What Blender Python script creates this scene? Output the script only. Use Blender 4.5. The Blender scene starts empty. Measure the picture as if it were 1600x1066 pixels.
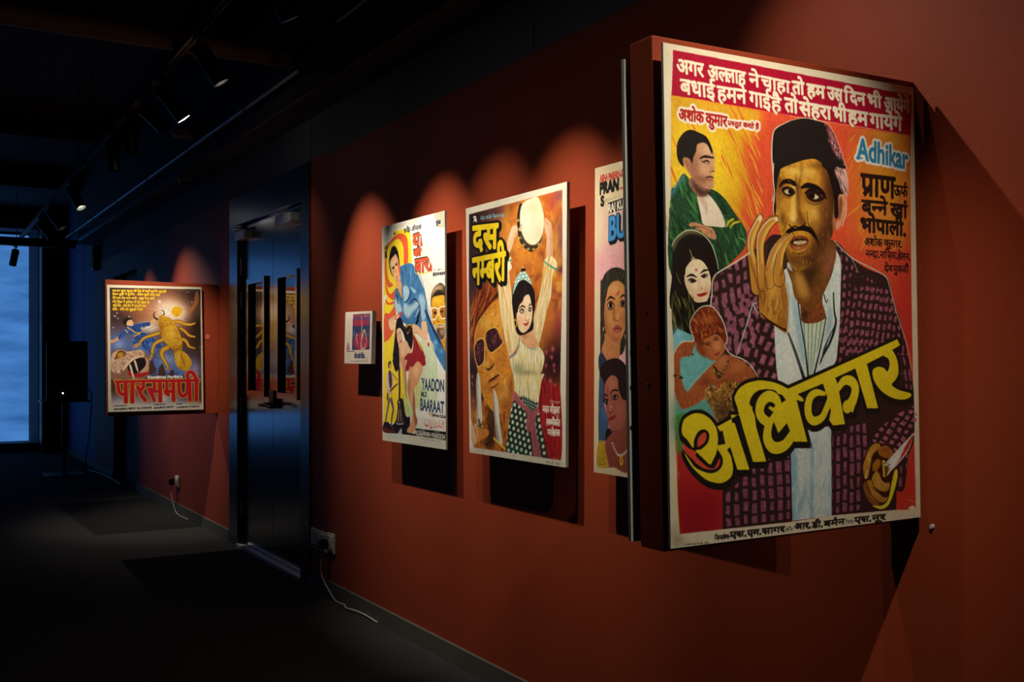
import bpy, bmesh, math
import numpy as np
from mathutils import Vector, Matrix, Quaternion

S = bpy.context.scene
COL = S.collection

# ---------------------------------------------------------------- camera, world, exposure
cam_d = bpy.data.cameras.new('camera')
cam = bpy.data.objects.new('camera', cam_d)
COL.objects.link(cam)
cam.location = (-2.13, 0.0, 1.35)
cam.rotation_euler = (math.radians(90), 0, math.radians(-31))
cam_d.sensor_width = 36.0
cam_d.lens = 36.0
cam_d.shift_y = 30 / 1600
cam_d.clip_start = 0.05
S.camera = cam
S.view_settings.view_transform = 'Standard'
S.view_settings.look = 'None'
S.view_settings.exposure = 0.0
S.view_settings.gamma = 1.0
S.view_settings.use_curve_mapping = False
world = bpy.data.worlds.new('world')
S.world = world
world.use_nodes = True
world.node_tree.nodes['Background'].inputs[0].default_value = (0.02, 0.03, 0.06, 1)
world.node_tree.nodes['Background'].inputs[1].default_value = 0.02
WARM = (1.0, 0.90, 0.75)


# ---------------------------------------------------------------- materials
def lin(h):
    c = [int(h[i:i + 2], 16) / 255 for i in (0, 2, 4)]
    return tuple(x / 12.92 if x <= .04045 else ((x + .055) / 1.055) ** 2.4 for x in c) + (1,)


def mat(name, col, rough=.6, metal=0., spec=.5, var=0., vscale=6., bump=0., bscale=60., emit=None, estr=0., stretch=(1, 1, 1)):
    m = bpy.data.materials.new(name)
    m.use_nodes = True
    nt = m.node_tree
    b = nt.nodes['Principled BSDF']
    c = lin(col) if isinstance(col, str) else tuple(col) + (1,)
    b.inputs['Base Color'].default_value = c
    b.inputs['Roughness'].default_value = rough
    b.inputs['Metallic'].default_value = metal
    b.inputs['Specular IOR Level'].default_value = spec
    tc = nt.nodes.new('ShaderNodeTexCoord')
    mp = nt.nodes.new('ShaderNodeMapping')
    mp.inputs['Scale'].default_value = stretch
    nt.links.new(tc.outputs['Object'], mp.inputs[0])
    if var:
        n = nt.nodes.new('ShaderNodeTexNoise')
        n.inputs['Scale'].default_value = vscale
        n.inputs['Detail'].default_value = 5
        nt.links.new(mp.outputs[0], n.inputs['Vector'])
        mx = nt.nodes.new('ShaderNodeMix')
        mx.data_type = 'RGBA'
        mx.inputs[6].default_value = tuple(x * (1 - var) for x in c[:3]) + (1,)
        mx.inputs[7].default_value = tuple(min(1, x * (1 + var)) for x in c[:3]) + (1,)
        nt.links.new(n.outputs['Fac'], mx.inputs[0])
        nt.links.new(mx.outputs[2], b.inputs['Base Color'])
    if bump:
        n2 = nt.nodes.new('ShaderNodeTexNoise')
        n2.inputs['Scale'].default_value = bscale
        n2.inputs['Detail'].default_value = 4
        nt.links.new(mp.outputs[0], n2.inputs['Vector'])
        bp = nt.nodes.new('ShaderNodeBump')
        bp.inputs['Strength'].default_value = bump
        bp.inputs['Distance'].default_value = .01
        nt.links.new(n2.outputs['Fac'], bp.inputs['Height'])
        nt.links.new(bp.outputs[0], b.inputs['Normal'])
    if emit is not None:
        b.inputs['Emission Color'].default_value = lin(emit) if isinstance(emit, str) else tuple(emit) + (1,)
        b.inputs['Emission Strength'].default_value = estr
    return m


M = dict(
    terra=mat('terracotta_paint', (.28, .042, .0135), .62, spec=.2, var=.08, vscale=3, bump=.12, bscale=180),
    concrete=mat('grey_concrete', '5c5a5e', .8, var=.15, vscale=4, bump=.3, bscale=40),
    dark=mat('dark_paint', '1c1a1a', .7, var=.1, bump=.2),
    ceil=mat('dark_ceiling_concrete', '3a3330', .85, var=.25, vscale=2, bump=.4, bscale=20),
    navy=mat('far_wall_blue', '1e4c92', .7, var=.1),  # saturated blue base for the far stretch of the right wall
    carpet=mat('charcoal_carpet', '3a3a39', .95, spec=.1, var=.3, vscale=90, bump=.8, bscale=400),
    skirt=mat('grey_skirting', '55534e', .5, var=.1),
    steel=mat('dark_polished_steel', (.27, .275, .29), .19, metal=1, bump=.06, bscale=4.0, stretch=(1, 1, .3)),
    frame=mat('dark_brushed_steel', (.22, .225, .24), .28, metal=1, var=.15, vscale=30, stretch=(1, 1, .05)),
    glass=mat('door_glass', (.01, .01, .012), .02, spec=1.0),
    alu=mat('satin_aluminium', (.62, .63, .65), .5, metal=.6),
    black=mat('black_metal', '0c0c0d', .4, spec=.5),
    blackpl=mat('black_plastic', '0b0b0c', .45, var=.1, vscale=40),
    pipe=mat('dark_pipe_paint', '2c2a2c', .35, var=.15, vscale=8),
    duct=mat('brown_grey_pipe_paint', '5a4c42', .6, var=.2, vscale=5),
    white=mat('white_plastic', 'd8d6d0', .4),
    cable=mat('pale_grey_cable', 'b8b4aa', .5),
    foam=mat('grey_white_board', 'a9aba2', .7, var=.12, vscale=40),
    batten=mat('dark_wood_batten', '2a2018', .8, var=.2),
    lens_off=mat('dark_lens', '050506', .1),
    lens_on=mat('lit_lens', 'ffffff', .3, emit=(1, .93, .8), estr=14),
    led=mat('white_led', 'ffffff', .3, emit=(.85, .9, 1), estr=12),
    red_dot=mat('pale_red_sticker', 'c05a48', .6),
    reverse=mat('faded_print', 'b8a684', .6, var=.35, vscale=5),
)


def poster_mat():
    m = bpy.data.materials.new('painted_poster')
    m.use_nodes = True
    nt = m.node_tree
    b = nt.nodes['Principled BSDF']
    a = nt.nodes.new('ShaderNodeAttribute')
    a.attribute_name = 'paint'
    nt.links.new(a.outputs['Color'], b.inputs['Base Color'])
    b.inputs['Roughness'].default_value = .45
    b.inputs['Specular IOR Level'].default_value = .35
    return m


M['poster'] = poster_mat()


def blind_mat():
    m = bpy.data.materials.new('daylit_blind')
    m.use_nodes = True
    nt = m.node_tree
    b = nt.nodes['Principled BSDF']
    b.inputs['Base Color'].default_value = (.1, .2, .35, 1)
    b.inputs['Roughness'].default_value = .9
    tc = nt.nodes.new('ShaderNodeTexCoord')
    mp = nt.nodes.new('ShaderNodeMapping')
    mp.inputs['Scale'].default_value = (.35, 1, 1.6)
    nt.links.new(tc.outputs['Object'], mp.inputs[0])
    n = nt.nodes.new('ShaderNodeTexNoise')
    n.inputs['Scale'].default_value = 3.5
    n.inputs['Detail'].default_value = 4
    nt.links.new(mp.outputs[0], n.inputs['Vector'])
    r = nt.nodes.new('ShaderNodeValToRGB')
    r.color_ramp.elements[0].position = .25
    r.color_ramp.elements[0].color = (.032, .135, .40, 1)
    r.color_ramp.elements[1].position = .75
    r.color_ramp.elements[1].color = (.085, .28, .72, 1)
    nt.links.new(n.outputs['Fac'], r.inputs[0])
    nt.links.new(r.outputs[0], b.inputs['Emission Color'])
    b.inputs['Emission Strength'].default_value = .85
    return m


M['blind'] = blind_mat()


# ---------------------------------------------------------------- mesh helpers
def link(name, bm, material, parent=None, smooth=False, bevel=0.):
    if bevel:
        bmesh.ops.bevel(bm, geom=list(bm.edges), offset=bevel, segments=2, affect='EDGES', profile=.6)
    me = bpy.data.meshes.new(name)
    bmesh.ops.recalc_face_normals(bm, faces=bm.faces)
    bm.to_mesh(me)
    bm.free()
    if smooth:
        me.polygons.foreach_set('use_smooth', [True] * len(me.polygons))
        try:
            me.set_sharp_from_angle(angle=math.radians(40))
        except Exception:
            pass
    me.materials.append(material)
    o = bpy.data.objects.new(name, me)
    COL.objects.link(o)
    if parent:
        o.parent = parent
    return o


def box(bm, x0, x1, y0, y1, z0, z1):
    v = [bm.verts.new(p) for p in [(x0, y0, z0), (x1, y0, z0), (x1, y1, z0), (x0, y1, z0), (x0, y0, z1), (x1, y0, z1), (x1, y1, z1), (x0, y1, z1)]]
    for f in [(0, 3, 2, 1), (4, 5, 6, 7), (0, 1, 5, 4), (1, 2, 6, 5), (2, 3, 7, 6), (3, 0, 4, 7)]:
        bm.faces.new([v[i] for i in f])
    return bm


def B(*a):
    bm = bmesh.new()
    if a:
        box(bm, *a)
    return bm


def tube(bm, pts, r, n=12, cap=True):
    pts = [Vector(p) for p in pts]
    rs = r if isinstance(r, (list, tuple)) else [r] * len(pts)
    rings = []
    up = Vector((0, 0, 1))
    for i, p in enumerate(pts):
        d = (pts[min(i + 1, len(pts) - 1)] - pts[max(i - 1, 0)]).normalized()
        a = d.cross(up)
        if a.length < 1e-3:
            a = d.cross(Vector((1, 0, 0)))
        a.normalize()
        b = d.cross(a).normalized()
        rings.append([bm.verts.new(p + (a * math.cos(t) + b * math.sin(t)) * rs[i]) for t in [k * 2 * math.pi / n for k in range(n)]])
    for A, C in zip(rings[:-1], rings[1:]):
        for k in range(n):
            bm.faces.new([A[k], A[(k + 1) % n], C[(k + 1) % n], C[k]])
    if cap:
        bm.faces.new(rings[0])
        bm.faces.new(rings[-1])
    return bm


def lathe(bm, prof, n=24):
    """prof: (radius, z) down a profile, revolved about z"""
    rings = []
    for r, z in prof:
        if r < 1e-5:
            rings.append([bm.verts.new((0, 0, z))])
        else:
            rings.append([bm.verts.new((r * math.cos(k * 2 * math.pi / n), r * math.sin(k * 2 * math.pi / n), z)) for k in range(n)])
    for A, C in zip(rings[:-1], rings[1:]):
        for k in range(n):
            k2 = (k + 1) % n
            if len(A) == 1 and len(C) == 1:
                continue
            if len(A) == 1:
                bm.faces.new([A[0], C[k2], C[k]])
            elif len(C) == 1:
                bm.faces.new([A[k], A[k2], C[0]])
            else:
                bm.faces.new([A[k], A[k2], C[k2], C[k]])
    return bm


def empty(name, loc=(0, 0, 0)):
    o = bpy.data.objects.new(name, None)
    o.empty_display_size = .1
    COL.objects.link(o)
    o.location = loc
    return o


def tag(o, label, cat, group=None):
    o['label'] = label
    o['category'] = cat
    if group:
        o['group'] = group
    return o


def struct(name, bm, m, bevel=0.):
    o = link(name, bm, m, bevel=bevel)
    o['kind'] = 'structure'
    return o


def smoothpath(P, n=8):
    P = [Vector(p) for p in P]
    Q = [2 * P[0] - P[1]] + P + [2 * P[-1] - P[-2]]
    out = []
    for i in range(len(P) - 1):
        a, b, c, d = Q[i:i + 4]
        for k in range(n):
            t = k / n
            out.append(.5 * ((2 * b) + (c - a) * t + (2 * a - 5 * b + 4 * c - d) * t * t + (3 * b - a - 3 * c + d) * t ** 3))
    return out + [P[-1]]


# ---------------------------------------------------------------- the room
DY0, DY1 = 5.885, 7.60        # steel door surround
E0, E1 = 11.08, 12.40         # far recess
ZR, ZB, ZC = 2.55, 2.81, 3.60  # top of red wall, top of grey band, ceiling
struct('floor', B(-7, .6, -4, 17.4, -.1, 0), M['carpet'])
struct('ceiling', B(-7, .6, -4, 17.4, ZC, ZC + .15), M['ceil'])
struct('wall_left', B(-7.15, -7, -4, 17.4, 0, ZC), M['dark'])
struct('wall_back', B(-7, .6, -4.15, -4, 0, ZC), M['dark'])
bm = B(0, .15, -4, DY0, 0, ZR)
struct('wall_right', bm, M['terra'])
bm = B(0, .15, DY1, E0, 0, ZR)
box(bm, 0, .15, E0, E1, 2.30, ZR)
box(bm, 0, .15, E1, 13.70, 0, ZR)
struct('wall_right_beyond_door', bm, M['terra'])
struct('wall_right_far', B(.02, .17, 13.70, 17.4, 0, ZC), M['navy'])
bm = bmesh.new()
ys = [-4.0, 1.2, 3.4, 4.649, 5.907, 7.288, 8.9, 10.6, 12.2, 13.70]
for a, b in zip(ys[:-1], ys[1:]):
    box(bm, .012, .15, a + .004, b - .004, ZR, ZB)
box(bm, .03, .15, -4, 13.7, ZR, ZB)
struct('wall_right_upper', bm, M['concrete'])
struct('ceiling_soffit', B(-.22, .15, -4, 13.9, ZB, ZC), M['dark'])
bm = B(-.225, -.20, -4, 13.9, ZB - .012, ZB + .02)
struct('trim_1', bm, M['pipe'])
for i, y in enumerate((2.0, 6.5, 10.2, 13.2)):
    struct('ceiling_beam_%d' % (i + 1), B(-7, -.22, y, y + .35, ZC - .22, ZC), M['ceil'])

# far wall with its tall blind-covered window
WX0, WX1, WZ0, WZ1 = -4.6, -.335, .13, 3.28
WXB = -.412                     # the reveal narrows towards the blind
bm = B(-7, WX0, 16.6, 17.2, 0, ZC)
box(bm, WX0, .02, 16.6, 17.2, WZ1, ZC)
box(bm, WX0, .02, 16.6, 17.2, 0, WZ0)
v = [[bm.verts.new((x, y, z)) for x, y in ((WX1, 16.6), (.02, 16.6), (.02, 17.2), (WXB - .015, 17.2))] for z in (WZ0, WZ1)]
bm.faces.new(v[0][::-1])
bm.faces.new(v[1])
for k in range(4):
    bm.faces.new([v[0][k], v[0][(k + 1) % 4], v[1][(k + 1) % 4], v[1][k]])
struct('wall_far', bm, M['concrete'])
w = empty('window_1', ((WX0 + WX1) / 2, 17.1, WZ0))
w['kind'] = 'structure'


def wpart(name, bm, m):
    o = link(name, bm, m)
    o.parent = w
    o.matrix_parent_inverse = Matrix.Translation(-Vector(w.location))
    return o


wpart('blind', B(WX0, WXB, 17.10, 17.11, WZ0, WZ1), M['blind'])
bm = B(WX0, WXB, 17.08, 17.12, WZ1 - .04, WZ1)
box(bm, WX0, WX0 + .04, 17.08, 17.12, WZ0, WZ1 - .04)
wpart('blind_rail', bm, M['frame'])
struct('column_far', B(-.325, -.05, 16.25, 16.6, 0, ZC), M['black'])
# skirting: along the wall, broken at the door openings
for n, a, b in (('baseboard_right', -4, DY0), ('baseboard_right_beyond_door', DY1, E0), ('baseboard_right_far', E1, 16.6)):
    bm = B(-.014, .03, a, b, 0, .085)
    struct(n, bm, M['skirt'])

# double steel door in its surround
d = empty('door_1', (0, (DY0 + DY1) / 2, 0))
d['kind'] = 'structure'


def dpart(name, bm, m, parent=None, **k):
    o = link(name, bm, m, **k)
    o.parent = parent or d
    o.matrix_parent_inverse = (parent or d).matrix_world.inverted() if parent is None else Matrix.Identity(4)
    if parent is None:
        o.matrix_parent_inverse = Matrix.Translation(-Vector(d.location))
    return o


OY0, OY1, OZ = 6.04, 7.40, 2.33
bm = B(-.012, .12, DY0, OY0, 0, ZR - .01)
box(bm, -.012, .12, OY1, DY1, 0, ZR - .01)
box(bm, -.012, .12, OY0, OY1, OZ, ZR - .01)
dpart('door_surround', bm, M['frame'])
bm = B(-.02, .12, OY0, OY1, 0, .02)
dpart('threshold', bm, M['alu'])
struct('wall_behind_door', B(.15, .3, DY0 - .1, DY1 + .1, 0, ZR), M['black'])
SEAM = 6.70
for s, (a, b, v0, v1, c0, c1) in enumerate(((OY0 + .012, SEAM - .003, 6.165, 6.577, 6.17, 6.47), (SEAM + .003, OY1 - .012, 6.83, 7.235, 7.15, 7.385))):
    # leaf with an opening for its narrow vision panel
    z0, z1 = 1.10, 1.925
    bm = B(.03, .075, a, b, .025, z0)
    box(bm, .03, .075, a, b, z1, OZ - .008)
    box(bm, .03, .075, a, v0, z0, z1)
    box(bm, .03, .075, v1, b, z0, z1)
    lf = dpart('door_leaf', bm, M['steel'])
    bm = bmesh.new()
    t = .038
    for q in ((v0, v1, z1 - t, z1), (v0, v1, z0, z0 + t), (v0, v0 + t, z0 + t, z1 - t), (v1 - t, v1, z0 + t, z1 - t)):
        box(bm, .008, .032, *q)
    fr = dpart('vision_panel_frame', bm, M['steel'], lf)
    dpart('vision_panel_glass', B(.036, .044, v0 + .02, v1 - .02, z0 + .02, z1 - .02), M['glass'], lf)
    bm = B(-.035, .03, c0, c1, 2.215, 2.275)
    cl = dpart('door_closer', bm, M['alu'], lf, bevel=.006)
    my = (c0 + c1) / 2
    bm = tube(bmesh.new(), [(-.02, my - .05, 2.28), (-.045, my + .06, 2.292), (-.022, my + .17, 2.30)], .008, 8)
    dpart('closer_arm', bm, M['alu'], lf)
    dpart('closer_rail', B(-.03, -.012, my - .02, my + .26 if s == 0 else my + .2, 2.295, 2.315), M['alu'])
    hy = a if s == 0 else b
    for hz in (2.03, 1.79, 1.02, .27):
        bm = tube(bmesh.new(), [(.018, hy + (.012 if s else -.012), hz - .06), (.018, hy + (.012 if s else -.012), hz + .06)], .009, 8)
        dpart('hinge', bm, M['alu'], lf)
bm = B(-.005, .03, SEAM - .11, SEAM - .01, 1.03, 1.15)
lk = dpart('door_latch', bm, M['blackpl'], bevel=.006)
bm = tube(bmesh.new(), smoothpath([(-.005, SEAM - .06, 1.06), (-.05, SEAM - .06, 1.06), (-.06, SEAM - .10, 1.058), (-.055, SEAM - .22, 1.045)]), .011, 10)
dpart('lever_handle', bm, M['blackpl'], lk, smooth=True)
bm = tube(bmesh.new(), smoothpath([(-.005, SEAM - .05, 1.05), (-.03, SEAM + .0, 1.05), (-.035, SEAM + .09, 1.05)]), .011, 10)
dpart('lever_handle', bm, M['blackpl'], lk, smooth=True)

d2 = empty('door_2', (.12, (E0 + E1) / 2, 0))
d2['kind'] = 'structure'
for n, bm, m in (('door_leaf', B(.10, .14, E0, E1, .01, 2.30), M['dark']), ('door_handle', tube(bmesh.new(), [(.10, E0 + .15, 1.0), (.06, E0 + .15, 1.0), (.06, E0 + .28, 1.0)], .01, 8), M['alu'])):
    o = link(n, bm, m, d2)
    o.matrix_parent_inverse = Matrix.Translation(-Vector(d2.location))

# ---------------------------------------------------------------- poster painter
# The posters are hand-painted prints: each print is a fine grid of vertices whose colours are
# worked out here, stroke by stroke, from ops given in poster millimetres (quarter mm integers).
def hexc(h):
    h = h.ljust(6, '0')
    return np.array([int(h[i:i + 2], 16) / 255.0 for i in (0, 2, 4)], np.float32)


def spline(P, closed, n=6):
    P = np.asarray(P, float)
    if len(P) < 3:
        return P
    if closed:
        Q = np.vstack([P[-1:], P, P[:2]])
        m = len(P)
    else:
        Q = np.vstack([2 * P[:1] - P[1:2], P, 2 * P[-1:] - P[-2:-1]])
        m = len(P) - 1
    t = np.arange(n)[:, None] / n
    out = []
    for i in range(m):
        a, b, c, d = Q[i:i + 4]
        out.append(.5 * ((2 * b) + (c - a) * t + (2 * a - 5 * b + 4 * c - d) * t ** 2 + (3 * b - a - 3 * c + d) * t ** 3))
    out = np.vstack(out)
    if not closed:
        out = np.vstack([out, P[-1:]])
    return out


def boxblur(a, r):
    r = int(r)
    if r < 1:
        return a
    for ax in (0, 1):
        for _ in range(2):
            p = [(0, 0), (0, 0)]
            p[ax] = (r + 1, r)
            c = np.cumsum(np.pad(a, p, mode='edge'), axis=ax)
            a = (c[2 * r + 1:] - c[:-2 * r - 1]) / (2 * r + 1) if ax == 0 else (c[:, 2 * r + 1:] - c[:, :-2 * r - 1]) / (2 * r + 1)
    return a


def noise2(h, w, cell, rng):
    gh, gw = int(h / cell) + 3, int(w / cell) + 3
    g = rng.random((gh, gw)).astype(np.float32)
    y = np.linspace(0, gh - 2.001, h)
    x = np.linspace(0, gw - 2.001, w)
    yi, xi = y.astype(int), x.astype(int)
    fy, fx = (y - yi)[:, None], (x - xi)[None]
    fy, fx = fy * fy * (3 - 2 * fy), fx * fx * (3 - 2 * fx)
    a = g[yi][:, xi] * (1 - fx) + g[yi][:, xi + 1] * fx
    b = g[yi + 1][:, xi] * (1 - fx) + g[yi + 1][:, xi + 1] * fx
    return a * (1 - fy) + b * fy


_gl = {}


def glyph(ch):
    """triangles (n,3,2) and advance of one character of Blender's built-in typeface, cap-normalised later"""
    if ch in _gl:
        return _gl[ch]

    def tri(s):
        cu = bpy.data.curves.new('glyph', 'FONT')
        cu.body = s
        cu.size = 1.0
        ob = bpy.data.objects.new('glyph', cu)
        bpy.context.scene.collection.objects.link(ob)
        dg = bpy.context.evaluated_depsgraph_get()
        ev = ob.evaluated_get(dg)
        me = ev.to_mesh()
        me.calc_loop_triangles()
        co = np.array([v.co[:2] for v in me.vertices], float).reshape(-1, 2)
        T = np.array([t.vertices[:] for t in me.loop_triangles], int).reshape(-1, 3)
        ev.to_mesh_clear()
        bpy.data.objects.remove(ob)
        bpy.data.curves.remove(cu)
        return co[T] if len(T) else np.zeros((0, 3, 2))
    g = tri(ch)
    bar = tri('|')
    adv = tri(ch + '|')[..., 0].max() - bar[..., 0].max()
    _gl[ch] = (g, adv)
    return _gl[ch]


def layout(s):
    """triangles of a line of text; '~' after a consonant makes its half form, '^' a hook above the line (repha),
    '%' a ra-slash under the stem, '_' thin space"""
    x = 0.0
    out = []
    i = 0
    while i < len(s):
        ch = s[i]
        if ch == ' ':
            x += .26
        elif ch == '_':
            x += .1
        elif ch == '^':
            a = x - .16
            pts = [(a, .62), (a - .13, .70), (a - .12, .82), (a + .02, .86)]
            for p, q in zip(pts[:-1], pts[1:]):
                d = np.array(q) - p
                n = np.array([-d[1], d[0]]) / np.hypot(*d) * .045
                p, q = np.array(p), np.array(q)
                out.append(np.array([[p + n, p - n, q + n], [p - n, q - n, q + n]]))
        elif ch == '%':
            p, q, n = np.array((x - .17, .26)), np.array((x - .42, .02)), np.array((.035, -.04))
            out.append(np.array([[p + n, p - n, q + n], [p - n, q - n, q + n]]))
        else:
            g, adv = glyph(ch)
            if i + 1 < len(s) and s[i + 1] == '~':
                i += 1
                cut = adv - .185
                g2 = g.copy()
                g2[..., 0] = np.minimum(g2[..., 0], cut)
                out.append(g2 + (x, 0))
                x += cut - .015
            else:
                out.append(g + (x, 0))
                x += adv - (.15 if ch == '\u093f' else 0)
        i += 1
    return np.concatenate(out) if out else np.zeros((0, 3, 2))


class Painter:
    def __init__(s, wmm, hmm, res, paper):
        s.k = res
        s.W, s.H = int(wmm * res), int(hmm * res)
        s.a = np.empty((s.H, s.W, 3), np.float32)
        s.a[:] = hexc(paper)
        s.clip = None
        s.un = None
        s.rng = np.random.default_rng(7)

    # -- masks: each returns (y0, y1, x0, x1, float mask)
    def box(s, p, pad=0):
        x0 = max(0, int(p[:, 0].min() - pad)); x1 = min(s.W, int(p[:, 0].max() + pad) + 2)
        y0 = max(0, int(p[:, 1].min() - pad)); y1 = min(s.H, int(p[:, 1].max() + pad) + 2)
        return y0, y1, x0, x1

    def fillmask(s, p, pad=0):
        y0, y1, x0, x1 = s.box(p, pad)
        if y1 <= y0 or x1 <= x0:
            return None
        m = np.zeros((y1 - y0, x1 - x0 + 1), np.int32)
        q = np.roll(p, -1, 0)
        for (ax, ay), (bx, by) in zip(p, q):
            if ay == by:
                continue
            if ay > by:
                ax, ay, bx, by = bx, by, ax, ay
            r0 = max(y0, math.ceil(ay - .5)); r1 = min(y1 - 1, math.ceil(by - .5) - 1)
            if r1 < r0:
                continue
            r = np.arange(r0, r1 + 1)
            xs = ax + (r + .5 - ay) * (bx - ax) / (by - ay)
            c = np.clip(np.ceil(xs - .5).astype(int) - x0, 0, x1 - x0)
            np.add.at(m, (r - y0, c), 1)
        m = (np.cumsum(m, 1)[:, :-1] & 1).astype(np.float32)
        return y0, y1, x0, x1, m

    def strokemask(s, p, w):
        """discs stamped along a path; w = radius at each path point, px"""
        pad = w.max() + 1
        y0, y1, x0, x1 = s.box(p, pad)
        if y1 <= y0 or x1 <= x0:
            return None
        m = np.zeros((y1 - y0, x1 - x0), np.float32)
        d = np.hypot(*(np.diff(p, axis=0)).T)
        L = np.concatenate([[0], np.cumsum(d)])
        n = max(2, int(L[-1] / max(.6, w.min() * .5)))
        t = np.linspace(0, L[-1], min(n, 900))
        X, Y, R = np.interp(t, L, p[:, 0]), np.interp(t, L, p[:, 1]), np.interp(t, L, w)
        for x, y, r in zip(X, Y, R):
            a0, a1 = max(y0, int(y - r - 1)), min(y1, int(y + r + 2))
            b0, b1 = max(x0, int(x - r - 1)), min(x1, int(x + r + 2))
            if a1 <= a0 or b1 <= b0:
                continue
            yy = np.arange(a0, a1)[:, None] + .5 - y
            xx = np.arange(b0, b1)[None] + .5 - x
            v = np.clip(r + .5 - np.sqrt(yy * yy + xx * xx), 0, 1)
            sl = m[a0 - y0:a1 - y0, b0 - x0:b1 - x0]
            np.maximum(sl, v, out=sl)
        return y0, y1, x0, x1, m

    def put(s, M, col, alpha=1., blur=0., tex=0.):
        if M is None:
            return
        y0, y1, x0, x1, m = M
        if blur:
            b = int(blur * s.k)
            pad = 2 * b + 1
            Y0, Y1, X0, X1 = max(0, y0 - pad), min(s.H, y1 + pad), max(0, x0 - pad), min(s.W, x1 + pad)
            mm = np.zeros((Y1 - Y0, X1 - X0), np.float32)
            mm[y0 - Y0:y1 - Y0, x0 - X0:x1 - X0] = m
            m = boxblur(mm, b)
            y0, y1, x0, x1 = Y0, Y1, X0, X1
        if s.un is not None:
            sl = s.un[y0:y1, x0:x1]
            np.maximum(sl, m, out=sl)
            return
        if s.clip is not None:
            m = m * s.clip[y0:y1, x0:x1]
        m = (m * alpha)[..., None]
        c = col
        if tex:
            n = noise2(y1 - y0, x1 - x0, max(2, 5 * s.k), s.rng) + .5 * noise2(y1 - y0, x1 - x0, max(1.2, 1.6 * s.k), s.rng)
            c = np.clip(col * (1 + tex * (n[..., None] - .75)), 0, 1)
        sl = s.a[y0:y1, x0:x1]
        sl += (c - sl) * m

    def dilate(s, m, r):
        out = m.copy()
        H, W = m.shape
        for rr in ([r] if r < 4 else [r, r * .55]):
            for t in range(20):
                dy, dx = int(round(rr * math.sin(t * math.pi / 10))), int(round(rr * math.cos(t * math.pi / 10)))
                a = out[max(0, dy):H + min(0, dy), max(0, dx):W + min(0, dx)]
                b = m[max(0, -dy):H + min(0, -dy), max(0, -dx):W + min(0, -dx)]
                np.maximum(a, b, out=a)
        return out

    def tris(s, T):
        p = T.reshape(-1, 2)
        y0, y1, x0, x1 = s.box(p, 2)
        if y1 <= y0 or x1 <= x0:
            return None
        m = np.zeros((y1 - y0, x1 - x0), np.float32)
        for A, B, C in T:
            b0, b1 = max(x0, int(min(A[0], B[0], C[0]))), min(x1, int(max(A[0], B[0], C[0])) + 2)
            a0, a1 = max(y0, int(min(A[1], B[1], C[1]))), min(y1, int(max(A[1], B[1], C[1])) + 2)
            if a1 <= a0 or b1 <= b0:
                continue
            yy = np.arange(a0, a1)[:, None] + .5
            xx = np.arange(b0, b1)[None] + .5
            d = (B[0] - A[0]) * (C[1] - A[1]) - (B[1] - A[1]) * (C[0] - A[0])
            if abs(d) < 1e-9:
                continue
            sg = 1 if d > 0 else -1
            e = lambda P, Q: sg * ((Q[0] - P[0]) * (yy - P[1]) - (Q[1] - P[1]) * (xx - P[0]))
            v = (e(A, B) >= -.15) & (e(B, C) >= -.15) & (e(C, A) >= -.15)
            m[a0 - y0:a1 - y0, b0 - x0:b1 - x0][v] = 1
        return y0, y1, x0, x1, m

    def text(s, body, A, B, C, bold, serif=0):
        """A-B the head line (or cap line), C the base line under A"""
        T = layout(body)
        if not len(T):
            return None
        dev = any('\u0900' <= c < '\u0980' for c in body)
        top = glyph('\u0915' if dev else 'H')[0][..., 1].max()
        x0, x1 = T[..., 0].min(), T[..., 0].max()
        u = (T[..., 0:1] - x0) / (x1 - x0)
        v = 1 - T[..., 1:2] / top
        P = A + u * (B - A) + v * (C - A)
        M = s.tris(P)
        if M and bold:
            y0, y1, x0, x1, m = M
            p = int(bold) + 1
            mm = np.zeros((y1 - y0 + 2 * p, x1 - x0 + 2 * p), np.float32)
            mm[p:-p, p:-p] = m
            mm = s.dilate(mm, bold)
            Y0, X0 = max(0, y0 - p), max(0, x0 - p)
            Y1, X1 = min(s.H, y1 + p), min(s.W, x1 + p)
            M = Y0, Y1, X0, X1, mm[Y0 - y0 + p:Y1 - y0 + p, X0 - x0 + p:X1 - x0 + p]
        return M

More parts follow.
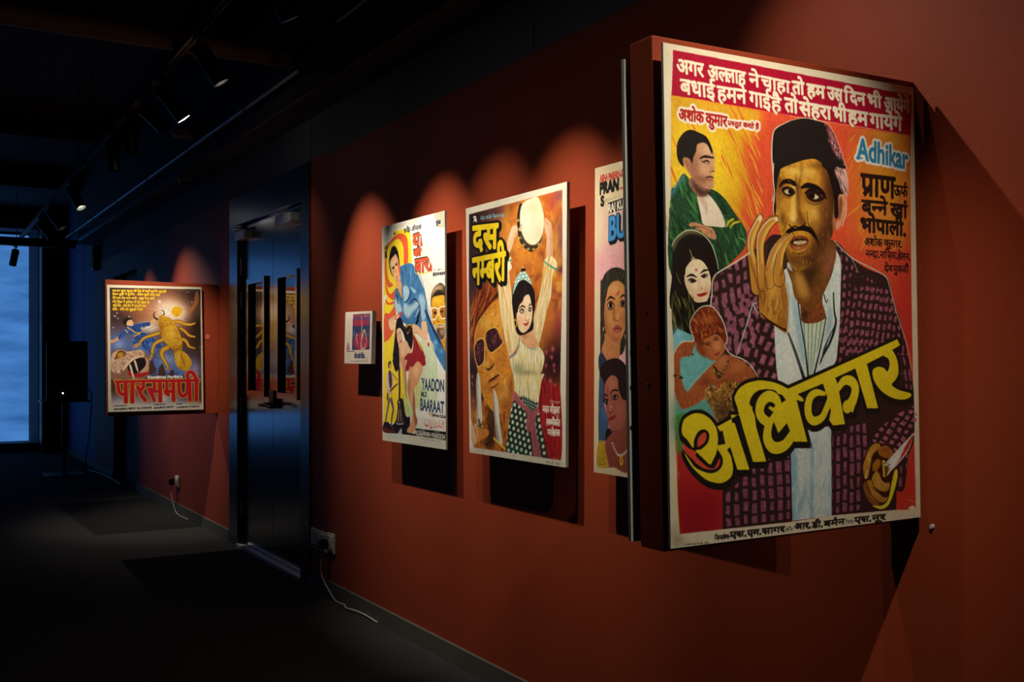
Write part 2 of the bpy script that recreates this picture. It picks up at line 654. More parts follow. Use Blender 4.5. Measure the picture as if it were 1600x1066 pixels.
    # -- run a list of ops
    def run(s, ops):
        q = s.k / 4.0
        for line in ops.strip().split('\n'):
            f = line.split('|')
            op = f[0]
            if op in 'pq':          # polygon: smooth / straight
                P = np.array(f[4].split(), float).reshape(-1, 2) * q
                al, bl, tx = [float(v) for v in f[2:4][0].split()] + [float(f[3])]
                if op == 'p':
                    P = spline(P, True)
                M = s.fillmask(P)
                if f[1] == 'clip':
                    s.clip = np.zeros((s.H, s.W), np.float32)
                    if M:
                        s.clip[M[0]:M[1], M[2]:M[3]] = M[4]
                else:
                    s.put(M, hexc(f[1]), al, bl, tx)
            elif op == 'l':         # brush line, radius per point
                P = np.array(f[4].split(), float).reshape(-1, 2) * q
                w = np.array(f[3].split(), float) * q
                al, bl = [float(v) for v in f[2].split()]
                t0 = np.linspace(0, 1, len(P))
                Q = spline(P, False)
                w = np.interp(np.linspace(0, 1, len(Q)), np.linspace(0, 1, len(w)), w)
                s.put(s.strokemask(Q, np.maximum(w, .45)), hexc(f[1]), al, bl)
            elif op == 'g':         # soft blob: cx cy rx ry angle
                cx, cy, rx, ry, an = [float(v) for v in f[3].split()]
                cx, cy, rx, ry = cx * q, cy * q, rx * q, ry * q
                R = 2.2 * max(rx, ry)
                y0, y1, x0, x1 = s.box(np.array([[cx, cy]]), R)
                if y1 > y0 and x1 > x0:
                    yy = np.arange(y0, y1)[:, None] - cy
                    xx = np.arange(x0, x1)[None] - cx
                    c, n = math.cos(an), math.sin(an)
                    e = ((xx * c + yy * n) / rx) ** 2 + ((yy * c - xx * n) / ry) ** 2
                    s.put((y0, y1, x0, x1, np.exp(-e).astype(np.float32)), hexc(f[1]), float(f[2]))
            elif op == 'x':         # clip off
                s.clip = None
            elif op == 't':         # lettering
                A, B, C = np.array(f[4].split(), float).reshape(3, 2) * q
                s.put(s.text(f[5], A, B, C, float(f[3]) * q), hexc(f[1]), float(f[2]))
            elif op == 'U':         # gather shapes
                s.un = np.zeros((s.H, s.W), np.float32)
            elif op == 'V':         # paint the gathered shapes with an outline and a cast edge
                m, s.un = s.un, None
                r, dx, dy = [float(v) * q for v in f[3].split()]
                if r > 0:
                    o = s.dilate(m, r)
                    n = max(1, int(max(abs(dx), abs(dy)) / max(1., r * .5)))
                    oo = o.copy()
                    for i in range(1, n + 1):
                        sx, sy = int(round(dx * i / n)), int(round(dy * i / n))
                        oo = np.maximum(oo, np.roll(np.roll(o, sy, 0), sx, 1))
                    s.put((0, s.H, 0, s.W, oo), hexc(f[2]))
                s.put((0, s.H, 0, s.W, m), hexc(f[1]), 1, 0, .06)
            elif op == 'c':         # woven check inside the clip: cell, origin, u vec, v vec (mm/4), fill shares
                ox, oy, ux, uy, vx, vy, fu, fv, wob = [float(v) for v in f[3].split()]
                if s.clip is None:
                    continue
                ys, xs = np.where(s.clip > 0)
                if not len(ys):
                    continue
                y0, y1, x0, x1 = ys.min(), ys.max() + 1, xs.min(), xs.max() + 1
                X, Y = np.meshgrid(np.arange(x0, x1) / q - ox, np.arange(y0, y1) / q - oy)
                X = X + wob * (noise2(y1 - y0, x1 - x0, 26 * s.k, s.rng) - .5)
                Y = Y + wob * (noise2(y1 - y0, x1 - x0, 26 * s.k, s.rng) - .5)
                d = ux * vy - uy * vx
                a = (X * vy - Y * vx) / d
                b = (Y * ux - X * uy) / d
                col_i = np.floor(a)
                b = b + .5 * ((np.sin(col_i * 12.9898) * 43758.5) % 1) * .5
                fa, fb = a % 1, b % 1
                h = (np.sin(col_i * 78.2 + np.floor(b) * 37.7) * 43758.5) % 1
                ma = np.clip((fu / 2 * (.8 + .35 * h) - np.abs(fa - .5)) * 12, 0, 1)
                mb = np.clip((fv / 2 * (.85 + .25 * h) - np.abs(fb - .5)) * 14, 0, 1)
                s.put((y0, y1, x0, x1, (ma * mb).astype(np.float32)), hexc(f[1]), float(f[2]), 0, .35)
            elif op == 'd':         # dots inside the clip: origin, u vec, v vec, rx, ry
                ox, oy, ux, uy, vx, vy, rx, ry = [float(v) for v in f[3].split()]
                ys, xs = np.where(s.clip > 0)
                y0, y1, x0, x1 = ys.min(), ys.max() + 1, xs.min(), xs.max() + 1
                X, Y = np.meshgrid(np.arange(x0, x1) / q - ox, np.arange(y0, y1) / q - oy)
                d = ux * vy - uy * vx
                a = (X * vy - Y * vx) / d
                b = (Y * ux - X * uy) / d
                row = np.floor(b)
                a = a + .5 * (row % 2)
                dx = (a % 1 - .5) * math.hypot(ux, uy)
                dy = (b % 1 - .5) * math.hypot(vx, vy)
                m = np.clip((1 - np.sqrt((dx / rx) ** 2 + (dy / ry) ** 2)) * 4, 0, 1)
                s.put((y0, y1, x0, x1, m.astype(np.float32)), hexc(f[1]), float(f[2]), 0, .25)
            elif op == 's':         # loose brush strokes inside the clip: n, length, radius, angle, spread
                cols = [hexc(c) for c in f[1].split()]
                n, ln, rd, an, sp, seed = [float(v) for v in f[3].split()]
                rg = np.random.default_rng(int(seed))
                ys, xs = np.where(s.clip > 0)
                if not len(ys):
                    continue
                for i in range(int(n)):
                    j = rg.integers(len(ys))
                    t = an + sp * rg.normal()
                    l = ln * q * (.4 + rg.random())
                    c, e = xs[j], ys[j]
                    P = np.array([[c - l * math.cos(t) / 2, e - l * math.sin(t) / 2], [c, e], [c + l * math.cos(t) / 2, e + l * math.sin(t) / 2]])
                    r = rd * q * (.5 + rg.random())
                    s.put(s.strokemask(P, np.maximum(np.array([r * .3, r, r * .15]), .4)), cols[rg.integers(len(cols))], float(f[2]))

    def finish(s, seed, fold=(), grain=.05):
        rg = np.random.default_rng(seed)
        n = noise2(s.H, s.W, 40 * s.k, rg) * .5 + noise2(s.H, s.W, 9 * s.k, rg) * .3 + rg.random((s.H, s.W)) * .35
        s.a *= (1 + grain * 1.6 * (n[..., None] - .57))
        for y in fold:                      # worn fold lines
            x = np.arange(s.W)
            yy = (y * s.k + 2 * s.k * np.sin(x / s.W * 3 + seed) + 1.2 * (rg.random(s.W) - .5)).astype(int).clip(1, s.H - 2)
            w = (noise2(1, s.W, 12 * s.k, rg)[0] ** 2 * .55)[:, None]
            s.a[yy, x] += (hexc('e8e0cc') - s.a[yy, x]) * w
            s.a[yy + 1, x] += (hexc('e8e0cc') - s.a[yy + 1, x]) * w * .6
            s.a[yy - 1, x] *= 1 - w * .25
        return np.clip(s.a, 0, 1)

ART = {}
ART['adhikar'] = '''
q|dd5232|1 0|0.12|100 49 3004 78 2966 755 2957 1968 2962 3178 2969 4002 88 3967 62 3064 57 2031 56 997
q|clip|1 0|0|100 49 3004 78 2966 755 2957 1968 2962 3178 2969 4002 88 3967 62 3064 57 2031 56 997
g|a81c24|0.95|263 3758 639 489 0
g|8e1420|0.6|260 3905 319 293 0
g|b8242a|0.7|207 3363 380 243 0
g|c23024|0.8|2863 3739 339 676 0
g|c02c28|0.8|2898 2309 306 792 0
x
q|clip|1 0|0|71 397 2830 488 2781 2499 30 2485
p|e0a820|1 14|0.12|64 388 485 417 941 447 1036 539 937 652 825 764 848 966 830 1170 758 1357 648 1484 49 1806 17 936
p|f2cc2e|1 22|0.12|85 638 364 649 612 684 661 880 657 1082 599 1286 310 1403 48 1224
p|d8a428|1 6|0.12|70 426 459 440 996 451 968 495 483 537 86 541
s|e06a34 dd5232 d8502e|0.75|46 261 9.0 1.0 0.12 3
x
q|clip|1 0|0|612 644 996 482 1058 1463 756 1478 552 989
s|e8b82c e0a02c dd5a34|0.8|70 241 8.0 1.0 0.1 5
x
q|clip|1 0|0|2078 470 2968 471 2967 1552 2053 1591
g|e0a528|0.9|2597 920 430 290 0
g|e6b830|0.7|2690 498 385 180 0
g|dca030|0.7|2587 1322 396 223 0
s|e8b82c e09a2c d85a30|0.6|80 218 7.6 2.2 0.15 9
x
q|a80f2e|1 0|0.12|100 49 3004 78 2970 461 2338 454 1373 441 76 420
q|f0d8b0|0.5 0|0.12|1373 454 1373 450 2960 460 2960 466
t|ece2c4|1|5.9|136 120 416 122 134 230|अगर
t|ece2c4|1|6.0|462 126 879 132 460 234|अल्~लाह
t|ece2c4|1|6.1|917 135 1039 138 915 237|ने
t|ece2c4|1|6.2|1056 138 1397 147 1054 239|चाहा
t|ece2c4|1|5.9|164 280 527 285 162 394|बधाई
t|ece2c4|1|6.0|551 288 876 285 548 406|हमने
t|ece2c4|1|6.1|910 290 1156 297 908 408|गाई
t|ece2c4|1|6.2|1160 307 1281 309 1158 423|है
t|ece2c4|1|6.3|1322 296 1478 301 1319 413|तो
t|ece2c4|1|6.3|1423 139 1567 136 1421 246|तो
t|ece2c4|1|6.4|1602 141 1826 141 1600 245|हम
t|ece2c4|1|6.5|1858 137 2049 141 1855 242|उस
t|ece2c4|1|6.5|2073 144 2349 143 2071 251|िदन
t|ece2c4|1|6.7|2384 141 2569 143 2381 247|भी
t|ece2c4|1|6.7|2609 143 2971 135 2606 255|आयेंगे
t|ece2c4|1|6.3|1495 312 1890 315 1493 426|सेहरा
t|ece2c4|1|6.5|1915 311 2088 312 1912 428|भी
t|ece2c4|1|6.6|2104 316 2370 314 2101 436|हम
t|ece2c4|1|6.7|2396 317 2848 308 2393 441|गायेंगे
U
t|000000|1|3.9|147 524 392 529 145 610|अशोक
t|000000|1|4.0|413 533 648 534 411 620|कुमार
t|000000|1|2.0|651 567 1005 565 651 604|प%स~तुत करते हैं
V|b0231f|efe6d2|18.5 0.0 0.0
U
t|000000|1|6.6|2211 562 2931 595 2207 750|Adhikar
q|000000|1 0|0.12|2190 731 2277 734 2277 749 2190 745
V|2f83ad|e9e6d6|22.4 0.0 0.0
t|2a1a16|1|9.9|2258 882 2730 883 2253 1071|प%ाण
t|2a1a16|1|4.5|2712 951 2917 950 2710 1043|ऊफ^
t|2a1a16|1|7.7|2265 1119 2612 1118 2262 1237|बन~ने
t|2a1a16|1|7.9|2655 1126 2913 1125 2652 1245|खां
t|2a1a16|1|8.8|2252 1284 2880 1295 2249 1403|भोपाली.
t|2a1a16|1|2.2|2300 1461 2538 1464 2298 1527|अशोक
t|2a1a16|1|2.2|2561 1463 2825 1465 2559 1523|कुमार.
t|2a1a16|1|2.2|2313 1574 2496 1575 2312 1634|नन~दा.
t|2a1a16|1|2.2|2507 1575 2750 1574 2506 1636|नािज़मा.
t|2a1a16|1|2.3|2757 1577 2946 1578 2755 1639|हेलन.
t|2a1a16|1|2.2|2562 1697 2681 1698 2560 1757|देव
t|2a1a16|1|2.2|2691 1698 2921 1695 2689 1761|मुकजी^
p|24482c|1 0|0.35|54 1230 99 1159 171 1046 227 1071 315 1172 470 1151 601 1212 732 1344 838 1460 852 1540 821 1623 724 1708 616 1782 469 1857 48 1870
p|clip|1 0|0|56 1152 100 1139 171 1046 227 1071 315 1172 470 1151 601 1212 732 1344 838 1460 852 1540 821 1623 724 1708 616 1782 469 1857 48 1870
s|3c7a3e 4d8f45 2f6434 183420 16301f|0.75|110 200 11.0 1.0 0.35 11
p|4a8cb4|0.8 4|0.12|48 1220 100 1139 171 1046 183 1074 125 1147 73 1228
l|c8c030|1 0|5.8 10.4 8.1|622 1451 650 1410 704 1381
l|c8c030|1 0|4.6 10.5 7.0|669 1454 703 1417 771 1398
l|79b044|0.8 0|4.7 9.4 4.7|768 1534 822 1552 835 1582
l|12261a|0.8 0|4.5 7.9 4.5|314 1182 349 1367 367 1435
l|12261a|0.7 0|3.4 8.0 4.6|496 1159 599 1282 624 1381
l|3a1a18|0.7 0|5.7 6.9 5.7|508 1557 565 1654 603 1743
x
p|e9d8bf|1 0|0.08|316 1217 379 1193 443 1203 533 1286 591 1373 605 1452 477 1454 374 1445 349 1367
p|c9a98c|0.8 3|0.12|316 1217 366 1198 409 1304 404 1324
l|8a7058|0.6 0|2.3 3.4 2.3|411 1215 412 1314 404 1364
p|c58a66|1 0|0.2|226 1453 271 1433 373 1450 477 1479 512 1547 488 1563 436 1551 385 1524 347 1501 283 1489 309 1468 245 1467
p|6a3a28|0.7 3|0.12|251 1491 346 1506 410 1542 385 1524 334 1492
l|7a4a34|0.7 0|2.2 3.9 2.8|270 1461 360 1470 463 1500
g|d8b020|0.9|375 1509 12 9 0
p|9a6650|1 0|0.2|233 1110 314 1212 391 1216 444 1163 472 1082 317 1034
p|3a2622|0.85 4|0.12|265 1087 353 1160 470 1166 443 1193 352 1209 289 1164
p|cf9a72|1 0|0.15|303 793 387 770 477 826 502 904 495 954 500 1004 454 1012 486 1030 483 1065 492 1094 486 1134 451 1152 380 1142 303 1098 240 1044 204 979 192 931
p|clip|1 0|0|303 793 387 770 477 826 502 904 495 954 500 1004 454 1012 486 1030 483 1065 492 1094 486 1134 451 1152 380 1142 303 1098 240 1044 204 979 192 931
p|8a5840|0.75 12|0.12|283 814 320 910 344 1006 380 1102 470 1155 315 1127 228 1035 192 921
g|e6bc96|0.8|425 821 52 49 0
g|e0b088|0.7|383 993 51 49 0
g|7a4632|0.5|362 1074 77 29 0
x
p|211a18|1 0|0.12|118 859 132 780 196 705 260 681 337 696 414 723 458 778 483 836 470 857 426 791 380 776 322 796 308 852 281 903 270 953 255 935 237 917 199 912 179 932 185 986 147 964 123 917
p|b8805e|1 3|0.12|177 932 199 912 233 927 242 975 210 1003 191 970
l|5a3626|0.7 0|2.2 3.4 1.7|198 930 219 958 214 988
l|1f1613|1 0|5.7 11.3 6.8|346 907 398 888 489 890
l|2a1c18|1 0|4.5 7.9 4.5|371 933 423 921 446 938
l|3a241e|0.7 0|2.3 3.4 2.3|358 918 377 934 429 952
l|50302a|1 0|3.4 4.6|447 1008 494 1002
l|1f1613|1 0|3.4 6.8 4.5|401 1059 446 1050 485 1055
l|8c3c34|0.8 0|2.8 4.6|413 1072 472 1076
l|6a4434|0.6 0|1.7 2.3 2.9|448 948 467 981 497 1002
p|1c1714|1 0|0.2|75 1617 129 1556 219 1503 308 1508 410 1552 474 1638 517 1746 533 1825 482 1887 461 1957 459 2022 444 2136 55 2161 54 1870
p|8a8a50|0.8 3|0.12|75 1617 129 1556 219 1503 308 1508 384 1543 307 1527 205 1533 116 1596 77 1675
p|f0d8b0|1 0|0.1|211 1758 303 1732 367 1752 418 1809 445 1878 448 1957 426 2037 389 2092 334 2123 271 2070 215 2002 179 1915 185 1817
p|clip|1 0|0|211 1758 303 1732 367 1752 418 1809 445 1878 448 1957 426 2037 389 2092 334 2123 271 2070 215 2002 179 1915 185 1817
p|c8825c|0.8 10|0.12|180 1866 203 1963 259 2050 334 2123 245 2099 172 1964
g|d89a70|0.4|336 2019 51 39 0
g|f8e8c8|0.6|302 1813 64 39 0
g|d8886a|0.5|401 1988 38 39 0
x
p|201511|1 0|0.12|180 1866 194 1807 252 1746 316 1729 380 1741 431 1799 469 1857 535 1835 434 1650 255 1609 114 1674 98 1869
l|1a1210|1 0|5.6 11.1 4.5|201 1877 250 1862 300 1880
l|1a1210|1 0|4.5 10.2 5.6|340 1846 379 1822 420 1817
p|2a1c16|1 0|0.12|211 1904 252 1888 300 1910 251 1928
p|2a1c16|1 0|0.12|342 1871 381 1848 420 1859 380 1885
g|f4e6d0|0.9|230 1909 10 5 0
g|f4e6d0|0.9|397 1862 9 5 0
l|9a5a40|0.7 0|1.7 2.8 3.4|316 1891 327 1950 357 1969 334 1978
p|b02828|1 0|0.12|298 2022 343 2011 404 2000 398 2020 336 2039
p|7e1f1e|0.9 0|0.12|304 2024 349 2017 401 2004 349 2025
g|c01c1c|0.95|295 1818 11 11 0
l|e8d8a0|1 0|2.2 2.2 2.8|235 1659 255 1707 268 1726
g|f0e4b8|1|268 1734 20 15 0
g|8a6a30|0.8|268 1734 8 6 0
l|9a9048|0.8 0|2.2 3.3 1.7|98 1849 122 1907 147 1940
l|e8dcc0|0.9 0|2.8 4.4 4.4 3.3|59 1637 78 1597 129 1546 206 1503 295 1501 385 1538 461 1609 511 1716 533 1805
p|17160f|1 0|0.2|60 2031 221 2027 296 2085 452 2082 449 2221 240 2350 137 2419 101 2361 57 2351
p|clip|1 0|0|60 2012 221 2008 296 2085 268 2223 240 2350 137 2419 101 2361 57 2351
s|6a6630 8a8440 3a3c20 0e0d0a|0.7|60 130 6.0 1.35 0.2 21
x
p|d8a078|0.0 0|0.12|284 2050 334 2118 389 2087 426 2037 419 2106 347 2147
p|33211f|1 0|0.12|438 2453 444 2116 470 1932 535 1840 697 1749 882 1651 1042 1572 1185 1483 1545 1549 1900 1506 2114 1643 2308 1734 2576 1802 2646 1890 2676 2012 2772 2190 2867 2461 2945 2756 2968 2915 2961 3324 2876 3478 2800 3789 2686 3798 2585 3729 1797 3632 792 3667 715 3460
q|33211f|1 0|0.12|551 3970 549 3641 661 3489 1954 3462 2694 3772 2689 3979 1829 3961 1296 3975
p|clip|1 0|0|466 2022 481 1936 548 1850 696 1761 881 1663 963 2011 968 2455 734 2514 629 2434 451 2116
c|96566c|1|534 1885 83 -24 16 117 0.62 0.74 26
x
p|clip|1 0|0|466 2022 963 2011 1003 2113 907 2094 721 2520 628 2500 605 2319 529 2150 464 2112
c|94546a|1|531 2051 96 -30 43 107 0.62 0.76 24
x
p|clip|1 0|0|934 2104 1029 2174 1168 2255 1317 2316 1291 2524 1264 2763 1060 2718 734 2520
c|a45c72|1|959 2205 88 30 -60 111 0.6 0.74 18
x
p|clip|1 0|0|1923 1532 2114 1653 2221 1780 2654 1975 2809 2460 2892 2529 2047 2523 1978 2134 1988 1680
c|9a5468|1|2019 1700 71 6 -11 80 0.52 0.62 24
x
p|33211f|1 4|0.12|2062 1840 2252 1801 2315 1865 2218 1923 2092 1893
p|clip|1 0|0|2250 1918 2637 1975 2733 2141 2829 2354 2727 2400 2077 2573 1920 2636 1961 2205
c|9a5468|1|1981 2022 73 5 -20 85 0.5 0.62 20
x
p|clip|1 0|0|2775 2501 2843 2467 2953 2831 2818 2805
c|9a5068|1|2791 2512 67 23 14 135 0.5 0.8 20
x
q|clip|1 0|0|583 3684 794 3548 1017 3409 1338 3385 1317 3946 578 3953
c|8c4c62|1|657 3649 99 3 3 112 0.6 0.84 16
x
q|clip|1 0|0|1854 3199 2284 3152 2311 3372 2226 3608 2234 3937 1837 3947
c|8c4c62|1|1884 3235 86 6 -3 126 0.62 0.86 14
x
p|clip|1 0|0|2377 3321 2477 3204 2948 3019 2977 3247 2804 3352 2635 3456 2506 3349
c|a85f72|1|2411 3223 100 38 -56 55 0.66 0.7 26
x
p|clip|1 0|0|2707 3561 2869 3469 2778 3756 2694 3750
c|8a4a5c|1|2699 3538 100 6 -3 123 0.5 0.7 20
x
p|e3e0c2|1 0|0.12|1480 2226 1793 2207 1742 2442 1631 2728 1542 2726
q|clip|1 0|0|1472 2226 1793 2207 1750 2442 1634 2717 1550 2716
l|6fae9e|0.9 0|9.3 8.1 4.4|1521 2220 1533 2484 1554 2737
l|6fae9e|0.9 0|9.4 8.1 4.4|1574 2220 1571 2484 1570 2737
l|6fae9e|0.9 0|9.4 8.2 4.4|1627 2219 1610 2484 1586 2738
l|6fae9e|0.9 0|9.5 8.2 4.4|1681 2219 1648 2484 1602 2738
l|6fae9e|0.9 0|9.5 8.2 4.4|1735 2218 1687 2485 1619 2738
l|6fae9e|0.9 0|9.5 8.3 4.5|1790 2218 1726 2485 1635 2739
x
p|8a4a22|1 0|0.35|1442 1959 1753 1951 1794 2164 1732 2224 1612 2246 1494 2226 1454 2085
g|3a1c12|0.7|1525 2157 73 63 0
g|b8662c|0.6|1631 2060 74 63 0
g|2a150f|0.7|1737 1984 60 64 0
p|clip|1 0|0|1448 2001 1783 1994 1793 2186 1612 2246 1494 2226
s|4a2412 2f1810 b06a30|0.7|70 43 3.3 1.7 0.5 8
x
p|d9e4dc|1 0|0.12|1322 1732 1400 1803 1463 1937 1486 2210 1511 2421 1548 2726 1415 2782 1263 2794 1257 2628 1309 2347 1346 2107
p|d9e4dc|1 0|0.12|1891 1555 1936 1596 1985 1691 1984 1864 1978 1989 1967 2231 1937 2458 1890 2608 1638 2754 1656 2605 1697 2457 1776 2265 1825 2125 1767 1994 1831 1879 1895 1737
p|d9e4dc|1 0|0.12|1301 1779 1373 1777 1426 2001 1479 2246 1504 2456 1543 2667 1409 2770 1208 2766 1169 1939
p|d9e4dc|1 0|0.12|1768 1972 1851 1992 1930 2216 1915 2313 1882 2620 1616 2717 1713 2421 1793 2207 1751 2058
l|1f2528|1 0|7.7 10.3 15.4 11.6 3.9|1890 1970 1898 2131 1917 2238 1849 2400 1740 2549 1711 2612
p|24333a|0.95 0|0.12|1922 2238 1819 2400 1731 2591 1757 2474 1835 2346
l|1f2528|1 0|5.1 6.4 3.8|1782 2026 1768 1983 1796 2057 1820 2025
p|8fb4c4|0.8 5|0.12|1827 2057 1870 2163 1852 2282 1774 2378 1823 2207
l|1f2528|1 0|11.0 15.9 18.4|1332 2337 1415 2504 1513 2726
l|1f2528|1 0|8.7 8.7 9.9 11.1|1441 2001 1480 2231 1533 2473 1569 2727
p|8fb9cc|0.85 6|0.12|1375 2002 1425 2064 1492 2347 1530 2589 1487 2547 1420 2263
l|24333a|1 0|6.4 8.9 11.5|1793 2196 1727 2442 1631 2717
p|eef0e6|0.7 10|0.12|1304 2316 1359 2441 1455 2672 1322 2775 1242 2524
q|cfdad4|1 0|0.12|1554 3186 1840 3161 1829 3963 1347 3969 1342 3354 1375 3337 1610 3349
q|clip|1 0|0|1554 3186 1840 3161 1829 3963 1347 3969 1342 3354
p|7fb0c6|0.8 6|0.12|1342 3354 1396 3357 1419 3641 1386 3847 1475 3750 1523 3595 1504 3794 1383 3972 1325 3967
p|8fb9c9|0.9 3|0.12|1588 3336 1617 3358 1604 3949 1559 3946
p|9cc0cc|0.5 8|0.12|1816 3198 1846 3199 1829 3968 1738 3961 1805 3667
s|9cc4d2 e6ebe2 86b4c8|0.5|40 130 8.6 1.6 0.25 4
x
p|7a4a20|1 0|0.25|1316 1758 1431 1785 1793 1538 1907 1532 1920 1661 1831 1868 1752 1994 1599 2139 1425 2037 1371 1881
p|3a2012|0.9 10|0.12|1345 1725 1519 1772 1729 1711 1635 1874 1573 1998 1516 1888 1402 1797
p|c9923e|0.9 8|0.12|1402 1797 1503 1814 1575 1928 1587 2013 1455 2001
p|a05a4c|0.7 8|0.12|1805 1666 1899 1565 1904 1662 1833 1793 1771 1848
p|d2922c|1 0|0.22|1211 915 1284 857 1415 794 1562 770 1756 774 1845 848 1918 987 1933 1126 1912 1246 1909 1375 1845 1518 1736 1651 1615 1730 1466 1788 1379 1760 1323 1678 1269 1535 1222 1413 1189 1300 1199 1144 1195 1020
p|clip|1 0|0|1211 915 1284 857 1415 794 1562 770 1756 774 1845 848 1918 987 1933 1126 1912 1246 1909 1375 1845 1518 1736 1651 1615 1730 1466 1788 1379 1760 1323 1678 1269 1535 1222 1413 1189 1300 1199 1144 1195 1020
p|7a4520|0.85 14|0.12|1739 840 1921 879 1932 1201 1909 1375 1845 1518 1690 1674 1540 1754 1602 1604 1681 1430 1714 1300 1625 1242 1747 1160 1781 997
p|4a2814|0.6 10|0.12|1211 936 1267 984 1243 1089 1263 1171 1231 1298 1192 1145
s|5a3014 e6b850 a06828 dca444|0.35|90 70 5.0 1.2 0.5 6
p|6a3c1a|0.75 9|0.12|1695 790 1767 945 1772 1051 1823 1155 1745 1235 1766 1319 1711 1428 1633 1581 1540 1754 1735 1673 1924 1417 1934 1093 1921 879
p|2e190e|0.6 7|0.12|1859 884 1934 1093 1912 1375 1845 1518 1817 1423 1867 1205 1825 1047
g|ecc254|0.9|1426 929 146 52 0
g|f0cc66|0.6|1603 915 74 42 0
g|7a4a1e|0.5|1500 897 23 63 0
g|7a4a1e|0.4|1355 883 87 14 0
g|6a3e1a|0.5|1679 856 90 31 0
g|6a3c1a|0.6|1244 1048 42 62 0
g|5a3216|0.75|1314 1105 86 52 0
g|5a3216|0.8|1658 1113 149 74 0
g|4a2812|0.6|1453 1064 38 73 0
p|f0cc66|0.9 5|0.12|1388 1037 1427 1055 1433 1181 1432 1317 1388 1362 1360 1321 1380 1184
p|5e3416|0.8 5|0.12|1441 1044 1481 1083 1478 1230 1535 1332 1548 1384 1489 1398 1461 1336 1446 1211
g|8a5424|0.8|1475 1357 58 37 0
g|f4d880|0.9|1396 1335 32 27 0
g|ecc25a|0.8|1643 1273 65 63 0
g|d89c40|0.7|1275 1243 37 62 0
g|e2b04c|0.5|1574 1224 29 31 0
g|4a2812|0.6|1273 1347 37 72 0
g|6a3a18|0.6|1636 1432 44 85 0
g|3c2010|0.7|1541 1691 162 38 0
g|c48a3c|0.7|1490 1698 73 25 0
g|7a4820|0.6|1353 1656 57 62 0
g|e8a890|0.6|1898 1333 21 86 0
g|c88a5c|0.5|1831 1465 21 53 0
x
l|180e0a|1 0|7.3 18.3 23.2 22.0 8.5|1239 1071 1287 1028 1352 1017 1410 1031 1438 1050
l|180e0a|1 0|12.5 24.9 22.5 15.0 5.0|1504 1060 1578 1036 1689 1049 1771 1089 1808 1140
p|2c180c|1 0|0.12|1264 1093 1315 1065 1387 1071 1425 1113 1364 1149 1299 1137
p|bfae8a|1 0|0.12|1295 1104 1336 1087 1379 1098 1358 1127 1315 1126
p|140c0a|1 0|0.12|1339 1101 1359 1083 1382 1096 1373 1122 1350 1123
l|140c0a|1 0|3.7 7.3 4.9|1271 1094 1329 1071 1401 1084
l|8a5a28|0.7 0|2.4 4.3 2.4|1277 1149 1334 1166 1407 1140
p|2c180c|1 0|0.12|1547 1110 1614 1071 1718 1096 1805 1118 1747 1160 1657 1178 1583 1155
p|c4b28c|1 0|0.12|1601 1129 1646 1103 1710 1125 1687 1147 1630 1151
p|140c0a|1 0|0.12|1595 1127 1623 1102 1661 1108 1657 1144 1620 1151
g|f0e6d0|0.9|1676 1133 18 9 0
l|140c0a|1 0|5.0 8.8 7.5 3.8|1540 1105 1607 1069 1704 1086 1801 1115
l|c08c40|0.7 0|3.1 6.3 3.1|1574 1198 1656 1219 1746 1197
l|3a1f10|0.7 0|2.5 5.0 2.5|1560 1174 1649 1198 1754 1175
l|3a1f10|0.7 0|5.0 3.7 1.9|1424 1019 1437 981 1429 939
l|3a1f10|0.7 0|5.0 3.7 1.9|1483 1019 1484 977 1502 944
l|22120b|1 0|4.9 8.6 6.2 9.8 7.4 3.7|1347 1390 1380 1414 1419 1400 1467 1412 1533 1383 1549 1352
l|2a160c|0.85 0|2.5 5.6 6.3 3.1|1569 1267 1581 1372 1648 1442 1711 1567
l|2a160c|0.6 0|2.5 4.3 2.5|1331 1323 1300 1408 1277 1472
p|150d0a|1 0|0.12|1305 1456 1372 1415 1438 1418 1533 1391 1622 1412 1687 1478 1720 1575 1664 1503 1584 1448 1474 1438 1379 1457 1324 1490
p|8a4424|1 1|0.12|1359 1512 1443 1484 1546 1484 1589 1524 1529 1588 1426 1609 1363 1585
p|260e0a|1 0|0.12|1376 1532 1457 1507 1554 1509 1568 1535 1471 1561 1389 1560
p|e0cca0|0.9 0|0.12|1398 1541 1428 1531 1552 1523 1545 1543 1471 1559 1407 1555
l|7a5a3c|0.7 0|1.9 1.9|1442 1531 1442 1558
l|7a5a3c|0.7 0|1.9 1.9|1486 1529 1486 1556
p|b87048|0.9 2|0.12|1389 1579 1470 1582 1553 1559 1514 1591 1426 1605
g|d89a70|0.7|1441 1590 29 7 0
l|2a140c|0.7 0|2.5 5.6 2.5|1389 1634 1469 1639 1543 1612
p|clip|1 0|0|1211 915 1284 857 1415 794 1562 770 1756 774 1845 848 1918 987 1933 1126 1912 1246 1909 1375 1845 1518 1736 1651 1615 1730 1466 1788 1379 1760 1323 1678 1269 1535 1222 1413 1189 1300 1199 1144 1195 1020
p|4a2a14|0.55 9|0.12|1295 1648 1396 1654 1543 1627 1695 1472 1848 1378 1845 1518 1736 1651 1615 1730 1466 1788 1379 1760
s|e89a28 c87020 f0c048 8a4a18|0.4|70 50 6.0 1.3 0.6 66
x
p|d89a6a|1 0|0.15|1954 1092 2008 1077 2054 1118 2043 1248 1986 1371 1932 1406 1925 1353 1957 1286
p|7a3a28|0.8 3|0.12|1969 1134 2000 1110 2014 1196 1972 1318 1957 1286
l|f0dcc8|1 0|3.3 5.2 3.3|2062 1117 2059 1237 2010 1370
p|1c1311|1 0|0.12|1754 839 1862 776 1952 839 2011 958 2024 1076 1962 1102 1957 1286 1911 1289 1907 1149 1857 970 1814 887
p|d8a49c|1 3|0.12|1955 725 2015 806 2075 888 2091 1006 2078 1094 2032 1087 1980 982 1920 900 1937 834
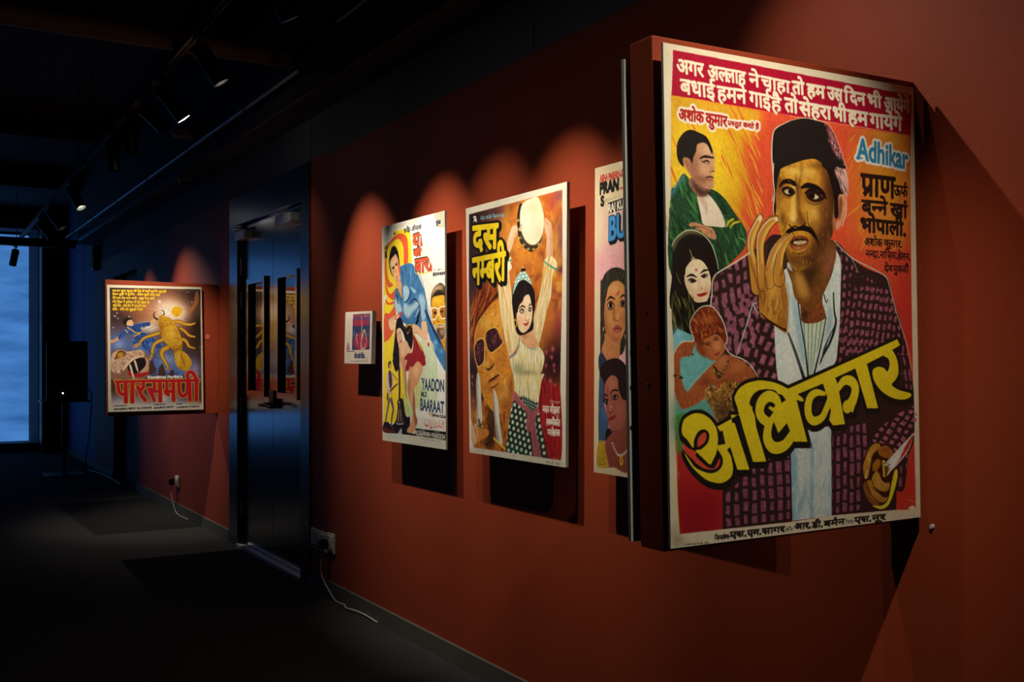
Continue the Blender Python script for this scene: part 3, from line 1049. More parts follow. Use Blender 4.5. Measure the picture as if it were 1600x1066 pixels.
p|clip|1 0|0|1893 730 2015 784 2091 1006 2078 1094 2008 1088 1920 900
s|1c1311 4a2a26 f0d8cc|0.8|36 90 5.0 1.1 0.15 14
x
p|1f1917|1 0|0.15|1154 786 1168 629 1219 567 1372 494 1539 453 1688 456 1823 479 1897 547 1956 649 2015 773 2060 846 1998 851 1891 838 1814 866 1769 837 1665 798 1531 820 1413 857 1283 904 1196 958 1168 940
p|clip|1 0|0|1792 482 1883 516 1972 658 2046 814 1969 788 1864 668
p|b06c74|0.9 3|0.12|1823 490 1883 527 1964 659 2023 773 1969 767 1894 698 1858 615
s|1f1917 5a3038 e0a8a8|0.8|40 36 7.0 1.0 0.4 15
x
l|e9e2cf|1 0|3.6 5.5 6.1 5.5 4.2 3.6 2.4|1155 1199 1172 1095 1161 940 1150 786 1168 629 1219 564 1372 492
l|cfe0c0|0.9 0|1.9 2.5 3.1 2.5 2.5 3.7|1372 492 1539 449 1703 451 1838 472 1913 545 1987 668 2068 845
p|1d1512|1 0|0.12|1169 898 1218 900 1246 933 1216 1019 1195 1145 1196 1269 1174 1332 1166 1147
l|e9e2cf|1 0|3.6 4.9 4.9 3.6 2.4|1172 877 1164 1002 1178 1146 1161 1271 1181 1342
p|c88a34|1 0|0.2|953 1842 968 1801 1079 1797 1264 1770 1290 1884 1329 2060 1318 2247 1309 2331 1210 2290 1098 2229 1002 2178 984 2011
l|2e180c|1 0|71.4 55.9 42.8 45.2 42.8 32.1|965 1944 927 1761 896 1620 926 1496 976 1401 1012 1348
l|c88a34|1 0|65.4 50.0 36.9 39.3 36.9 26.2|965 1944 927 1761 896 1620 926 1496 976 1401 1012 1348
l|2e180c|1 0|59.8 49.1 47.9 49.1 45.5 32.3|1035 1922 1011 1738 1007 1574 1059 1458 1130 1382 1195 1353
l|c88a34|1 0|53.9 43.1 41.9 43.1 39.5 26.3|1035 1922 1011 1738 1007 1574 1059 1458 1130 1382 1195 1353
l|2e180c|1 0|60.2 51.8 43.4 36.1 30.1|1112 1899 1108 1786 1152 1671 1226 1564 1327 1491
l|c88a34|1 0|54.2 45.8 37.3 30.1 24.1|1112 1899 1108 1786 1152 1671 1226 1564 1327 1491
l|2e180c|1 0|73.0 51.1 46.2 41.4 30.4|1226 1865 1222 1751 1253 1625 1312 1539 1378 1484
l|c88a34|1 0|66.9 45.0 40.1 35.3 24.3|1226 1865 1222 1751 1253 1625 1312 1539 1378 1484
q|clip|1 0|0|868 1316 1389 1305 1337 2352 987 2209 861 1642
l|e8c05c|0.85 1.5|9.5 13.1 13.1 7.1|939 1740 910 1619 940 1495 1004 1390
l|e8c05c|0.85 1.5|9.6 13.2 13.2 7.2|1028 1737 1028 1583 1087 1457 1173 1380
l|e8c05c|0.85 1.5|8.5 9.7 6.0|1133 1785 1174 1670 1254 1563
l|e8c05c|0.85 1.5|11.0 12.2 6.1|1250 1750 1274 1634 1341 1538
l|6a3c16|0.7 2|4.7 7.1 9.5 8.3|882 1620 894 1722 966 1903 1004 2045
l|6a3c16|0.7 2|6.0 8.4 6.0|1084 1570 1068 1695 1079 1797
l|6a3c16|0.7 2|6.1 9.8 12.3|1325 1601 1293 1727 1248 1833
l|6a3c16|0.7 2|7.2 9.6 6.0|1064 1839 1076 1941 1031 2096
p|8a5220|0.6 10|0.12|1248 1833 1331 2003 1309 2331 1182 2290 1256 2144 1245 1989
p|a06424|0.5 10|0.12|1049 1890 1103 2002 1099 2198 1016 2147 1005 2010
g|e6b850|0.5|1145 1991 56 154 0
p|f0dca0|0.9 0|0.12|984 1355 1012 1333 1033 1357 1011 1389 988 1380
p|f0dca0|0.9 0|0.12|1174 1344 1209 1337 1219 1362 1187 1374
x
l|f0e8d2|1 0|2.4 4.1 4.1 3.6 3.0|895 1681 869 1590 885 1498 949 1403 1008 1326
l|f0e8d2|1 0|2.4 3.6 4.2 3.6 2.4|988 1820 973 1555 1017 1450 1102 1374 1188 1343
l|f0e8d2|0.8 0|1.8 3.0 2.4|1080 1766 1118 1651 1183 1566
l|f0e8d2|1 0|1.8 3.6 3.0 2.4|1156 1815 1181 1669 1232 1574 1313 1497
q|clip|1 0|0|986 1949 1332 1941 1323 2337 1015 2174
s|6a3c16 e0b048 8a5220|0.5|40 120 7.0 1.7 0.15 17
x
l|2a150c|1 0|4.8 8.4 11.9|1009 2164 1098 2225 1295 2306
l|d8742c|0.8 0|2.4 4.2 4.2|1016 2154 1112 2219 1281 2290
l|eee4d0|1 0|5.1 5.1 4.6 4.6 5.1 5.7|444 2112 459 2022 465 1923 482 1873 535 1831 696 1755 881 1657
l|cfe6e8|1 0|2.9 4.1 4.7 4.1 2.3|728 2520 820 2318 906 2114 927 2083 962 2078
l|cfe6e8|1 0|3.6 4.1 1.8|921 2084 947 2134 988 2169
l|c4e0c4|1 0|3.9 4.5 3.9 3.9 3.2|1900 1506 2114 1643 2350 1721 2576 1802 2631 1890 2662 1974 2741 2157 2877 2438 2948 2677
l|d8e6d8|0.8 0|3.9 2.0|2122 1642 2213 1781
q|6fb6b4|1 0|0.12|64 2351 102 2302 240 2350 520 2579 517 2718 409 2914 496 3115 68 3098
p|86c6e0|1 8|0.12|64 2351 102 2293 163 2399 73 2496
p|5fa08c|0.9 16|0.12|67 2826 153 2906 436 2875 509 3116 66 3194
p|4a8a3c|1 4|0.12|70 3007 189 3011 149 3126 134 3252 120 3310 83 3298 73 3162
p|a8582e|1 0|0.2|63 2535 80 2467 112 2429 214 2399 277 2404 270 2449 224 2517 148 2536 122 2575 132 2692 187 2810 283 2733 388 2647 467 2588 601 2520 680 2530 814 2582 949 2706 810 2804 622 2780 412 2775 373 2863 280 2920 152 2955 115 2934 67 2807
p|clip|1 0|0|63 2535 112 2429 277 2404 224 2517 122 2575 187 2810 467 2588 601 2520 814 2582 949 2706 810 2804 412 2775 280 2920 152 2955 67 2807
p|6a2c18|0.7 12|0.12|60 2535 82 2710 128 2905 280 2910 178 2926 90 2904 57 2710
g|c87840|0.7|732 2611 94 50 0
g|c47238|0.6|479 2658 78 49 0
g|7a3418|0.6|373 2735 51 39 0
g|7a3418|0.5|623 2740 79 30 0
g|c06a38|0.5|257 2792 76 49 0
x
l|8a4426|1 0|8.9 7.2 4.4|143 2443 155 2487 167 2521
l|8a4426|1 0|8.9 7.2 4.4|173 2449 185 2495 199 2518
l|8a4426|1 0|8.9 7.2 4.5|204 2455 215 2503 230 2514
l|8a4426|1 0|8.9 7.3 4.5|234 2461 246 2511 262 2510
l|c88050|0.8 0|2.8 2.2|137 2438 149 2482
l|c88050|0.8 0|2.8 2.2|167 2444 179 2490
l|c88050|0.8 0|2.8 2.2|197 2450 209 2498
l|c88050|0.8 0|2.8 2.2|228 2456 239 2506
g|701818|0.9|247 2509 8 9 0
g|701818|0.9|211 2522 7 8 0
l|3a2010|1 0|11.0 11.0|63 2679 138 2701
g|c8a050|0.9|97 2689 15 9 0
p|b07a34|1 0|0.4|412 2766 503 2792 623 2728 756 2763 728 2823 699 2923 737 3024 616 3086 510 3056 460 2965 371 2863
p|clip|1 0|0|412 2766 503 2792 623 2728 756 2763 728 2823 699 2923 737 3024 616 3086 510 3056 460 2965 371 2863
s|e8cc88 5a3418 f2e4b8 7a4a20 3a2412|0.75|130 30 7.0 0.8 1.0 23
p|2e1a10|0.6 20|0.12|448 2895 726 2923 736 3091 458 3080
x
p|b8683c|1 0|0.12|348 2399 446 2350 525 2350 577 2399 602 2450 588 2489 547 2529 507 2559 455 2563 403 2538 353 2478
p|clip|1 0|0|348 2399 446 2350 525 2350 577 2399 602 2450 588 2489 547 2529 507 2559 455 2563 403 2538 353 2478
g|e09a60|0.7|510 2439 45 44 0
p|6a2c18|0.7 8|0.12|341 2399 378 2488 442 2563 390 2558 327 2478
x
p|7a3018|1 0|0.25|229 2282 249 2223 295 2164 373 2123 451 2122 515 2170 567 2240 605 2319 617 2389 596 2429 564 2380 525 2330 459 2355 420 2370 354 2399 347 2449 328 2439 290 2419 271 2399 243 2350
p|clip|1 0|0|229 2282 295 2164 373 2123 451 2122 567 2240 617 2389 564 2380 525 2330 420 2370 347 2449 271 2399
s|b85a28 4a1a0e d07038 6a2412|0.6|90 80 8.0 0.9 0.5 27
g|d07a3c|0.5|397 2221 90 39 0
x
p|8a3c1e|1 3|0.12|290 2419 347 2444 390 2538 326 2508 289 2468
l|3a1610|1 0|2.8 4.5 2.3|380 2424 419 2414 442 2421
l|2a100c|1 0|3.4 5.1 3.4|386 2434 412 2431 438 2439
l|3a1610|1 0|2.8 4.6 2.3|472 2385 505 2370 524 2375
l|2a100c|1 0|3.4 5.1 3.4|478 2397 504 2388 524 2392
p|9a3428|1 0|0.12|476 2514 515 2499 542 2484 535 2504 502 2524
l|7a3a20|0.6 0|1.7 2.3 2.3|444 2439 470 2479 489 2484
p|c07844|1 5|0.1|514 2559 574 2509 627 2540 599 2600 545 2629 493 2598
p|4a2c14|1 0|0.2|454 2608 493 2618 545 2659 605 2610 633 2560 639 2580 598 2660 544 2709 511 2708 479 2658
p|clip|1 0|0|454 2608 545 2659 633 2560 598 2660 544 2709 479 2658
s|b8843c e0c070 3a2010|0.8|60 12 6.0 0.8 1 31
x
l|f0e4c8|0.95 0|3.3 4.4 4.4 3.8 3.3 3.8 4.4 5.5 5.5 5.5 4.9 4.4 4.9 4.9 4.4|58 2516 99 2448 163 2404 265 2399 234 2311 229 2253 269 2184 334 2128 399 2111 464 2120 528 2170 586 2250 618 2339 623 2399 602 2430 615 2470 681 2520 788 2551 882 2603 976 2711
l|d8c890|0.8 0|2.2 2.8 2.2|187 2810 284 2714 388 2637 467 2588
U
p|0|1 0|0.12|132 3150 150 3048 240 2998 336 2998 432 3049 496 3131 509 3231 492 3320 451 3387 418 3420 348 3366 272 3300 330 3289 402 3236 414 3167 366 3128 301 3143 255 3209 245 3272 185 3206
p|0|1 0|0.12|151 3306 207 3373 269 3440 397 3490 489 3486 549 3442 559 3383 531 3332 506 3296 559 3268 625 3282 611 3311 650 3368 670 3470 646 3538 566 3578 487 3578 370 3540 256 3454 194 3382
q|0|1 0|0.12|493 3270 519 3266 592 3260 561 3144 535 3153 503 3112 616 3071 758 3011 751 3025 657 3018 669 3088 696 3089 857 3491 721 3483 645 3288 584 3317 531 3327
p|0|1 0|0.12|702 2892 714 2849 756 2799 838 2760 934 2742 1017 2738 1171 2762 1322 2817 1485 2895 1485 2931 1320 2880 1205 2856 1170 2829 1086 2814 974 2822 897 2868 868 2934 902 2975 805 3033 758 3006
q|0|1 0|0.12|732 2970 868 2929 928 3037 940 3129 1051 3433 899 3428 789 3133
l|0|1 0|13.2 20.4 36.1 44.5 49.3 50.5 48.1 45.7 42.1|1103 2974 1159 2994 1203 2954 1168 2896 1084 2876 1007 2923 984 2998 1011 3056 1086 3105
l|0|1 0|30.1 43.3 50.6 53.0 50.6 48.2 47.0 36.1|1122 3075 1079 3145 1070 3237 1117 3307 1195 3324 1281 3299 1347 3240 1399 3180
q|0|1 0|0.12|1117 3038 1233 2944 1320 2899 1407 2870 1489 3121 1544 3287 1384 3279 1301 3113 1199 3196
q|0|1 0|0.12|1235 2847 1322 2816 2736 2385 2776 2439 2650 2489 2542 2533 2313 2610 2161 2650 1895 2733 1750 2778 1407 2873 1320 2902 1291 2911
l|0|1 0|19.0 31.7 39.3 43.1 41.9 39.3 34.3 34.3 38.1|1763 2869 1665 2858 1590 2896 1559 2980 1572 3065 1630 3109 1728 3081 1790 2998 1837 2924
q|0|1 0|0.12|1742 2767 1895 2722 1932 2787 1967 2939 2017 3151 1863 3156 1818 3106 1843 3021 1778 2848
l|0|1 0|28.3 38.6 47.6 48.8 48.8 55.3 59.1|1923 2841 2010 2762 2104 2764 2157 2824 2139 2911 2091 2975 2051 2995
q|0|1 0|0.12|1998 2967 2068 2942 2162 2966 2120 3052
q|0|1 0|0.12|2161 2645 2313 2606 2457 3021 2311 3017
p|0|1 0|0.12|2650 2483 2731 2579 2747 2692 2710 2758 2650 2808 2749 2860 2917 2896 2908 2932 2814 2950 2681 2937 2550 2889 2453 2820 2398 2742 2392 2670 2457 2641 2539 2650 2591 2684 2622 2623 2607 2567 2534 2527
V|ead122|1d1a16|30.5 6.0 27.7
p|dc5234|1 0|0.12|288 3265 297 3201 339 3162 378 3158 384 3195 363 3234 318 3261
p|dc4a34|1 0|0.12|144 3233 190 3270 272 3308 271 3342 341 3405 417 3452 476 3443 524 3381 530 3406 502 3449 437 3465 334 3441 245 3375 158 3297
p|3a1d10|1 0|0.2|2225 3663 2253 3479 2343 3363 2441 3344 2587 3370 2701 3471 2706 3616 2676 3793 2591 3921 2475 3956 2347 3902 2269 3808
p|b8802c|1 0|0.2|2252 3512 2343 3374 2441 3344 2472 3381 2374 3442 2340 3528 2305 3646 2265 3655 2242 3588
p|9a5c22|1 0|0.2|2448 3390 2571 3374 2668 3458 2684 3503 2535 3484 2455 3446
p|c08a34|1 0|0.2|2352 3671 2419 3599 2482 3680 2530 3716 2595 3721 2577 3786 2495 3792 2399 3741
p|b07828|1 0|0.2|2271 3699 2368 3683 2414 3775 2510 3848 2576 3853 2525 3894 2428 3886 2332 3835
p|8a5020|1 0|0.2|2239 3719 2287 3700 2348 3836 2460 3911 2363 3903 2284 3831
p|e6d230|1 0|0.1|2664 3614 2706 3616 2695 3705 2642 3836 2574 3931 2475 3956 2363 3914 2492 3924 2575 3875 2611 3767
p|a8661f|1 0|0.2|2372 3530 2437 3489 2477 3525 2435 3589 2370 3596
g|e0b04c|0.7|2317 3461 22 54 0
g|dca84a|0.7|2441 3655 25 33 0
g|d8a040|0.6|2398 3796 48 22 0
l|3a1d10|0.8 0|4.0 6.6 4.0|2352 3671 2398 3774 2511 3826
l|3a1d10|0.8 0|4.0 6.6 4.0|2272 3666 2349 3814 2460 3900
l|f0d890|0.8 0|9.2 6.6|2272 3655 2290 3580
q|d8b030|1 0|0.12|2494 3504 2535 3506 2539 3662 2507 3659
q|7a4a1c|1 0|0.12|2518 3527 2607 3566 2556 3652 2531 3650
p|d8d4cc|1 0|0.12|2534 3539 2933 3285 2944 3314 2870 3435 2733 3540 2615 3611 2556 3652 2608 3555
p|c03020|1 0|0.12|2768 3452 2924 3302 2941 3319 2853 3434 2699 3549 2759 3485
p|e8e4da|0.9 2|0.12|2583 3553 2803 3420 2768 3463 2632 3578
l|2a1210|1 0|3.4 2.0|2608 3552 2550 3535
q|dfd2b4|1 0|0.05|88 3967 544 3970 1296 3977 1835 3963 2689 3981 2982 4003 3028 4240 -45 4128
t|2b2824|1|2.0|462 4017 620 4019 461 4050|िदग~दश^क
t|2b2824|1|2.0|620 4017 643 4019 620 4047|-
t|2b2824|1|5.0|630 4002 809 4006 629 4047|एस.
t|2b2824|1|5.0|823 4005 977 4007 822 4050|एम.
t|2b2824|1|5.1|991 4005 1258 4008 990 4051|सागर
t|3a3632|1|1.0|1267 4025 1366 4025 1266 4054|संगीत-
t|2b2824|1|5.2|1375 3998 1570 4002 1374 4046|आर.
t|2b2824|1|5.3|1585 4003 1715 4003 1584 4053|डी.
t|2b2824|1|5.3|1734 4005 2000 4004 1733 4054|बम^न
t|3a3632|1|1.1|2009 4026 2131 4026 2008 4054|िनमा^ता-
t|2b2824|1|5.4|2125 4004 2344 4009 2124 4052|एस.
t|2b2824|1|5.5|2360 4007 2547 4009 2359 4058|नूर
t|55503f|0.8|0.0|149 4051 399 4061 149 4064|परकाशक: आरट परेस
p|a89a78|0.35 5|0.12|9 3892 59 3868 89 3938 93 4036 30 4068 1 3988
p|8a7a5a|0.3 5|0.12|20 3971 119 3980 168 4043 105 4066 30 4068
l|7a6c50|0.5 0|1.6 2.2 1.6|1 3969 93 4026 155 4071
p|9a8460|0.5 5|0.12|-35 1361 8 1388 18 1484 -8 1543 -38 1506
p|7a6848|0.5 3|0.12|-29 1371 -4 1379 7 1417 -24 1428
p|8f7a58|0.4 3|0.12|-19 1476 25 1484 18 1513 -13 1515
p|e6e0d0|0.9 0|0.12|2857 3981 2925 3958 2969 3996 2924 4004
l|e8d0b8|0.6 0|2.1 2.1|2825 3894 2970 3928
l|e8d0c0|0.7 0|1.7 1.7 1.1|80 3453 98 3493 91 3521
l|e8d8c0|0.8 0|2.2 1.7|140 3252 152 3292
l|d8b428|0.9 0|3.3 3.9 3.9|78 3210 76 3646 92 3963
l|e6c040|0.4 0|1.7 1.7|61 996 50 1579
l|e8c060|0.7 0|2.7 2.7|2688 3990 2969 3998
l|d8c060|0.8 0|2.2 2.2 2.2|61 2351 65 2807 68 3065
'''
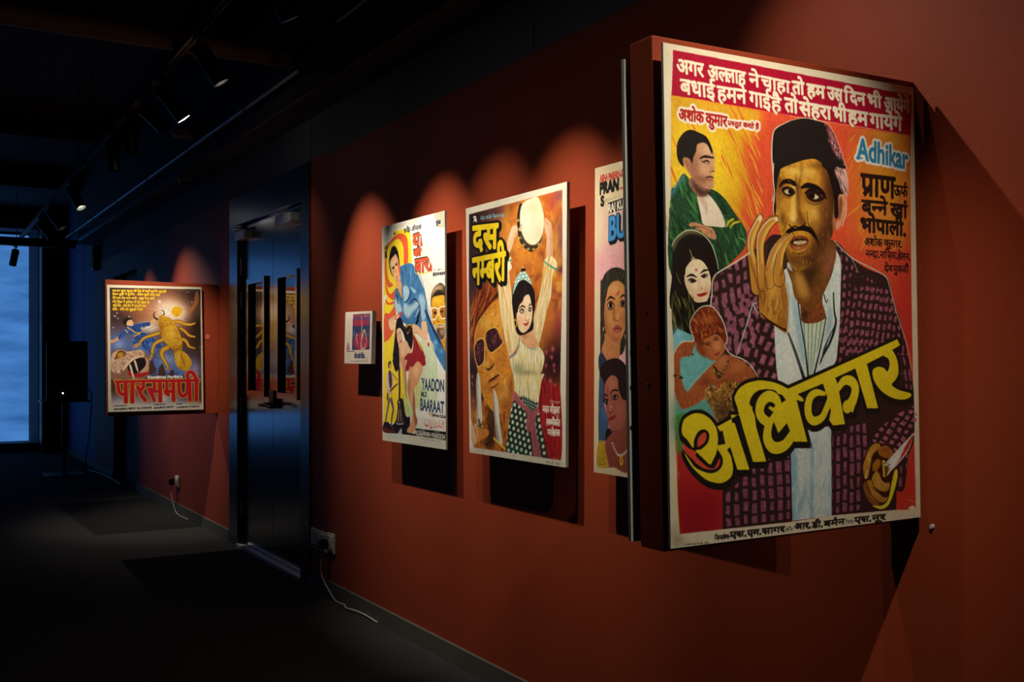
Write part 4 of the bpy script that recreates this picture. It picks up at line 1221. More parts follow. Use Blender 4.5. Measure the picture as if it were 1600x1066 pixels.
ART['dus'] = '''
q|c8722a|1 0|0.12|126 115 2924 101 2932 1358 2900 2677 2914 3983 203 3985 87 3541 63 2565 80 1178
q|clip|1 0|0|126 115 2924 101 2932 1358 2900 2677 2914 3983 203 3985 87 3541 63 2565 80 1178
s|d88428 b8602a e09a38 c46a26 8a3a28 f0b040 9a4a22|0.55|420 166 24.2 1.3 0.9 41
g|7a3018|0.5|2015 1126 113 73 0
g|e8a838|0.5|1386 444 72 76 0
g|e8a838|0.5|2388 1716 86 52 0
g|b85a24|0.5|1895 1270 51 104 0.4
g|f0b848|0.5|1729 219 94 87 0.4
g|7a3018|0.5|1623 392 120 30 0
g|f0b848|0.5|1897 524 62 59 0
g|9a4a20|0.5|2847 2139 46 94 0
g|7a3018|0.5|2397 973 65 67 0
g|e8a838|0.5|1680 806 67 59 -0.4
g|5a2418|0.5|1203 1837 45 62 0.4
g|5a2418|0.5|2167 1511 50 75 0.4
g|b85a24|0.5|1780 180 36 99 0.4
g|d87a2c|0.5|2456 149 64 62 -0.4
g|7a3018|0.5|1231 1372 110 48 -0.4
g|9a4a20|0.5|1842 375 114 72 0.4
g|b85a24|0.5|2766 1169 98 70 0
g|7a3018|0.5|2351 960 71 36 0
g|5a2418|0.5|2269 1616 46 61 0.4
g|b85a24|0.5|2854 411 89 56 0.4
g|f0b848|0.5|1783 245 106 95 0.4
g|7a3018|0.5|2684 593 38 82 -0.4
g|9a4a20|0.5|2462 189 98 82 0.4
g|d87a2c|0.5|1999 1425 47 34 -0.4
g|5a2418|0.5|1306 1507 122 52 0
g|d87a2c|0.5|2905 533 40 42 0.4
g|7a3018|0.5|2366 524 111 66 0.4
g|f0b848|0.5|1658 1398 86 75 0.4
g|b85a24|0.5|2202 1509 61 75 0.4
g|d87a2c|0.5|1688 339 116 80 0
g|f0b848|0.5|2730 1118 38 73 0.4
g|5a2418|0.5|2776 1745 38 102 0.4
g|5a2418|0.5|1322 907 92 100 -0.4
g|b85a24|0.5|2090 1523 106 96 -0.4
g|f0b848|0.5|2131 1077 88 29 0.4
g|5a2418|0.5|2862 871 89 52 0.4
g|5a2418|0.5|2114 1569 68 56 -0.4
g|5a2418|0.5|2284 1297 110 46 -0.4
g|5a2418|0.5|2589 1185 78 42 -0.4
g|5a2418|0.5|1746 609 118 75 0.4
g|d87a2c|0.5|1448 2088 54 93 -0.4
g|d87a2c|0.5|2781 2101 58 87 -0.4
g|9a4a20|0.5|2068 127 49 83 0.4
g|f0b848|0.5|1791 677 97 97 0
g|f0b848|0.5|2649 780 36 40 0
g|e89a30|0.5|2203 603 52 80 0
g|5a2418|0.5|2491 1481 68 91 -0.4
g|9a4a20|0.5|1429 1825 60 102 0.4
g|d87a2c|0.5|1207 1040 64 72 0
g|7a3018|0.5|2864 1232 78 84 0.4
g|5a2418|0.5|1518 889 93 58 0.4
g|d87a2c|0.5|1622 1288 118 86 -0.4
g|e89a30|0.5|2839 1217 43 43 -0.4
g|e89a30|0.5|2393 1777 51 41 -0.4
g|7a3018|0.5|1503 1065 75 40 0.4
g|f0b848|0.5|2920 1951 59 87 -0.4
g|d87a2c|0.5|2374 1366 54 75 0.4
g|d87a2c|0.5|2678 2228 67 44 -0.4
g|e89a30|0.5|2031 950 59 68 0
g|e89a30|0.5|2207 984 61 42 0.4
g|e89a30|0.5|1296 324 60 58 0
g|7a3018|0.5|1645 1205 83 82 -0.4
g|e89a30|0.5|2074 778 109 32 0
g|f0b848|0.5|2701 907 96 54 0.4
g|e89a30|0.5|2713 1924 77 90 -0.4
g|f0b848|0.5|1603 34 64 56 -0.4
g|b85a24|0.5|2257 1926 102 80 0
g|5a2418|0.5|2630 1144 91 97 -0.4
g|7a3018|0.5|1645 100 61 81 0.4
g|9a4a20|0.5|1543 2143 37 74 0.4
g|e89a30|0.5|2681 1254 66 91 -0.4
g|e89a30|0.5|1837 920 115 102 0
g|d87a2c|0.5|2164 66 87 54 -0.4
g|f0b848|0.5|2652 1030 47 72 -0.4
g|5a2418|0.5|2872 1599 79 42 0.4
g|e8a838|0.5|2842 285 94 47 0.4
g|7a3018|0.5|1496 163 68 99 0.4
g|e89a30|0.5|1428 1231 41 41 0
g|e8a838|0.5|1899 1919 103 43 0.4
g|f0b848|0.5|2554 545 86 44 0.4
g|9a4a20|0.5|1735 205 39 81 0
g|b85a24|0.5|2386 298 36 80 -0.4
g|f0b848|0.5|1589 1221 37 72 0
g|e89a30|0.5|2191 2149 79 64 -0.4
g|f0b848|0.5|2372 248 96 54 0
g|9a4a20|0.5|2746 977 54 34 -0.4
g|b85a24|0.5|1958 800 83 41 0
g|d87a2c|0.5|2362 1438 48 41 -0.4
g|5a2418|0.5|1252 2032 45 89 -0.4
g|e8a838|0.5|1336 232 88 88 0.4
g|7a3a5a|0.6|2726 1531 69 58 0.3
g|e8c040|0.6|2870 1740 27 78 0.3
g|5a2a40|0.6|2604 596 63 48 0.3
g|e8c040|0.6|2618 1612 44 41 0.3
g|d8a838|0.6|2722 1207 46 55 0.3
g|8a2c30|0.6|2915 1205 59 63 0.3
g|7a3a5a|0.6|2842 1227 81 54 0.3
g|5a2a40|0.6|2888 1242 70 31 0.3
g|d8a838|0.6|2788 803 40 64 0.3
g|e8c040|0.6|2620 266 30 43 0.3
g|7a3a5a|0.6|2656 277 68 70 0.3
g|8a2c30|0.6|2589 1416 70 57 0.3
g|d8a838|0.6|2911 1439 54 70 0.3
g|5a2a40|0.6|2621 718 38 43 0.3
g|e8c040|0.6|2719 1300 69 42 0.3
g|d8a838|0.6|2675 485 49 42 0.3
g|8a2c30|0.6|2824 865 29 71 0.3
g|e8c040|0.6|2711 1250 55 33 0.3
g|e8c040|0.6|2827 1519 68 42 0.3
g|e8c040|0.6|2863 1130 51 70 0.3
g|7a3a5a|0.6|2842 658 29 45 0.3
g|e8c040|0.6|2789 849 32 84 0.3
g|5a2a40|0.6|2907 1249 51 44 0.3
g|5a2a40|0.6|2716 996 33 70 0.3
g|7a3a5a|0.6|2859 884 40 47 0.3
g|e8c040|0.6|2816 1439 49 29 0.3
g|2e1a1e|1|283 181 776 192 0
g|2e1a1e|0.95|125 685 719 819 0
g|4a2a3a|0.7|963 180 329 108 0
g|8a4a5a|0.5|1058 330 196 92 0
g|3a2030|0.9|106 1263 543 499 0
g|7a4a6a|0.8|2831 173 162 111 0
g|6a3a5a|0.75|2915 787 161 354 0
g|b84428|0.6|2642 219 165 169 0
g|8a3044|0.7|2841 2083 165 368 0
g|d8a038|0.5|2753 886 137 286 0
g|e0a040|0.4|1437 646 378 305 0
g|d08030|0.5|2042 1077 474 149 0
g|2c1418|1|2761 2528 335 330 0
g|2c1418|0.9|2705 2679 394 241 0
g|2a1418|1|169 2705 439 448 0
g|2a1418|0.9|555 3041 424 273 0
g|5a1c24|0.4|2677 2755 282 121 0
g|e0606a|0.8|2704 2378 47 43 0
g|e0606a|0.8|2676 2498 39 36 0
g|e0606a|0.8|2534 2422 32 29 0
g|e0606a|0.8|2733 2618 35 32 0
g|e0606a|0.8|2520 2620 32 29 0
g|e0606a|0.8|2747 2694 27 25 0
g|e0606a|0.8|2649 2847 43 40 0
g|e0606a|0.8|2762 2905 25 23 0
g|e0606a|0.8|2520 2911 28 25 0
g|e0606a|0.8|190 3207 41 33 0
g|e0606a|0.8|166 2809 46 37 0
g|e0606a|0.8|514 3265 29 24 0
g|e0606a|0.8|202 3399 30 25 0
g|e0606a|0.8|521 2973 29 24 0
g|e0606a|0.8|162 2930 35 29 0
g|e0606a|0.8|200 3486 41 33 0
x
p|9a2022|1 0|0.3|2390 2788 2563 2846 2762 2918 2902 2990 2922 3983 2507 3978 2359 3648 2316 3178
q|clip|1 0|0|2390 2788 2563 2846 2762 2918 2902 2990 2922 3983 2507 3978 2359 3648 2316 3178
s|c02a2a 6a1418 b03030 4a1014|0.6|70 262 14.7 1.5 0.15 42
x
p|b86a24|1 0|0.35|146 3434 478 3246 764 3066 1002 3193 1169 3254 1498 3176 1595 3043 1623 3366 1356 3945 203 3986 87 3560
p|clip|1 0|0|146 3434 478 3246 764 3066 1002 3193 1169 3254 1498 3176 1595 3043 1623 3366 1356 3945 203 3986 87 3560
s|d88a30 7a3c1a e0a040 4a2414|0.6|90 196 22.9 1.4 0.6 43
p|2a1812|0.7 10|0.12|691 3238 1002 3177 961 3498 884 3911 568 3934 718 3579
p|2a1812|0.8 8|0.12|1035 3192 1499 3094 1566 2849 1596 2978 1400 3212 1234 3318
x
p|d88c30|1 0|0.25|259 2155 373 1922 588 1780 831 1626 1067 1540 1190 2009 1316 2301 1411 2463 1535 2762 1565 2945 1482 3143 1333 3313 1099 3389 862 3349 656 3221 501 3056 420 2777 284 2495
p|clip|1 0|0|259 2155 373 1922 588 1780 831 1626 1067 1540 1190 2009 1316 2301 1411 2463 1535 2762 1565 2945 1482 3143 1333 3313 1099 3389 862 3349 656 3221 501 3056 420 2777 284 2495
s|e8aa3c b05c1c e0983a 9c5018 f6c858 c87828|0.7|170 110 18.8 1.0 0.7 44
g|f0c050|0.7|688 1931 275 98 0
g|eab04a|0.5|1095 1814 165 144 0
g|a85a20|0.6|432 2326 141 269 0
g|8a4418|0.35|1215 2495 197 162 0
g|f0bc50|0.8|671 2596 104 100 0
g|eebc58|0.6|1238 3068 198 132 0
g|9a4e1c|0.5|904 2994 375 67 0
g|8a4418|0.6|1334 3230 229 131 0
g|6a3414|0.5|1468 2980 96 195 0
g|e6a844|0.6|896 3365 171 67 0
x
p|8a3a18|1 0|0.35|73 2255 123 1848 243 1483 388 1391 771 1315 1038 1347 1101 1525 865 1643 587 1796 372 1956 259 2155 199 2325
p|clip|1 0|0|73 2255 123 1848 243 1483 388 1391 771 1315 1038 1347 1101 1525 865 1643 587 1796 372 1956 259 2155 199 2325
s|c4622a 5a2212 d8803a 3a160e a04a20|0.7|70 298 18.8 2.1 0.25 45
x
l|24100c|0.9 0|14.9 14.9 12.4 12.4 19.8|219 2257 299 2021 553 1778 832 1609 1101 1478
l|24100c|0.7 0|7.3 12.2 7.3|304 1853 557 1630 868 1482
p|b06424|0.6 6|0.12|625 2378 743 2495 912 2594 877 2661 738 2696 653 2629
l|3a1810|1 0|7.3 17.0 14.5 7.3|652 2663 738 2696 877 2644 929 2594
g|f2c860|0.7|723 2595 55 66 0
p|b4622a|1 0|0.12|734 2882 907 2811 1111 2759 1042 2842 1007 2918 870 2979 785 2939
l|2e120c|1 0|9.7 16.9 12.1|751 2881 907 2837 1077 2772
p|dc9844|0.8 3|0.12|802 2922 1008 2860 1058 2875 904 2962 819 2955
l|3a180e|0.7 0|9.6 12.0 7.2|835 2980 972 2952 1075 2900
p|3c1a22|1 0|0.4|630 2145 719 2064 924 2019 1024 2038 1122 2121 1219 2220 1185 2300 916 2413 814 2421 712 2345
p|clip|1 0|0|630 2145 719 2064 924 2019 1024 2038 1122 2121 1219 2220 1185 2300 916 2413 814 2421 712 2345
s|7a4a5a 1c0c14 a05a58 4a2430|0.7|26 110 12.6 0.9 0.5 46
g|b06a5a|0.4|954 2216 67 81 0
x
l|dca83c|1 0|13.2 13.2 13.2 13.2 13.2|630 2145 719 2064 924 2019 1024 2038 1122 2121 1219 2220 1185 2300 916 2413 814 2421 712 2345 630 2145
l|f4dc80|0.7 0|3.6 3.6 3.6|630 2145 719 2064 924 2019 1024 2038 1122 2121 1219 2220 1185 2300 916 2413 814 2421 712 2345
p|3c1a22|1 0|0.4|253 2325 400 2208 577 2194 627 2278 603 2546 495 2630 388 2640 284 2495
p|clip|1 0|0|253 2325 400 2208 577 2194 627 2278 603 2546 495 2630 388 2640 284 2495
s|7a4a5a 1c0c14 a05a58 4a2430|0.7|26 110 12.6 0.9 0.5 46
g|b06a5a|0.4|430 2411 71 84 0
x
l|dca83c|1 0|13.6 13.6 13.6 13.6 13.6|253 2325 400 2208 577 2194 627 2278 603 2546 495 2630 388 2640 284 2495 253 2325
l|f4dc80|0.7 0|3.7 3.7 3.7|253 2325 400 2208 577 2194 627 2278 603 2546 495 2630 388 2640 284 2495
l|dca83c|1 0|16.9 16.9|594 2211 648 2145
l|dca83c|1 0|16.2 20.9|1058 2039 1184 2009
p|dca040|0.6 3|0.12|1057 2071 1184 1993 1203 2203 1170 2235
p|d8d4c4|1 0|0.05|385 2743 470 2887 496 3245 506 3538 325 3582 334 3251 315 2924
p|8a8a7c|0.6 2|0.12|315 2924 385 2743 380 3163 362 3563 325 3574
q|d8b048|1 0|0.12|287 3646 541 3597 557 3631 322 3679
l|5a4a30|0.8 0|37.7 45.2|399 3526 433 3611
p|d88a38|1 0|0.25|212 3676 503 3660 681 3649 696 3752 353 3879 205 3924
l|e8c8b0|0.7 0|20.5 25.6 17.9|175 3678 288 3602 319 3775 223 3923
p|dedbcc|1 0|0.06|914 2998 1052 3191 1097 3491 1164 3874 990 3802 927 3500 899 3231
p|77776c|0.6 2|0.12|914 2998 940 3229 978 3497 1058 3797 990 3802 927 3500 899 3231
l|e6c050|1 0|24.4 17.0|887 3788 1240 3936
p|e2b48c|1 0|0.08|1533 473 1656 470 1777 498 1823 473 1822 533 1746 585 1592 661 1529 777 1402 889 1373 701 1469 557
l|c07a58|0.6 0|8.6 8.6 6.5|1624 603 1731 576 1807 539
p|efcdb0|0.7 4|0.12|1501 500 1594 479 1656 501 1499 652 1403 797 1421 644
p|e2b48c|1 0|0.08|2476 456 2587 511 2665 591 2676 793 2677 1052 2504 1038 2518 749 2476 658 2448 525
p|c89070|0.6 4|0.12|2615 586 2670 620 2677 1052 2616 1033
l|c07a58|0.6 0|8.1 10.1 8.1|2462 440 2476 499 2587 569
p|2c2018|1 0|0.1|1735 165 1672 367 1700 611 1775 754 1955 875 2132 919 2306 846 2406 738 2363 676 2074 766 1867 627 1779 379 1826 176
g|e8cc70|0.95|1745 675 48 19 0
g|5a4420|0.9|1764 685 18 9 0
g|e8cc70|0.95|1865 792 48 19 0
g|5a4420|0.9|1883 801 18 9 0
g|e8cc70|0.95|1999 866 47 19 0
g|5a4420|0.9|2017 875 17 8 0
g|e8cc70|0.95|2161 885 46 19 0
g|5a4420|0.9|2178 894 17 8 0
g|e8cc70|0.95|2306 824 46 19 0
g|5a4420|0.9|2323 833 17 8 0
g|e8cc70|0.95|1703 400 48 19 0
g|5a4420|0.9|1721 410 18 8 0
g|e8cc70|0.95|1692 534 49 19 0
g|5a4420|0.9|1710 544 18 9 0
p|ece0be|1 0|0.04|1900 134 2077 112 2256 116 2364 242 2434 394 2448 554 2391 708 2277 799 2132 819 1985 773 1866 672 1783 529 1755 346 1795 202
g|e6c898|0.6|2134 272 175 102 0
g|f6f0d8|0.6|1957 473 148 207 0
g|d8caa0|0.4|2306 670 114 116 0
l|6a4a28|0.8 0|6.4 8.5 8.5 8.5 5.3|1791 620 1896 735 2044 815 2190 830 2334 775
p|e2b48c|1 0|0.12|1731 554 1778 483 1823 466 1826 518 1783 574
p|e6cf9c|1 0|0.1|1071 1356 1267 1344 1366 1162 1384 977 1495 955 1429 1167 1488 1466 1547 1782 1577 1956 1731 2164 1666 2336 1443 2479 1379 2415 1286 2172 1191 1945 1100 1573
p|clip|1 0|0|1071 1356 1366 1162 1384 977 1495 955 1429 1167 1488 1466 1547 1782 1577 1956 1731 2164 1666 2336 1443 2479 1379 2415 1191 1945 1100 1573
s|f6ecd0 d8a848 c88c34 fff4dc e0b860|0.6|80 345 11.0 1.4 0.08 47
x
p|e6cf9c|1 0|0.1|2448 1075 2644 1032 2782 1115 2796 1202 2700 1283 2646 1601 2562 1775 2448 2040 2332 2281 2303 2280 2156 2171 2006 2153 2067 2031 2187 1851 2333 1556 2419 1279
p|clip|1 0|0|2448 1075 2644 1032 2796 1202 2700 1283 2646 1601 2562 1775 2332 2281 2156 2171 2006 2153 2187 1851 2333 1556 2419 1279
s|f4e8c4 e0a83c c8882c fff4dc dcb050|0.6|80 345 11.0 1.85 0.08 48
x
l|3c9a7c|1 0|10.2 12.2 14.3|2448 1089 2589 1158 2788 1238
l|3c9a7c|1 0|11.1 11.1|1384 1008 1495 986
p|f0ead0|0.9 0|0.12|1366 1162 1493 1125 1494 1063 1384 1008
p|e0a878|1 0|0.1|1716 2054 1885 2166 2007 2091 2097 2093 2185 2172 2317 2296 2317 2342 2185 2387 2005 2370 1823 2244 1715 2164
p|a86444|0.6 6|0.12|1762 2086 2006 2169 2067 2093 2006 2184 1884 2213
l|6a3a28|0.6 0|3.2 5.3 5.3|2155 2279 2140 2340 2155 2387
l|8a5a40|0.6 0|2.2 3.2|2006 2153 2244 2280
p|e8dcae|1 0|0.1|1730 2180 1822 2275 2005 2363 2185 2387 2308 2342 2448 2434 2477 2541 2419 2679 2375 2750 2477 2749 2390 2880 2316 3177 2285 3525 2029 3491 1812 3422 1687 3346 1593 3204 1579 3058 1565 2897 1535 2762 1442 2527 1665 2432
p|clip|1 0|0|1730 2180 1822 2275 2005 2363 2185 2387 2308 2342 2448 2434 2477 2541 2419 2679 2375 2750 2477 2749 2390 2880 2316 3177 2285 3525 2029 3491 1812 3422 1687 3346 1593 3204 1579 3058 1565 2897 1535 2762 1442 2527 1665 2432
s|f8f0cc d8a838 b8862c fdf6dc 8a8450|0.6|120 283 9.4 1.55 0.12 49
g|8a9470|0.7|1694 2670 188 95 0
g|6a5a40|0.5|2003 2730 273 40 0
g|5a4a2c|0.6|1751 3263 94 64 0
g|fff6e0|0.6|2184 2541 178 92 0
g|eef0dc|0.6|1883 2417 183 94 0
s|c89018 e8c040 f6e8a8|0.6|60 283 11.0 1.5 0.06 50
g|b8c8b8|0.5|1657 3202 95 113 0
x
l|5a90b8|1 0|11.0 13.3 13.3 15.5|1730 2195 1713 2337 1602 2447 1442 2503
l|7ab0b8|0.9 0|6.6 7.7 7.7 6.6|1761 2211 1944 2339 2185 2387 2288 2365
p|1e1512|1 0|0.15|1512 1577 1571 1362 1770 1297 1951 1324 2100 1423 2188 1548 2202 1730 2157 1881 2156 2064 2036 2123 1762 2164 1638 2099 1577 1924 1517 1702
p|f0cfa6|1 0|0.06|1766 1682 1889 1579 2010 1555 2075 1634 2113 1727 2127 1849 2097 1970 2007 2076 1854 2127 1747 2086 1670 1974 1656 1817
p|clip|1 0|0|1766 1682 2010 1555 2113 1727 2127 1849 2097 1970 2007 2076 1854 2127 1670 1974 1656 1817
g|d89464|0.6|1701 1991 74 125 0
g|e8a888|0.4|1825 1932 91 37 0
g|c88458|0.5|2037 2092 90 46 0
g|fae6c4|0.6|1964 1644 90 61 0
x
p|1e1512|1 0|0.12|1950 1460 1768 1527 1720 1711 1672 1818 1626 1738 1644 1552 1769 1404
p|1e1512|1 0|0.12|1950 1460 2040 1556 2098 1696 2187 1806 2202 1625 2070 1452
l|3a2418|0.9 0|10.9 10.9 6.6|1735 1680 1812 1653 1859 1593 1783 1574
l|5a3420|0.6 0|6.4 8.6 4.3|1891 1381 1920 1489 1889 1564
l|201410|1 0|7.7 14.2 6.6|1729 1750 1827 1718 1924 1747
l|201410|1 0|6.4 11.8 6.4|2009 1730 2069 1702 2104 1714
p|1c100e|1 0|0.12|1734 1789 1821 1753 1900 1795 1842 1832 1780 1825
p|1c100e|1 0|0.12|1996 1771 2057 1743 2110 1772 2074 1814 2023 1809
p|e4e4d0|1 0|0.12|1765 1798 1827 1777 1888 1798 1832 1820
p|e4e4d0|1 0|0.12|2014 1778 2059 1761 2098 1778 2062 1798
p|5a6a50|1 0|0.12|1808 1795 1833 1777 1863 1797 1836 1814
p|5a6a50|1 0|0.12|2032 1775 2056 1761 2080 1779 2056 1795
g|0c0a08|1|1836 1796 12 6 0
g|0c0a08|1|2056 1778 11 6 0
l|a86a48|0.8 0|3.2 5.4 7.5 6.5|1942 1797 1911 1903 1953 1951 2023 1930
p|c05040|1 0|0.12|1849 1987 1932 1984 2022 1961 1995 2014 1916 2027
l|7a2420|1 0|3.3 4.4 3.3|1843 1988 1932 1997 2022 1962
l|d8b040|1 0|7.8 10.0 10.0 8.9 7.8 6.7|1609 1910 1567 1964 1591 2027 1639 2020 1655 1966 1615 1918
p|8fc0b4|1 0|0.12|1535 1531 1584 1363 1678 1245 1801 1192 1892 1191 2011 1282 2106 1408 2011 1373 1861 1318 1708 1355 1598 1457
p|clip|1 0|0|1535 1531 1584 1363 1678 1245 1801 1192 1892 1191 2011 1282 2106 1408 2011 1373 1861 1318 1708 1355 1598 1457
d|f0efe0|1|1678 1245 104 -5 18 56 37.1 18.4
x
p|1e1512|1 0|0.12|1771 1187 1817 1148 1893 1150 1928 1186 1892 1195
g|f0f0e0|1|1847 1127 21 10 0
p|26352e|1 0|0.2|1530 3191 1563 3092 1800 3109 2000 3134 2212 3182 2301 3179 2360 3427 2477 3735 2530 3984 2359 3978 1744 3982 1306 3982 1361 3644 1447 3342
p|clip|1 0|0|1530 3191 1563 3092 1800 3109 2000 3134 2212 3182 2301 3179 2360 3427 2477 3735 2530 3984 2359 3978 1744 3982 1306 3982 1361 3644 1447 3342
p|1f4a48|0.8 8|0.12|1306 3982 1325 3813 1745 3899 2179 3964 1995 3995 1552 3997
d|cdd8b8|1|1561 3271 143 20 -46 87 44.9 39.2
x
l|f0e0c0|0.8 0|6.9 5.7 4.6|1545 3207 1447 3358 1361 3610
p|33463a|1 0|0.12|1784 3085 2242 3181 2181 3294 1999 3285
p|clip|1 0|0|1784 3085 2242 3181 2181 3294 1999 3285
d|c0d0b8|1|1815 3116 74 14 -25 43 24.9 12.8
x
p|a85a60|1 0|0.25|1564 3027 1659 3057 1784 3150 1999 3254 2075 3314 2151 3295 2301 3226 2324 3319 2241 3370 2226 3497 2270 3685 2359 3966 2148 3974 2095 3761 2074 3602 1997 3654 1936 3513 1968 3351 1751 3247 1562 3157 1514 3183
l|6a2c34|0.8 0|6.6 8.8 6.6|2091 3329 2075 3473 1997 3638
l|d89098|0.6 0|6.8 9.1 5.7|1658 3089 1877 3210 2030 3284
l|7a3840|0.7 0|6.6 9.8 7.6|2181 3373 2150 3533 2210 3817
l|d89098|0.6 0|9.1 9.1|1563 3043 1530 3175
q|d8d0bc|1 0|0.04|203 3986 1306 3985 2908 3984 2936 3920 3229 4049 3230 4201 -109 4343 -100 4071 70 4076
t|e8dccb|1|4.7|2433 3217 2890 3218 2433 3308|मदन मोहला
t|e8dccb|1|4.7|2541 3406 2896 3400 2541 3493|लक~ष~मीकांत
t|e8dccb|1|4.7|2570 3553 2897 3547 2570 3638|प~यारेलाल
t|e8dccb|0.8|1.5|2655 3132 2889 3136 2656 3162|िनमाता
t|e8dccb|0.7|1.5|2806 3336 2890 3339 2806 3360|संगीत
t|6a6458|0.8|0.0|2492 4026 2880 4030 2492 4055|आर. के. परेस
t|d8b0a0|0.5|1.6|2695 3947 2880 3958 2695 3978|कला
U
t|0|1|24.2|261 343 1083 387 249 712|दस
V|f0d020|17130f|39.8 54.9 25.6
U
t|0|1|21.3|234 868 1313 851 220 1300|नम~बरी
V|f0d020|17130f|39.9 61.8 41.8
p|1a1414|1 0|0.12|231 151 407 155 413 291 245 286
p|e8e4d8|0.95 1|0.12|266 171 354 170 380 224 392 283 323 250 266 276 296 222
l|1a1414|1 0|4.8 4.8|283 205 353 205
t|7fc0cc|0.95|1.6|509 203 1285 240 508 254|मोहन आदेश िफल~मस कृत
p|fbf8ee|0.5 3|0.12|12 3549 88 3527 211 3714 244 3853 90 4042 -6 4085 -14 3763
l|8a8270|0.5 0|3.9 3.9|-6 4085 205 3927
g|9a9078|0.7|1538 51 18 8 0
g|9a9078|0.6|1519 4015 26 13 0
l|c8c2b0|0.3 0|5.2 5.2 5.2|16 4012 1551 4066 2909 4048
'''
